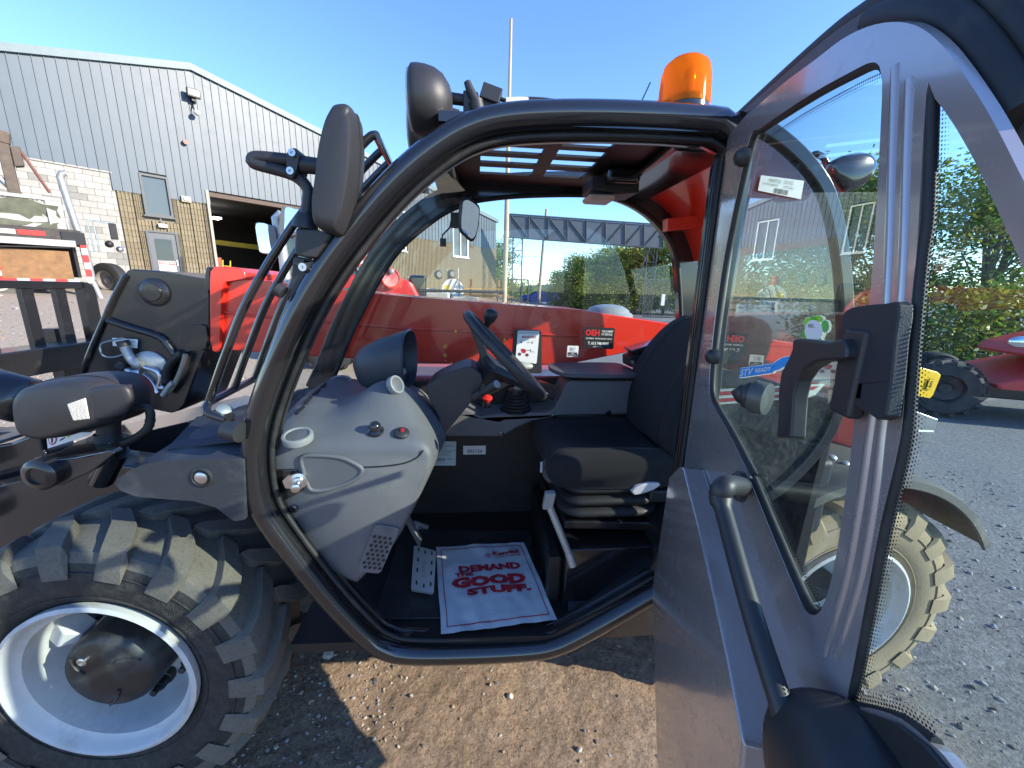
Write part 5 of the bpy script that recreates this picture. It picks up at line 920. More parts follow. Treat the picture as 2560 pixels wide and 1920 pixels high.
P = LV('A4', .012, [(380, 1355), (500, 1385), (550, 1380), (470, 1470), (360, 1410)]); mb = MB(); mb.prism(P, (0, .03, 0)); part('bracket_plate', mb, K['plast'], 30, .004, parent=nm); c = onV(px('A4', 437, 1432), .01); mb = MB(); mb.lathe(c, (0, -1, 0), [(.009, -.003), (.009, .005), (.003, .005), (.001, .002)], 12); part('clamp_screw', mb, K['chrome'], 40, parent=nm)
# two mirrors standing on the far front corner
fm = node_part('far_mirror', TH)
def farm(P, v, d, g):
    P = smooth(LV('G', v, P), 3, closed=True); mb = MB(); mb.pillow(P, d, steps=((-1, .96), (-.8, 1), (.3, .98), (1, .75))); part('mirror_housing', mb, mat('mirror_shell', (.16, .16, .155), .5, bump=.2, bs=500), 50, parent=fm)
    P = smooth(LV('G', v, g), 3, closed=True); n_ = -Vector(d).normalized(); P = [p+n_*(Vector(d).length*1.02) for p in P]; mb = MB(); mb.add(P, tessellate_polygon([P])); part('mirror_face', mb, K['mirror'], 0, parent=fm)
farm([(775, 640), (900, 645), (1050, 680), (1095, 760), (1110, 950), (1095, 1090), (1020, 1130), (860, 1110), (820, 1020), (790, 850)], 1.05, (-.012, .035, 0), [(790, 655), (960, 660), (975, 760), (1000, 950), (1020, 1100), (860, 1095), (830, 1010), (800, 850)])
farm([(1185, 400), (1240, 380), (1400, 410), (1500, 450), (1500, 700), (1420, 830), (1220, 850), (1140, 800), (1150, 600)], 1.0, (-.012, .035, 0), [(1250, 400), (1400, 425), (1480, 455), (1470, 650), (1380, 790), (1235, 835), (1235, 600)])
mb = MB(); mb.tube(LV('G', 1.06, [(1180, 480), (1090, 560), (1120, 700), (1160, 900), (1210, 1200), (1260, 1640)]), .022, 10); part('mirror_post', mb, K['galv'], 60, parent=fm)
# ================================================================== roof lamps, beacon, aerial
def worklight(v, c0, r, axis=(1, 0, .0)):
    wl = node_part('work_light', TH); c0 = Vector(c0)
    mb = MB(); mb.lathe(c0, axis, [(r*.92, -.004), (r, .0), (r*1.02, .012), (r*1.0, .030), (r*.93, .05), (r*.78, .068), (r*.5, .082), (r*.25, .088), (.001, .089)], 32); part('lamp_shell', mb, K['plast'], 50, parent=wl)
    mb = MB(); mb.lathe(c0-Vector(axis)*.005, axis, [(r*.9, 0), (r*.88, -.004), (.001, -.009)], 28); part('lamp_lens', mb, mat('clear_lens', (.5, .52, .52), .08, bump=.6, bs=150), 50, parent=wl)
    return wl
e0 = onV(px('A4', 1200, 278), .10); wl = worklight(.10, e0, .068)
e1 = onV(px('A4', 1195, 545), .34); wl2 = worklight(.34, e1+Vector((0, 0, .02)), .066)
mb = MB(); mb.tube(LV('A4', .11, [(1390, 250), (1480, 268), (1570, 280), (1650, 260)]), .013, 8); mb.obox(onV(px('A4', 1580, 350), .11), (.012, 0, 0), (0, .02, 0), (0, 0, .034)); part('lamp_arm', mb, K['plast'], 40, .003, parent=wl)
mb = MB(); mb.tube(LV('A4', .30, [(1440, 350), (1500, 365), (1530, 420)]), .010, 8); mb.tube(LV('A4', .30, [(1440, 460), (1540, 455)]), .008, 8); part('lamp_arm', mb, K['plast'], 40, parent=wl2)
mb = MB(); mb.tube(LV('A4', .09, [(1570, 150), (1592, 210), (1630, 285)]), [.008, .010, .011], 10); mb.tube(LV('A4', .09, [(1630, 285), (1655, 390)]), .017, 12); part('switch_stub', mb, K['plast'], 50, parent=wl)
mb = MB(); mb.obox(onV(px('A4', 1735, 245), .10), (.022, 0, -.006), (0, .016, 0), (.005, 0, .015)); mb.obox(onV(px('A4', 1720, 310), .11), (.018, 0, -.012), (0, .016, 0), (.01, 0, .012)); mb.tube(LV('A4', .1, [(1780, 262), (1840, 285)]), .005, 8); part('wire_connector', mb, K['plast'], 0, .004, parent=wl)
mb = MB(); mb.tube(LV('A4', .12, [(1838, 312), (1936, 308), (1990, 310)]), .0155, 12); part('cable_sleeve', mb, mat('sleeve_white', (.60, .57, .54), .6, var=.05), 50, parent=wl)
hs = smooth(LV('A5', .13, [(590, 24), (680, 28), (760, 36), (840, 52), (900, 70)]), 14); mb = MB(); mb.tube(hs, [.013+(.0022 if i % 2 else 0) for i in range(len(hs))], 10); part('cable_conduit', mb, K['rubber'], 30, parent=wl)
bc = node_part('beacon', TH); b0 = (onV(px('F', 1425, 232), .1)+onV(px('F', 1527, 232), .1))*.5; br = (onV(px('F', 1527, 232), .1)-onV(px('F', 1425, 232), .1)).length*.5
bx = Vector((-.03, 0, 1)).normalized(); mb = MB(); mb.lathe(b0-bx*.02, bx, [(br*.98, 0), (br*.98, .018), (br*.86, .022), (br*.86, .03)], 32); part('beacon_base', mb, K['black'], 40, parent=bc)
mb = MB(); mb.lathe(b0, bx, [(br*1.0, -.004), (br*1.0, .012), (br*.985, .04), (br*.95, .066), (br*.85, .086), (br*.62, .097), (br*.3, .101), (.001, .102)], 36, caps=False); part('beacon_lens', mb, K['orange'], 50, parent=bc)
mb = MB(); mb.lathe(b0+Vector((.0, -.01, .02)), (0, -.2, 1), [(.012, 0), (.018, .02), (.014, .045), (.004, .06)], 16); part('reflector', mb, mat('reflector', (.8, .6, .3), .2, metal=.8), 50, parent=bc)
mb = MB(); mb.lathe(b0, bx, [(br*.80, .0), (br*.72, .018), (br*.5, .022), (.001, .022)], 24); part('lamp_socket', mb, mat('socket', (.12, .04, .01), .5), 50, parent=bc)
mb = MB(); mb.tube(LV('F', .3, [(1380, 232), (1405, 178)]), .0022, 6); part('aerial', mb, K['black'], 60)
# ================================================================== rear of the telehandler seen past the door
rb_ = node_part('rear_body', TH)
mb = MB(); mb.prism([(.98, .42, .62), (1.02, .42, 1.10), (1.20, .42, 1.14), (1.55, .42, 1.10), (1.70, .42, .98), (1.72, .42, .60)], (0, 1.0, 0)); part('bonnet', mb, K['red'], 30, .03, 4, parent=rb_)
mb = MB(); mb.box((.97, .12, .70), (1.05, .45, 1.0)); part('tank_panel', mb, K['fender'], 0, .02, 3, parent=rb_)
# arched rear fender
def arch(c0, r, a0, a1, v0, v1, th, m, name, parent):
    mb = MB(); rg = []
    for k in range(25):
        a = math.radians(a0+(a1-a0)*k/24); d = Vector((math.cos(a), 0, math.sin(a))); o_ = Vector((c0[0], 0, c0[1]))
        rg.append([o_+d*(r+dr)+Vector((0, v, 0)) for dr, v in ((-.02, v0), (.004, v0+.004), (.014, v0+.03), (.016, v1), (.016-th, v1), (-.006, v0+.03), (-.024, v0+.006))])
    mb.loft(rg); return part(name, mb, m, 50, parent=parent)
arch((1.22, .43), .51, 30, 132, .09, .50, .012, mat('rear_fender_plastic', (.075, .073, .064), .7, bump=.3, bs=300, dirt=.7, dcol=(.20, .18, .14), ds=6), 'rear_fender', TH)
for q in ((975, 1388), (1062, 1428)):
    c = onV(px('B2', *q), .28); c.z = max(c.z, .95); mb = MB(); mb.lathe(onV(px('B2', *q), .20), (0, -.4, 1), [(.012, -.006), (.012, .004), (.006, .008), (.001, .008)], 12); part('fender_bolt', mb, K['galv'], 40, parent=rb_)
P = LV('B2', .30, [(1500, 800), (1650, 842), (1672, 862), (1620, 990), (1600, 1012), (1488, 992), (1470, 900)]); mb = MB(); mb.prism(P, (0, .10, 0)); ycm = mat('reflector_yellow', (.80, .48, .01), .35, var=.03); yb = part('side_marker', mb, ycm, 30, .008, 3, parent=rb_)
Q = LV('B2', .297, [(1590, 880), (1622, 890), (1598, 958), (1565, 948)]); D = Decal([Q[3], Q[0], Q[1], Q[2]], .0012); D.rect(0, 0, 1, 1, K['black_ink'], 1); D.rect(.04, .07, .96, .93, ycm, 2); D.text('6m', .2, .2, .8, .8, K['black_ink'], 3, .02); D.build('distance_label', rb_)
P = LV('B2', .30, [(1490, 1085), (1530, 1100), (1652, 1145), (1600, 1295), (1480, 1295), (1460, 1200)]); mb = MB(); mb.prism(P, (0, .14, 0)); part('lamp_box', mb, K['chrome'], 30, .004, parent=rb_)
mb = MB(); P = LV('B2', .297, [(1522, 1215), (1622, 1218), (1620, 1226), (1520, 1224)]); mb.prism(P, (0, .01, 0)); part('box_trim', mb, K['white'], 0, parent=rb_)
P = LV('B2', .34, [(1400, 850), (1500, 840), (1470, 1330), (1380, 1330)]); mb = MB(); mb.prism(P, (0, .3, 0)); part('rear_panel', mb, mat('panel_brown', (.05, .03, .022), .5, var=.2), 0, .01, parent=rb_)
# red and white striped board along the quarter window
Q = [onV(px('B2', *q), .10) for q in ((215, 958), (922, 922), (850, 1002), (215, 1052))]; D = Decal(Q, .001); D.rect(0, 0, 1, 1, K['white'], 1, thick=.01); D.poly([(0, .10), (.96, .10), (.93, .38), (0, .38)], K['red_deco'], 2); D.poly([(0, .58), (.9, .58), (.88, .85), (0, .85)], K['red_deco'], 2); D.build('striped_board', TH)
# mirror on an arm behind the cab
rm = node_part('rear_mirror', TH)
P = smooth(LV('B5', .30, [(1045, 385), (1090, 350), (1200, 305), (1320, 290), (1410, 318), (1448, 380), (1440, 450), (1380, 520), (1290, 580), (1200, 618), (1150, 610), (1080, 520), (1040, 440)]), 3, closed=True); mb = MB(); mb.pillow(P, (.03, .045, 0)); part('mirror_housing', mb, K['black'], 60, parent=rm)
mb = MB(); mb.tube(smooth(LV('B5', .30, [(1060, 390), (1030, 320), (980, 288), (945, 285), (900, 320)])+[Vector((.72, .2, 1.80))], 4), .009, 10); part('mirror_arm', mb, K['black'], 60, parent=rm)
# ================================================================== the workshop building
WAZ = math.radians(39); Wm = Vector((-math.cos(WAZ), math.sin(WAZ), 0)); We = Vector((math.sin(WAZ), math.cos(WAZ), 0)); WD = 19.8
BL = thing('workshop_building', 'long gabled workshop with blue metal siding over tan ribbed block', 'building', (Wm*WD).to_tuple(), math.radians(90)-WAZ)
def bpart(name, mb, m, ang=0, bevel=0, parent=BL): return mb.build(name, m, parent, ang, bevel)
MB_blue = [mat('siding_blue_%d' % i, c, .45, var=.06, vs=1.5, dirt=.15, dcol=(.2, .22, .22), ds=2) for i, c in enumerate(((.066, .095, .121), (.070, .099, .125), (.062, .091, .116)))]
M_white = [mat('white_block_%d' % i, c, .9, var=.12, vs=5, bump=.5, bs=60, dirt=.6, dcol=(.20, .18, .15), ds=3.5, dedge=.53) for i, c in enumerate(((.335, .32, .285), (.305, .292, .26), (.35, .336, .30), (.22, .212, .19)))]
M_tan = [mat('tan_block_%d' % i, c, .9, var=.12, vs=6, bump=.6, bs=70) for i, c in enumerate(((.205, .168, .105), (.19, .156, .097), (.22, .182, .116)))]
M_joint = mat('mortar', (.20, .175, .135), .95); M_trim = mat('trim_pale_blue', (.13, .18, .195), .5, var=.1); M_dgrey = mat('frame_grey', (.065, .072, .075), .5)
def zroof(s): return 9.08-.172*(s-5.43) if s > 5.43 else 9.08-.27*(5.43-s)
S0, S1 = -7.0, 22.3; GA, GB = 5.42, 9.3
def zsid(s): return 5.03 if s < 2.8 else 4.48 if s < GA else 4.98 if s < GB else 4.3
WINS = [(3.48, 4.28, 3.80, 5.18), (13.6, 14.6, 3.5, 5.6), (18.15, 19.5, 3.5, 5.6)]
# backing wall with openings
loop = [Vector((S0, .06, -.6)), Vector((GA, .06, -.6)), Vector((GA, .06, 4.98)), Vector((GB, .06, 4.98)), Vector((GB, .06, -.6)), Vector((S1, .06, -.6)), Vector((S1, .06, zroof(S1))), Vector((5.43, .06, 9.08)), Vector((S0, .06, zroof(S0)))]
holes = [[Vector((a, .06, c)), Vector((b, .06, c)), Vector((b, .06, d)), Vector((a, .06, d))] for a, b, c, d in WINS]+[[Vector((3.43, .06, 1.1)), Vector((4.27, .06, 1.1)), Vector((4.27, .06, 3.24)), Vector((3.43, .06, 3.24))]]
mb = MB(); mb.prism(loop, (0, .25, 0), holes=holes); bpart('wall', mb, M_joint)
# blue siding, panel by panel
PWD = .25; n = int((S1-S0)/PWD)
rsd = random.Random(11)
for i in range(n):
    a, b = S0+i*PWD, S0+(i+1)*PWD-.004; mid_ = (a+b)/2; lo = zsid(mid_); j = rsd.uniform(-.003, .003)
    for wa, wb, wc, wd_ in WINS:
        if wa < mid_ < wb: lo = max(lo, wd_+.06)
    P = [Vector((a, -.02+j, lo)), Vector((b, -.02+j, lo)), Vector((b, -.02+j, zroof(b)-.02)), Vector((a, -.02+j, zroof(a)-.02))]
    mb = MB(); mb.prism(P, (0, .07, 0)); mb.box((a, -.045+j, lo), (a+.022, -.02+j, zroof(a)-.03)); bpart('siding_panel', mb, MB_blue[rsd.randrange(3)])
# roof edge trim and roof
mb = MB(); mb.prism([Vector((S0, -.12, zroof(S0)-.10)), Vector((5.43, -.12, 8.98)), Vector((S1+.1, -.12, zroof(S1+.1)-.10)), Vector((S1+.1, -.12, zroof(S1+.1)+.12)), Vector((5.43, -.12, 9.20)), Vector((S0, -.12, zroof(S0)+.12))], (0, .16, 0)); bpart('gable_trim', mb, M_trim)
mb = MB(); mb.prism([Vector((S0, .05, zroof(S0)+.10)), Vector((5.43, .05, 9.18)), Vector((S1, .05, zroof(S1)+.10)), Vector((S1, .05, zroof(S1))), Vector((5.43, .05, 9.08)), Vector((S0, .05, zroof(S0)))], (0, 24, 0)); bpart('roof', mb, MB_blue[0])
mb = MB(); mb.box((S1-.2, .3, -.6), (S1, 24, zroof(S1))); bpart('end_wall', mb, MB_blue[1])
# white painted blocks
rbk = random.Random(4); bw, bh = .40, .20
meshes = {}
def block_mesh(key, w_, h_, m, ribs):
    if key in meshes: return meshes[key]
    mb = MB(); g = .008
    if ribs:
        k = 4; P = []
        for i in range(k):
            a = i*w_/k; P += [(a+.012, 0), (a+.022, -.030), (a+w_/k-.022, -.030), (a+w_/k-.012, 0)]
        P = [(x, y) for x, y in P]+[(w_-.004, .05), (.004, .05)]
        mb.prism([Vector((x, y, g/2)) for x, y in P], (0, 0, h_-g))
    else: mb.box((g/2, -.012, g/2), (w_-g/2, .05, h_-g/2))
    o = mb.build('block', m, None, 0); meshes[key] = o.data; bpy.data.objects.remove(o); return meshes[key]
def put_block(key, w_, m, ribs, s, z):
    o = bpy.data.objects.new('block', block_mesh(key, w_, bh, m, ribs)); col.objects.link(o); o.parent = BL; o.location = (s, .02+rbk.uniform(-.003, .003), z)
z = 1.03; r = 0
while z < 5.02:
    s = -.9-(bw/2 if r % 2 else 0)
    while s < 2.78:
        w_ = min(bw, 2.80-s); i = rbk.choices((0, 1, 2, 3), (4, 3, 3, 1))[0]
        if w_ > .08: put_block(('w', i, round(w_, 2)), w_, M_white[i], False, s, z)
        s += bw
    z += bh; r += 1
mb = MB(); mb.box((S0, -.03, 5.0), (2.80, .05, 5.045)); bpart('drip_flashing', mb, M_white[2])
mb = MB(); mb.box((S0, .0, -.6), (-.9, .05, 5.0)); bpart('plain_wall', mb, M_white[0])
# tan ribbed blocks round the door
z = 1.03; r = 0
while z < 4.46:
    s = 2.82
    while s < GA-.05:
        e = min(s+bw, GA-.02)
        cut_ = [(3.40, 4.30, 0, 3.28), (3.45, 4.31, 3.78, 9)]
        segs = [(s, e)]
        for ca, cb, cz0, cz1 in cut_:
            if z+bh > cz0+.05 and z < cz1-.05:
                ns = []
                for a, b in segs:
                    if b <= ca or a >= cb: ns.append((a, b))
                    else:
                        if a < ca: ns.append((a, ca))
                        if b > cb: ns.append((cb, b))
                segs = ns
        for a, b in segs:
            if b-a > .035: i = rbk.randrange(3); put_block(('t', i, round(b-a, 2)), b-a, M_tan[i], True, a, z)
        s = e
    z += bh; r += 1
# ribbed wall beyond the workshop door: too fine to tell block from block
mb = MB(); z = .03
while z < 4.26:
    s = GB+.02
    while s < S1-.05:
        inw = any(wa-.05 < s+.1 < wb+.05 and z+bh > wc+.02 and z < wd_ for wa, wb, wc, wd_ in WINS[1:])
        e = min(s+.2, S1)
        if not inw:
            for q in range(2):
                a = s+q*.1; mb.prism([Vector((a+.010, .02, z+.004)), Vector((a+.020, -.010, z+.004)), Vector((a+.080, -.010, z+.004)), Vector((a+.090, .02, z+.004))], (0, 0, bh-.008))
        s = e
    z += bh
o = bpart('ribbed_blocks', mb, M_tan[0]); o['kind'] = 'stuff'
# door, windows, vents
dr = thing('steel_door', None, None, parent=BL)
def fr(a, b, c, d, t, y0, y1, m, name, par):
    mb = MB(); mb.prism([Vector((a, y0, c)), Vector((b, y0, c)), Vector((b, y0, d)), Vector((a, y0, d))], (0, y1-y0, 0), holes=[[Vector((a+t, y0, c+t)), Vector((b-t, y0, c+t)), Vector((b-t, y0, d-t)), Vector((a+t, y0, d-t))]]); mb.build(name, m, par, 0)
fr(3.40, 4.30, 1.05, 3.29, .06, -.02, .10, M_dgrey, 'door_frame', dr)
mb = MB(); mb.box((3.46, .02, 1.1), (4.24, .07, 3.23)); mb.build('door_leaf', mat('door_grey', (.085, .095, .105), .5), dr, 0)
mb = MB(); mb.box((3.62, .005, 2.30), (4.10, .02, 3.02)); mb.build('door_pane', mat('door_pane', (.05, .058, .055), .12), dr, 0)
mb = MB(); mb.box((4.15, -.03, 2.1), (4.19, .02, 2.3)); mb.build('handle', K['galv'], dr, 0)
D = Decal([Vector((3.62, .004, 2.24)), Vector((4.12, .004, 2.24)), Vector((4.12, .004, 1.62)), Vector((3.62, .004, 1.62))], .003); D.n = Vector((0, -1, 0)); D.rect(0, 0, 1, 1, K['white'], 1); D.rect(.02, .02, .98, .2, K['red_deco'], 2); D.text('AUTHORIZED ENTRY', .06, .06, .94, .15, K['white'], 3, .01); D.text('EMPLOYEES', .15, .3, .85, .42, K['black_ink'], 2); D.text('ONLY', .33, .47, .67, .58, K['black_ink'], 2); D.disc(.78, .78, .13, .12, K['red_deco'], 2); D.disc(.78, .78, .08, .075, K['white'], 3); D.rect(.2, .72, .55, .85, K['red_deco'], 2); D.build('door_notice', dr)
def window(a, b, c, d, m, split):
    wn = thing('window', None, None, parent=BL); fr(a, b, c, d, .07, -.05, .10, m, 'window_frame', wn)
    mb = MB(); mb.box((a+.06, .03, c+.06), (b-.06, .05, d-.06)); mb.build('window_pane', mat('window_pane', (.10, .12, .12), .06, var=.05, vs=2), wn, 0)
    if split: mb = MB(); mb.box(((a+b)/2-.035, -.03, c+.06), ((a+b)/2+.035, .03, d-.06)); mb.build('mullion', m, wn, 0)
    mb = MB(); mb.box((a-.05, -.10, c-.05), (b+.05, .02, c)); mb.build('sill', m, wn, 0)
window(*WINS[0], M_dgrey, False); wm = mat('window_white', (.72, .72, .69), .5); window(*WINS[1], wm, True); window(*WINS[2], wm, True)
def wall_lamp(s, z):
    o = thing('floodlight', None, None, parent=BL); mb = MB(); mb.box((s-.20, -.34, z-.02), (s+.20, -.22, z+.26)); mb.build('lamp_body', K['blackm'], o, 0, .01)
    for i in range(2):
        for j in range(3): mb = MB(); mb.box((s-.16+j*.115, -.352, z+.04+i*.10), (s-.07+j*.115, -.341, z+.12+i*.10)); mb.build('led_panel', mat('led', (.55, .53, .45), .3) if 'led' not in bpy.data.materials else bpy.data.materials['led'], o, 0)
    mb = MB(); mb.box((s-.06, -.24, z-.12), (s+.06, -.02, z+.04)); mb.build('lamp_arm', K['blackm'], o, 0)
wall_lamp(5.36, 8.05)
cm = thing('security_camera', None, None, parent=BL); mb = MB(); mb.ball((5.38, -.28, 7.55), .10, 14, sc=(1, 1.3, .9)); mb.build('camera_dome', K['white'], cm); mb = MB(); mb.tube([(5.36, -.02, 7.9), (5.33, -.16, 7.7), (5.38, -.22, 7.58)], .025, 8); mb.build('camera_arm', K['plast'], cm)
mb = MB(); mb.cyl((4.95, -.16, 6.5), (4.95, -.01, 6.5), .085, 14); bpart('alarm_bell', mb, mat('bell_brown', (.20, .10, .08), .5), 40)
mb = MB(); mb.box((4.58, -.12, 4.42), (4.86, -.01, 4.62)); mb.box((4.64, -.16, 4.46), (4.80, -.12, 4.57)); bpart('wall_vent', mb, mat('vent_tan', (.45, .38, .28), .7))
mb = MB(); mb.box((3.78, -.14, 3.42), (4.02, -.01, 3.54)); mb.tube([(3.9, -.05, 3.55), (3.86, -.12, 3.72)], .02, 6); bpart('door_lamp', mb, K['galv'], 0)
# big workshop doorway
gd = thing('workshop_doorway', None, None, parent=BL)
mb = MB(); mb.box((GA, .07, 4.78), (GB, .32, 4.98)); mb.build('lintel', mat('lintel_brown', (.09, .06, .045), .7), gd, 0)
mb = MB(); mb.box((GA-.05, -.06, .9), (GA+.04, .32, 4.98)); mb.build('door_jamb', mat('jamb_cream', (.30, .28, .23), .6), gd, 0)
mb = MB(); mb.box((GB-.04, -.06, .9), (GB+.05, .32, 4.98)); mb.build('door_jamb', bpy.data.materials['jamb_cream'], gd, 0)
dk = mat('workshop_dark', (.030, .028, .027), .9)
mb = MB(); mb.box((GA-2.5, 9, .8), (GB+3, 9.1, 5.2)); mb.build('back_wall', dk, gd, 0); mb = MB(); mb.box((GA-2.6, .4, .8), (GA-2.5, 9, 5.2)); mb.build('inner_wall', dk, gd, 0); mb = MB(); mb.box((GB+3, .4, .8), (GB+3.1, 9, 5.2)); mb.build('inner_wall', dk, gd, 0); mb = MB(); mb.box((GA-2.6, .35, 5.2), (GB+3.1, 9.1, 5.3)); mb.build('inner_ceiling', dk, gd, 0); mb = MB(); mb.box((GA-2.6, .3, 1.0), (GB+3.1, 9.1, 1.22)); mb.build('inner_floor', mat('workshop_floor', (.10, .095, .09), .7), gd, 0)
for s, y in ((6.9, 4.5), (7.1, 7.0)): mb = MB(); mb.box((s-.1, y, 4.55), (s+.22, y+.5, 4.62)); mb.build('strip_light', emit('strip_light', (1, .98, .95), 6), gd, 0)
mb = MB(); mb.obox((7.2, 6, 3.55), (3.2, .0, -.12), (0, .08, 0), (0, 0, .12)); mb.build('crane_beam', mat('crane_yellow', (.62, .45, .03), .5), gd, 0)
for s, y, z0, w_, h_, c in ((5.9, 2.0, 2.1, .55, .5, (.30, .08, .05)), (6.0, 2.2, 1.75, .6, .35, (.32, .09, .06)), (5.95, 1.5, 1.22, .7, .5, (.42, .36, .26)), (7.9, 2.5, 1.22, .8, .65, (.16, .10, .04)), (7.0, 3.5, 1.22, .9, .9, (.05, .05, .05))):
    mb = MB(); mb.box((s-w_/2, y, z0), (s+w_/2, y+w_, z0+h_)); mb.box((s-w_/2-.02, y-.01, z0+h_*.45), (s+w_/2+.02, y, z0+h_*.52)); mb.build('crate', mat('crate', c, .8, var=.2), gd, 0)
mb = MB(); mb.box((5.5, 1.0, 1.66), (6.6, 2.0, 1.76)); mb.build('green_bench', mat('bench_green', (.30, .62, .05), .5), gd, 0); mb = MB(); mb.box((5.5, 1.05, 1.2), (6.55, 1.95, 1.66)); mb.build('bench_base', K['blackm'], gd, 0)
for dx in (0, .5): mb = MB(); mb.tube([(6.35+dx*.9, 3+dx, 1.22), (6.5+dx*.9, 3+dx, 2.55)], .03, 6); mb.build('ladder_rail', bpy.data.materials['crane_yellow'], gd, 0)
for i in range(4): mb = MB(); mb.tube([(6.40+i*.03, 3, 1.45+i*.28), (6.82+i*.03, 3.5, 1.45+i*.28)], .022, 6); mb.build('ladder_rung', bpy.data.materials['crane_yellow'], gd, 0)
# entrance sign: seen in the door glass
sgn = thing('entrance_sign', 'red sign with white company letters over the workshop entrance', 'sign', (Wm*(WD-.9)+We*9.6).to_tuple(), math.radians(90)-WAZ)
D = Decal([Vector((0, -.03, 3.15)), Vector((1.9, -.03, 3.15)), Vector((1.9, -.03, 2.5)), Vector((0, -.03, 2.5))], .004); D.n = Vector((0, -1, 0)); D.rect(0, 0, 1, 1, mat('sign_red', (.50, .06, .03), .5), 0, thick=.05); D.text('OEH', .1, .15, .9, .85, K['white'], 1, .05); D.build('sign_board', sgn)
mb = MB(); mb.box((-.1, -.25, 3.17), (2.0, .6, 3.27)); mb.build('canopy', K['white'], sgn, 0)
for s in (-.05, 1.9): mb = MB(); mb.box((s, 0, 0.6), (s+.12, .12, 3.17)); mb.build('post', K['white'], sgn, 0)
# ================================================================== crane truck in front of the workshop
def simple_wheel(parent, c, ax, R, wd, mt, mr, name='wheel', lugs=0):
    wn = thing(name, None, None, parent=parent); mb = MB(); h = wd/2
    mb.lathe(c, ax, [(R*.55, -h), (R*.62, -h*1.0), (R*.9, -h*1.0), (R*.985, -h*.8), (R, -h*.5), (R, h*.5), (R*.985, h*.8), (R*.9, h), (R*.62, h), (R*.55, h)], 36, caps=False)
    if lugs:
        a_ = Vector(ax).normalized(); e1 = a_.orthogonal().normalized(); e2 = a_.cross(e1)
        for s in (-1, 1):
            for i in range(lugs):
                rows = []
                for t, sk in ((0, 0), (.5, .12), (1.02, .26)):
                    a = 2*math.pi*(i+(.5 if s > 0 else 0))/lugs+sk; rows.append([Vector(c)+a_*(s*h*(1.02-t))+(e1*math.cos(a+da)+e2*math.sin(a+da))*r for r, da in ((R-.02, -.085), (R+.025, -.065), (R+.025, .065), (R-.02, .085))])
                mb.loft(rows)
    mb.build('tyre', mt, wn, 40)
    mb = MB(); mb.lathe(c, ax, [(R*.58, -h*.9), (R*.56, -h*.98), (R*.50, -h*.9), (R*.45, -h*.4), (R*.2, -h*.3), (R*.18, -h*.6), (.001, -h*.6)], 30, caps=False); mb.lathe(c, ax, [(R*.58, h*.9), (R*.56, h*.98), (R*.50, h*.9), (R*.45, h*.4), (R*.2, h*.3), (.001, h*.3)], 30, caps=False); mb.build('rim', mr, wn, 50); return wn
TK = thing('flatbed_truck', 'flatbed crane truck with striped tape and a scrap bin', 'truck', (-10.25, 9.5, 1.0), math.radians(44))
M_deck = mat('deck_black', (.05, .045, .042), .8, dirt=.5, dcol=(.2, .16, .12)); M_wht = mat('truck_white', (.36, .35, .32), .5, dirt=.3); M_tape_r = mat('tape_red', (.62, .04, .03), .4, var=.05); M_tape_w = mat('tape_white', (.45, .44, .42), .4, var=.05); M_ply = mat('plywood', (.23, .12, .048), .7, var=.25, vs=9)
def tb(name, a, b, m, par=TK, bev=0): mb = MB(); mb.box(a, b); return mb.build(name, m, par, 0, bev)
tb('deck', (-6, 0, 1.35), (.3, 2.3, 1.60), M_deck); tb('deck_rail', (-6, -.04, 1.22), (.2, .0, 1.36), M_wht)
for i in range(9): tb('reflective_tape', (-4.0+i*.42, -.015, 1.42), (-3.60+i*.42, 0-.001, 1.52), M_tape_r if i % 2 == 0 else M_tape_w)
tb('corner_bracket', (.0, -.03, 1.28), (.36, .3, 1.55), K['blackm'])
for i in range(6): tb('stripe', (.26, -.02, .42+i*.16), (.36, .06, .57+i*.16), M_tape_r if i % 2 else M_tape_w)
tb('plywood_board', (-1.0, .05, .50), (.05, .08, 1.12), M_ply)
for i in range(7): tb('reflective_tape', (-1.12, .01, .42+i*.12), (-1.0, .05, .53+i*.12), M_tape_r if i % 2 == 0 else M_tape_w)
for i in range(6): tb('reflective_tape', (-1.0+i*.19, .01, .40), (-.82+i*.19, .049, .50), M_tape_w if i % 2 else M_tape_r)
tb('underbody', (-6, .5, .55), (.1, 1.9, 1.35), mat('underbody_dark', (.03, .025, .022), .9)); mb = MB(); mb.box((-1.9, .1, .45), (-1.1, .5, 1.05)); mb.build('tool_box', mat('rust_box', (.22, .13, .08), .9, var=.3), TK, 0, .02)
mb = MB(); mb.tube([(-5, -.03, 1.05), (-2, -.05, 1.08), (-.6, -.04, 1.17), (.1, -.03, 1.2)], .018, 6); mb.build('air_hose', K['rubber'], TK, 40)
for y0 in (.35,): simple_wheel(TK, (-1.15, y0, .47), (0, 1, 0), .47, .30, mat('truck_tyre', (.10, .095, .085), .9, var=.2), mat('truck_rim', (.55, .50, .40), .6), 'wheel')
simple_wheel(TK, (.62, 1.9, .50), (.75, .66, 0), .46, .28, K['tyre'], mat('truck_rim_dull', (.22, .20, .18), .6), 'wheel')
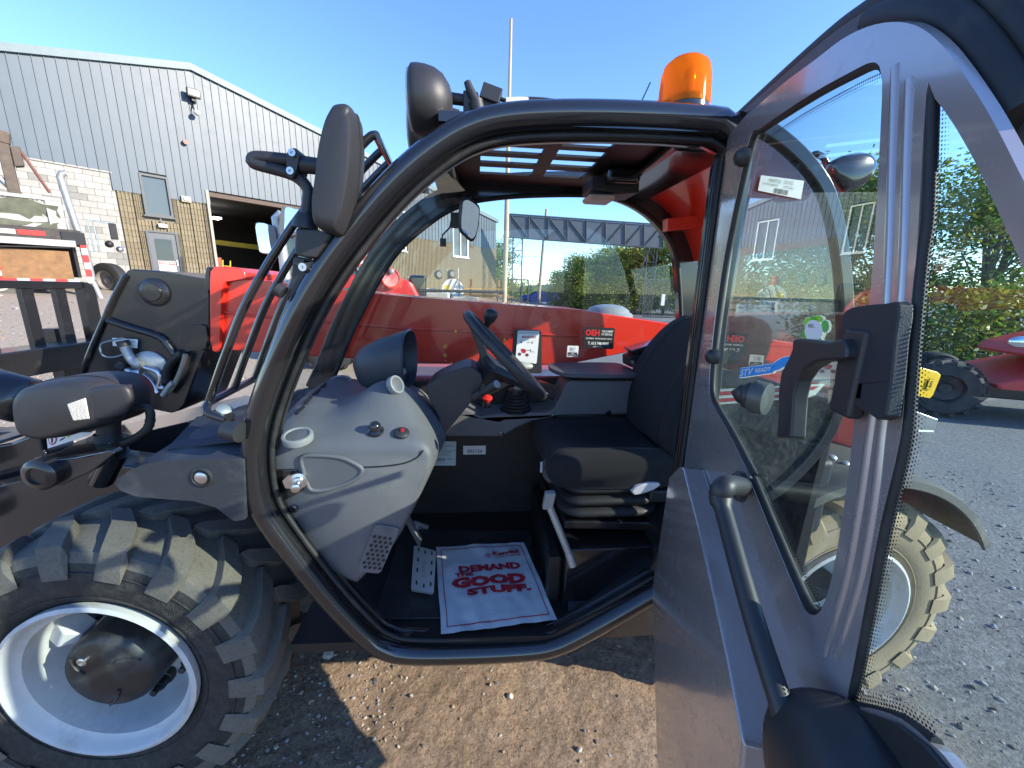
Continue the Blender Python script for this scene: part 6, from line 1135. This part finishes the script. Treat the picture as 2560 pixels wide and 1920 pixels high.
# open-top bin with mesh sides and a torn tarpaulin
tb('bin_wall', (-3.2, .2, 1.6), (.05, .24, 1.85), M_wht); tb('bin_post', (-.15, .16, 1.6), (.1, .4, 2.22), M_wht, bev=.01); tb('bin_post', (-1.35, .16, 1.6), (-1.25, .3, 2.25), M_wht); tb('bin_rail', (-3.2, .16, 2.20), (.1, .28, 2.27), M_wht)
mb = MB()
for i in range(46):
    x = -3.1+i*.07
    if x+.45 < .0: mb.obox((x+.22, .22, 2.02), (.18, 0, .18), (0, .004, 0), (.006, 0, -.006)); mb.obox((x+.22, .222, 2.02), (.18, 0, -.18), (0, .004, 0), (.006, 0, .006))
o = mb.build('mesh_panel', mat('mesh_grey', (.40, .38, .34), .7), TK, 0); o['kind'] = 'stuff'
rt = random.Random(8); mb = MB(); rows = []
for j in range(6): rows.append([Vector((-1.6+i*.2+rt.uniform(-.05, .05), .12+.12*rt.random(), 1.62+j*.11+.10*noise.noise((i*.6, j*.6, 2))-.02*abs(i-5))) for i in range(9)])
mb.loft(rows, closed=False, caps=False); mb.build('tarpaulin', mat('tarp', (.10, .105, .07), .8, var=.3), TK, 40)
mb = MB(); mb.tube([(-2.5, .15, 1.7), (-1.5, .1, 2.0)], .09, 8); mb.build('scrap_pipe', M_wht, TK, 40); mb = MB(); mb.lathe((-1.62, .08, 1.86), (0, -1, 0), [(.13, 0), (.13, .05), (.08, .06), (.05, .03)], 20); mb.build('scrap_hub', K['chrome'], TK, 40); mb = MB(); mb.prism([(-2.1, .1, 1.62), (-1.75, .1, 1.64), (-1.8, .1, 2.2), (-1.95, .1, 2.26), (-2.0, .1, 1.95), (-2.15, .1, 1.9)], (0, .15, 0)); mb.build('scrap_plate', mat('scrap_dark', (.06, .055, .05), .8), TK, 0)
# truck cab details beyond the bed
mb = MB(); mb.tube([(.25, 1.0, 1.5), (.20, 1.0, 2.0), (.14, 1.0, 2.75), (.13, 1.0, 2.85), (.17, 1.0, 2.94), (.24, 1.0, 2.96)], .07, 14); mb.build('exhaust_stack', K['galv'], TK, 50)
tb('truck_cab', (-3.4, 1.4, 1.6), (.1, 2.4, 2.0), M_wht, bev=.05)
mr = thing('truck_mirror', None, None, parent=TK); mb = MB(); mb.box((.80, 1.3, 1.55), (.95, 1.42, 1.95)); mb.build('mirror_body', K['blackm'], mr, 0, .02); mb = MB(); mb.tube([(.45, 1.36, 1.97), (.9, 1.36, 1.95)], .015, 6); mb.tube([(.45, 1.36, 1.2), (.42, 1.36, 1.98)], .015, 6); mb.tube([(.55, 1.36, 1.2), (.53, 1.36, 1.85)], .015, 6); mb.build('mirror_frame', K['chrome'], mr, 40)
mb = MB(); mb.ball((.75, 1.3, 1.42), .09, 12); mb.build('spot_mirror', K['blackm'], TK); mb = MB(); mb.ball((.93, 1.3, 1.30), .08, 12); mb.build('spot_mirror', K['chrome'], TK)
# crane post and booms
M_crane = mat('crane_brown', (.11, .085, .065), .8, var=.25, dirt=.4, dcol=(.25, .14, .08)); mb = MB(); mb.obox((-.62, .8, 2.75), (.09, 0, 0), (0, .10, 0), (0, 0, .75)); mb.build('crane_post', M_crane, TK, 0, .02); mb = MB(); mb.obox((-1.35, .8, 3.60), (.85, 0, -.14), (0, .12, 0), (.02, 0, .12)); mb.build('crane_boom', M_crane, TK, 0, .02); mb = MB(); mb.tube([(-1.3, .8, 3.4), (-.66, .8, 2.45)], .06, 10); mb.build('crane_ram', K['galv'], TK, 40); mb = MB(); mb.tube([(-.38, .8, 3.25), (-.08, .8, 2.45)], .03, 8); mb.build('crane_stay', mat('stay_red', (.16, .06, .04), .7), TK, 40); mb = MB(); mb.obox((-.45, .8, 3.12), (.07, 0, .02), (0, .10, 0), (0, 0, .2)); mb.build('crane_bracket', M_crane, TK, 0, .02)
for x in (.33,): mb = MB(); mb.tube([(x, .1, .5), (x+.1, .1, .05)], .055, 12); mb.tube([(x-.02, .1, 1.3), (x, .1, .5)], .075, 12); mb.build('outrigger_leg', K['galv'], TK, 40)
mb = MB(); mb.lathe((.45, .1, .0), (0, 0, 1), [(.16, -.02), (.16, .02), (.05, .05)], 16); mb.build('outrigger_pad', K['galv'], TK, 40)
# ================================================================== red loader parked behind the boom
LD2 = thing('parked_loader', 'red loader with black cab and round mirror parked behind the boom', 'loader', (-2.45, 7.6, terrain(-2.45, 7.6)), math.radians(20))
mb = MB(); P = [(-1.3, -.6, .5), (.55, -.6, .5), (.62, -.6, 1.25), (.5, -.6, 1.5), (.1, -.6, 1.62), (-1.3, -.6, 1.55)]; mb.prism(P, (0, 1.2, 0)); mb.build('bonnet', K['red2'], LD2, 30, .08)
fr2 = MB(); fr2.box((-1.6, -.55, 1.5), (-.3, .55, 1.58)); fr2.build('cab_sill', K['black'], LD2, 0, .02)
for a, b in (((-.35, -.5, 1.55), (-.6, -.48, 2.15)), ((-.35, .5, 1.55), (-.6, .48, 2.15)), ((-1.5, -.5, 1.55), (-1.5, -.5, 2.15)), ((-1.5, .5, 1.55), (-1.5, .5, 2.15))): mb = MB(); mb.tube([a, b], .045, 8); mb.build('cab_post', K['black'], LD2, 40)
mb = MB(); mb.box((-1.6, -.56, 2.13), (-.5, .56, 2.22)); mb.build('cab_roof', K['black'], LD2, 0, .03)
mb = MB(); mb.add([(-.36, -.5, 1.58), (-.36, .5, 1.58), (-.6, .48, 2.12), (-.6, -.48, 2.12)], [(0, 1, 2, 3)]); mb.add([(-.4, -.52, 1.58), (-1.5, -.52, 1.58), (-1.5, -.52, 2.12), (-.62, -.5, 2.12)], [(0, 1, 2, 3)]); mb.build('cab_glass', mat('loader_glass', (.05, .075, .07), .06), LD2, 0)
mb = MB(); mb.lathe((.12, -.66, 1.55), (.3, -1, .1), [(.17, -.02), (.17, .02), (.15, .03), (.14, .01), (.001, .0)], 26); mb.build('round_mirror', K['red2'], LD2, 40); mb = MB(); mb.ball((.14, -.70, 1.66), .05, 12); mb.build('indicator', K['silver'], LD2)
mb = MB(); mb.box((.45, -.5, 1.1), (.75, .0, 1.62)); mb.build('engine_box', K['black'], LD2, 0, .05)
for x, y in ((.95, -.55), (1.2, -.5)): mb = MB(); mb.lathe((x, y, 1.68+.08*(x-1.5)), (.4, -1, .1), [(.05, .04), (.08, .015), (.08, 0), (.03, -.06)], 18); mb.build('headlamp', K['plast'], LD2, 40)
mb = MB(); mb.tube([(.6, -.5, 1.36), (2.2, -.5, 1.36)], .025, 6); mb.build('tie_bar', K['black'], LD2, 40)
mb = MB(); mb.tube([(-.4, -.5, 2.1), (.0, -.6, 2.12), (.08, -.62, 1.95)], .015, 6); mb.build('mirror_arm', K['black'], LD2, 40); mb = MB(); mb.box((.02, -.66, 1.78), (.14, -.6, 2.0)); mb.build('wing_mirror', K['blackm'], LD2, 0, .02)
mb = MB(); mb.box((-1.2, -.45, .3), (2.2, .45, .8)); mb.build('chassis', K['blackd'], LD2, 0, .03)
for x in (-.9, 1.4):
    for y in (-.6, .6): simple_wheel(LD2, (x, y, .43), (0, 1, 0), .43, .3, K['tyre'], K['rim'], lugs=14)
# ================================================================== fuel tank with pump
FT = thing('fuel_tank', 'white round fuel tank with a yellow label and pump hoses', 'tank', (-3.1, 20.6, terrain(-3.1, 20.6)), math.radians(8)); cz = 1.42-terrain(-3.1, 20.6)
tw = mat('tank_white', (.66, .64, .58), .45, var=.06); mb = MB(); mb.lathe((0, -.6, cz), (0, 1, 0), [(.52, .0), (.55, .03), (.55, 2.2), (.5, 2.24)], 40); mb.build('tank_shell', tw, FT, 40)
D = Decal([Vector((-.38, -.601, cz+.25)), Vector((-.10, -.601, cz+.25)), Vector((-.10, -.601, cz-.05)), Vector((-.38, -.601, cz-.05))], .004); D.n = Vector((0, -1, 0)); D.rect(0, 0, 1, 1, K['yellow_ink'], 1); D.build('tank_label', FT)
for y in (-.3, 1.2): mb = MB(); mb.box((-.45, y, 0), (.45, y+.2, cz-.35)); mb.build('tank_saddle', mat('saddle_concrete', (.42, .39, .32), .9), FT, 0, .02)
mb = MB(); mb.cyl((-.05, .1, cz+.5), (-.05, .1, cz+.95), .16, 16); mb.build('fuel_pump', mat('pump_red', (.40, .03, .02), .5), FT, 40)
for x, y2 in ((-.25, .0), (.28, .1)): mb = MB(); mb.tube([(x, .1, cz+.5), (x, .1, cz+1.0+y2)], .03, 8); mb.build('pump_pipe', K['galv'], FT, 40)
for k, P in enumerate(([(.3, -.63, cz+.55), (.1, -.64, cz+.2), (-.05, -.65, cz-.2), (-.2, -.66, cz-.5)], [(.0, -.63, cz+.55), (-.15, -.64, cz+.2), (-.3, -.65, cz-.1)], [(.35, -.62, cz+.5), (.33, -.65, cz-.1), (.3, -.66, cz-.5)])): mb = MB(); mb.tube(smooth(P, 4), .016, 6); mb.build('fuel_hose', K['rubber'], FT, 60)
for i, (x, y, sx) in enumerate(((-2.3, 19.4, 1.2), (-3.6, 19.2, 1.1), (-4.6, 20.5, 1.3))):
    mb = MB(); zt = terrain(x, y); mb.box((x-sx/2, y-.25, zt-.05), (x+sx/2, y+.25, zt+.62)); o = mb.build('concrete_block', mat('barrier_concrete_%d' % i, (.44, .41, .34), .9, var=.15, bump=.5, bs=40), None, 0, .05); tag(o, ['pale concrete barrier block beside the picnic tables', 'pale concrete barrier block in front of the fuel tank', 'pale concrete barrier block left behind the red loader'][i], 'barrier')
# ================================================================== picnic tables, one turned over on the other
PT = mat('cedar', (.50, .25, .085), .75, var=.2, vs=7); PD = mat('cedar_dark', (.22, .10, .04), .8, var=.2)
def picnic(name, label, loc, rz, flip):
    t = thing(name, label, 'picnic table', loc, rz); sg_ = -1 if flip else 1; z0 = .78 if flip else 0
    def zz(z): return z0+sg_*z
    for k in range(5): mb = MB(); mb.box((-1.1, -.36+k*.145, zz(.72)), (1.1, -.36+k*.145+.135, zz(.76))); mb.build('table_plank', PT, t, 0)
    for y in (-.78, .78):
        for q in (-.08, .075): mb = MB(); mb.box((-1.1, y+q-.07, zz(.42)), (1.1, y+q+.07, zz(.46))); mb.build('seat_plank', PT, t, 0)
    for x in (-.75, .75):
        for s in (-1, 1): mb = MB(); mb.obox((x, s*.42, zz(.36)), (0, s*.26*-1, sg_*.36), (.045, 0, 0), (0, .05, .02)); mb.build('leg', PD, t, 0)
        mb = MB(); mb.box((x-.04, -.85, zz(.34)), (x+.04, .85, zz(.42))); mb.build('seat_bearer', PD, t, 0)
    return t
px0, py0 = -1.15, 20.6; zt = terrain(px0, py0)
picnic('picnic_table', 'wooden picnic table standing upright on the ground under another one', (px0, py0, zt), .12, False)
picnic('picnic_table', 'wooden picnic table turned upside down on top of another one', (px0-.3, py0, zt+.765), .16, True)
# ================================================================== poles, gantry, gates
mb = MB(); mb.tube([(-.30, 12, terrain(-.3, 12)-.1), (-.27, 12, 3), (-.25, 12, 8.2)], [.075, .07, .035], 16); o = mb.build('flagpole', mat('pole_tan', (.42, .34, .22), .6, var=.1), None, 50); tag(o, 'tall tan tapered pole standing near the building corner', 'pole')
mb = MB(); a, b = atY(px('B4', 1165, 735), 38), atY(px('B4', 1212, 190), 38); mb.tube([Vector((a.x, 38, -.2)), a, b], [.16, .15, .10], 12); o = mb.build('utility_pole', mat('pole_wood', (.30, .25, .19), .85, var=.2), None, 50); tag(o, 'leaning wooden utility pole behind the blue car', 'pole')
w0 = atY(px('B4', 1180, 500), 38); mb = MB(); mb.tube([w0, w0+Vector((-4.5, 0, -.1)), w0+Vector((-12, 0, .1))], .018, 5); o = mb.build('overhead_wire', K['blackm'], None, 40); tag(o, 'thin overhead wire running left from the utility pole', 'wire')
GT = thing('sign_gantry', 'long dark sign gantry of framed panels spanning between two steel towers', 'gantry', (0, 28, 0)); gm = mat('gantry_steel', (.055, .068, .085), .5, var=.1); gpm = mat('gantry_panel', (.085, .10, .125), .6, var=.08)
gl, gr_ = atY(px('B4', 975, 222), 28), atY(px('B4', 1972, 292), 28); glb, grb = atY(px('B4', 975, 372), 28), atY(px('B4', 1972, 445), 28)
def gp(t, q): a = gl.lerp(gr_, t); b = glb.lerp(grb, t); p = a.lerp(b, q); return Vector((p.x, 0, p.z))
nb = 8
for i in range(nb):
    t0, t1 = i/nb, (i+1)/nb; mb = MB(); mb.prism([gp(t0+.004, .04)+Vector((0, .03, 0)), gp(t1-.004, .04)+Vector((0, .03, 0)), gp(t1-.004, .96)+Vector((0, .03, 0)), gp(t0+.004, .96)+Vector((0, .03, 0))], (0, .03, 0)); mb.build('gantry_panel', gpm, GT, 0)
    mb = MB(); d0, d1 = (gp(t0, 0), gp(t1, 1)) if i < 4 else (gp(t0, 1), gp(t1, 0)); mb.tube([d0, d1], .045, 6); mb.build('brace', gm, GT, 40)
for i in range(nb+1): mb = MB(); mb.tube([gp(i/nb, -.01), gp(i/nb, 1.01)], .05, 6); mb.build('stile', gm, GT, 40)
for q in (0, 1): mb = MB(); mb.tube([gp(0, q), gp(1, q)], .055, 6); mb.build('chord', gm, GT, 40)
def tower(x, y, z1, w_):
    for dx in (-w_, w_):
        for dy in (0, 2*w_): mb = MB(); mb.tube([(x+dx, y+dy, -.3), (x+dx, y+dy, z1)], .04, 6); mb.build('tower_leg', gm, GT, 40)
    k = int((z1)/(2*w_+.15)); hh = z1/k
    for i in range(k): mb = MB(); s = 1 if i % 2 else -1; mb.tube([(x-s*w_, y, i*hh), (x+s*w_, y, (i+1)*hh)], .025, 5); mb.build('lattice', gm, GT, 40); mb = MB(); mb.tube([(x-w_, y, i*hh), (x+w_, y, i*hh)], .025, 5); mb.build('lattice', gm, GT, 40)
tower(.15, .1, glb.z, .32); tower(gr_.x-.5, .1, grb.z, .32)
a, b = atY(px('B4', 1885, 450), 27.8), atY(px('B4', 1700, 862), 27.8); mb = MB(); mb.tube([(a.x, -.2, a.z), (b.x, -.2, b.z)], .03, 6); mb.build('guy_strut', gm, GT, 40)
def gate(name, label, c0, c1, z0, z1, bars, Y, diag=True):
    t = thing(name, label, 'gate', (0, Y, 0)); A = atY(px('B4', *c0), Y); B = atY(px('B4', *c1), Y); A.y = B.y = 0
    def q(u, w_): p = A.lerp(B, u); return Vector((p.x, 0, z0+(z1-z0)*w_))
    for w_ in (0, 1): mb = MB(); mb.tube([q(0, w_), q(1, w_)], .035, 6); mb.build('rail', gm, t, 40)
    for i in range(bars+1): mb = MB(); mb.tube([q(i/bars, 0), q(i/bars, 1)], .035 if i in (0, bars) else .016, 6); mb.build('upright', gm, t, 40)
    if diag: mb = MB(); mb.tube([q(0, 0), q(1, 1)], .025, 6); mb.build('brace', gm, t, 40)
gate('yard_gate', 'open dark steel yard gate with a diagonal brace beside the blue car', (895, 740), (1092, 750), .25, 2.1, 5, 24); gate('slatted_gate', 'tall dark slatted gate in front of the trees', (1848, 830), (2060, 830), .05, 2.35, 22, 26, False)
mb = MB(); p_ = atY(px('B4', 1970, 780), 25.9); mb.box((p_.x-.11, 25.85, p_.z-.35), (p_.x+.11, 25.88, p_.z+.35)); o = mb.build('gate_notice', K['white'], None, 0); tag(o, 'narrow white notice hung on the slatted gate', 'notice')
# ================================================================== blue car
CR = thing('blue_car', 'blue hatchback SUV parked by the utility pole', 'car', (3.0, 45, .0), math.radians(-28)); cb = mat('car_blue', (.015, .07, .36), .25, coat=.8, var=.03); cg = mat('car_glass', (.02, .025, .03), .05, var=0)
def carsec(y, k): return [Vector((x*k[0], y, z_)) for x, z_ in ()]
body = [(-2.15, .35), (-2.2, .75), (-2.1, .98), (-1.15, 1.05), (-.45, 1.52), (.2, 1.60), (1.5, 1.56), (1.95, 1.08), (2.15, .95), (2.18, .5), (2.1, .33)]
mb = MB(); c_ = Vector((0, 0, .8)); rg = [[Vector((x*kx, y, .33+(z_-.33)*kz)) for x, z_ in body] for y, kx, kz in ((-.86, .95, .56), (-.88, .985, .62), (-.80, 1, .80), (-.66, 1, 1), (.66, 1, 1), (.80, 1, .80), (.88, .985, .62), (.86, .95, .56))]; mb.loft(rg); mb.build('body', cb, CR, 30, .03)
for y in (-.80, .80): mb = MB(); mb.prism([(-.95, y, 1.10), (-.40, y*.93, 1.45), (.2, y*.93, 1.50), (1.35, y*.93, 1.46), (1.65, y, 1.12)], (0, .03 if y > 0 else -.03, 0)); mb.build('side_window', cg, CR, 0)
mb = MB(); mb.prism([(2.0, -.62, 1.08), (2.0, .62, 1.08), (1.62, .55, 1.52), (1.62, -.55, 1.52)], (.03, 0, .02)); mb.build('rear_window', cg, CR, 0)
for y in (-.72, .72): mb = MB(); mb.box((2.06, y-.12, .85), (2.2, y+.12, 1.05)); mb.build('tail_light', mat('tail_red', (.35, .01, .01), .2) if 'tail_red' not in bpy.data.materials else bpy.data.materials['tail_red'], CR, 0, .02)
for x in (-1.35, 1.35):
    for y in (-.82, .82): simple_wheel(CR, (x, y, .34), (0, 1, 0), .34, .22, K['tyre'], K['silver'])
mb = MB(); mb.box((-.3, -.55, 1.60), (1.3, -.50, 1.66)); mb.build('roof_rail', K['blackm'], CR, 0)
# ================================================================== red machine across the yard
RM = thing('red_machine', 'red machine with bonnet and black lug tyre parked across the yard', 'telehandler', (6.78, 5.15, 0), math.radians(-20))
rd = mat('red_worn', (.60, .035, .035), .4, coat=.3, var=.1)
mb = MB(); P = [(-.6, -.55, .45), (2.2, -.55, .40), (2.2, -.55, .80), (.2, -.55, .80), (-.35, -.55, .60), (-.62, -.55, .50)]; mb.prism(P, (0, 1.3, 0)); mb.build('lower_body', rd, RM, 0, .03)
mb = MB(); P = [(-.35, -.4, .84), (2.2, -.4, .82), (2.2, -.4, 1.20), (.9, -.4, 1.24), (.2, -.4, 1.15), (-.25, -.4, .98)]; mb.prism(P, (0, 1.0, 0)); mb.build('bonnet', rd, RM, 30, .10)
mb = MB(); mb.prism([(-.05, -.412, .98), (.35, -.412, 1.08), (1.3, -.412, 1.12), (1.25, -.412, .92), (.1, -.412, .90)], (0, .012, 0)); mb.build('bonnet_grille', K['blackm'], RM, 0)
D = Decal([Vector((-.1, -.556, .70)), Vector((1.7, -.556, .70)), Vector((1.7, -.556, .50)), Vector((-.1, -.556, .50))], .004); D.n = Vector((0, -1, 0)); D.rect(0, 0, 1, 1, mat('badge_white', (.6, .6, .58), .5), 1); D.text('MANITOU', .06, .15, .94, .85, K['grey_ink'], 2, .01); D.build('name_badge', RM)
simple_wheel(RM, (-.95, -.25, .37), (.45, 1, 0), .35, .34, mat('mud_tyre', (.045, .045, .043), .9, var=.2, dirt=.5, dcol=(.12, .115, .10)), K['hub'], lugs=16); simple_wheel(RM, (1.6, -.35, .37), (0, 1, 0), .35, .30, K['tyre'], K['hub'], lugs=16); simple_wheel(RM, (-.5, 1.0, .37), (0, 1, 0), .35, .30, K['tyre'], K['hub'])
mb = MB(); mb.box((-1.0, -.1, .25), (2.1, .6, .5)); mb.build('chassis', K['blackd'], RM, 0, .02)
mb = MB(); mb.tube(smooth([(-.2, -.35, .75), (-.25, -.42, 1.0), (-.32, -.5, 1.1), (-.48, -.55, 1.08)], 4), .022, 8); mb.build('mirror_arm', K['black'], RM, 40); mb = MB(); mb.ball((-.55, -.58, 1.04), .12, 16, sc=(1, .35, .6)); mb.build('mirror', K['mirror'], RM)
# ================================================================== trees
def leaf_mat(name, c): 
    m = mat(name, c, .55, var=.35, vs=2.5); b = m.node_tree.nodes['Principled BSDF']; N = m.node_tree.nodes; L = m.node_tree.links; t = N.new('ShaderNodeBsdfTranslucent'); t.inputs[0].default_value = (c[0]*1.6, c[1]*1.7, c[2]*.8, 1); x = N.new('ShaderNodeMixShader'); x.inputs[0].default_value = .3; L.new(b.outputs[0], x.inputs[1]); L.new(t.outputs[0], x.inputs[2]); L.new(x.outputs[0], N['Material Output'].inputs[0]); return m
LM = [leaf_mat('leaf_olive', (.19, .20, .035)), leaf_mat('leaf_green', (.10, .19, .035)), leaf_mat('leaf_yellow', (.22, .22, .045)), leaf_mat('leaf_dark', (.06, .11, .025))]; BK = mat('bark', (.13, .10, .075), .9, var=.25)
def crown_mesh(seed, h, rad, nleaf, size, mats_w, z0=.25, wisp=0):
    r = random.Random(seed); mb = MB(); cl = []
    for i in range(46):
        a = r.uniform(0, 6.28); z = r.uniform(z0, 1.0); rr_ = rad*math.sqrt(r.random())*(1.1-.55*abs(z-.5)*1.2); cl.append(Vector((rr_*math.cos(a), rr_*math.sin(a), z*h)))
    for i in range(nleaf):
        c = r.choice(cl); sp = rad*.24; p = c+Vector((r.gauss(0, sp), r.gauss(0, sp), r.gauss(0, sp*.8+wisp))); 
        if p.z < .05*h: continue
        u = Vector((r.uniform(-1, 1), r.uniform(-1, 1), r.uniform(-.6, .6))).normalized(); v = u.cross(Vector((r.uniform(-1, 1), r.uniform(-1, 1), r.uniform(-1, 1)))).normalized(); s = size*r.uniform(.6, 1.3)
        mb.add([p-u*s*.6, p+v*s*.28, p+u*s*.6, p-v*s*.28], [(0, 1, 2, 3)], r.choices(range(4), mats_w)[0])
    return mb, cl
def make_tree(name, seed, h, rad, nleaf, size, mw, z0=.25):
    t = thing(name, '', 'tree'); mb, cl = crown_mesh(seed, h, rad, nleaf, size, mw, z0); mb.build('crown', LM, t, 0); r = random.Random(seed+1); mb = MB(); mb.tube([(0, 0, -.2), (.03*h*r.uniform(-1, 1), 0, h*.3), (0, .03*h*r.uniform(-1, 1), h*.75)], [.035*h*.55, .026*h*.55, .006*h], 8)
    for c in r.sample(cl, 14):
        z = max(.12*h, c.z*.55); mb.tube([(0, 0, z), (c.x*.5, c.y*.5, z+(c.z-z)*.6), c], [.010*h*.6, .006*h*.6, .002*h], 5)
    mb.build('trunk', BK, t, 40); return t
protos = [make_tree('leafy_tree', 21, 4.6, 1.35, 6500, .17, (5, 3, 2, 1), .12), make_tree('leafy_tree', 22, 4.4, 1.25, 6000, .17, (6, 1, 4, 1), .10), make_tree('leafy_tree', 23, 4.8, 1.3, 6500, .16, (1, 6, 2, 2), .12)]
rt = random.Random(17)
spots = [(3.5, 31, .66, 1), (4.6, 30, .78, 0), (5.6, 31.5, .86, 1), (6.5, 30, .90, 0), (7.5, 31, .98, 0), (8.5, 30, 1.0, 1), (9.6, 30.5, 1.04, 2), (10.8, 29.5, 1.06, 2), (12.2, 30, 1.08, 2), (13.8, 30, 1.1, 1), (5.2, 34, .9, 2), (8.0, 34, 1.05, 2), (11.0, 34, 1.1, 0)]
used = set()
for i, (x, y, s, k) in enumerate(spots):
    t = protos[k] if k not in used else copy_tree(protos[k]); used.add(k)
    t.location = (x, y, -.1); t.rotation_euler = (0, 0, rt.uniform(0, 6.28)); t.scale = (s*1.08, s*1.08, s)
    t['label'] = 'small leafy tree in the row behind the slatted gate'; t['category'] = 'tree'; t['group'] = 'row of trees along the yard edge'
big = make_tree('roadside_tree', 31, 7.0, 2.2, 7500, .26, (2, 5, 1, 2), .25); big.location = (-2.3, 47, -.3); big['label'] = 'tall green tree beyond the flagpole at the building corner'
bsh = make_tree('distant_bush', 33, 2.4, 2.0, 2500, .22, (2, 4, 1, 2), .1); bsh.location = (1.6, 50, -.2); bsh['label'] = 'low green bush behind the blue car'; bsh['category'] = 'bush'
rtree = make_tree('yard_tree', 41, 6.4, 1.7, 7000, .13, (2, 4, 3, 1), .30); rtree.location = (10.6, 9.4, 0); rtree.scale = (.8, .8, .72); rtree['label'] = 'airy tree with thin leaves standing behind the red machine'
r2 = copy_tree(rtree); r2.location = (14.4, 9.2, 0); r2.rotation_euler = (0, 0, 2.1); r2.scale = (1.0, 1.0, .8); r2['label'] = 'broad airy tree furthest right behind the red machine'
r3 = copy_tree(rtree); r3.location = (9.4, 12.5, 0); r3.rotation_euler = (0, 0, 4.0); r3.scale = (.9, .9, .78); r3['label'] = 'airy tree behind the rear wheel, left of the one behind the red machine'
for k_, (x_, y_, s_) in enumerate(((7.2, 13.5, 1.0), (8.6, 16.5, 1.15), (11.5, 14.5, 1.1), (13.5, 18, 1.3))): q_ = copy_tree(rtree); q_.location = (x_, y_, 0); q_.rotation_euler = (0, 0, 1.7*k_+.4); q_.scale = (s_*1.0, s_*1.0, s_*.74); q_['label'] = 'dense yard tree standing behind the rear of the telehandler'; q_['group'] = 'trees behind the rear of the telehandler'
for k_, (x_, y_, s_) in enumerate(((12.6, 10.9, .9), (10.2, 11.6, .95), (15.5, 11.5, 1.1))): q_ = copy_tree(rtree); q_.location = (x_, y_, 0); q_.rotation_euler = (0, 0, 2.3*k_+.9); q_.scale = (s_*.9, s_*.9, s_*.8); q_['label'] = 'dense yard tree standing behind the rear of the telehandler'; q_['group'] = 'trees behind the rear of the telehandler'
shr = make_tree('yard_shrub', 51, 1.5, .95, 3200, .10, (3, 4, 5, 1), .08)
for i, (x, y, s) in enumerate(((8.4, 8.2, 1), (9.9, 7.9, 1.1), (11.6, 7.4, 1.05), (7.4, 9.0, .95), (13.2, 7.2, 1.1))):
    t = shr if i == 0 else copy_tree(shr); t.location = (x, y, 0); t.rotation_euler = (0, 0, i*1.3); t.scale = (s, s, s); t['label'] = 'sunlit yellow-green shrub at the edge of the stone yard'; t['category'] = 'shrub'; t['group'] = 'shrubs along the stone yard'
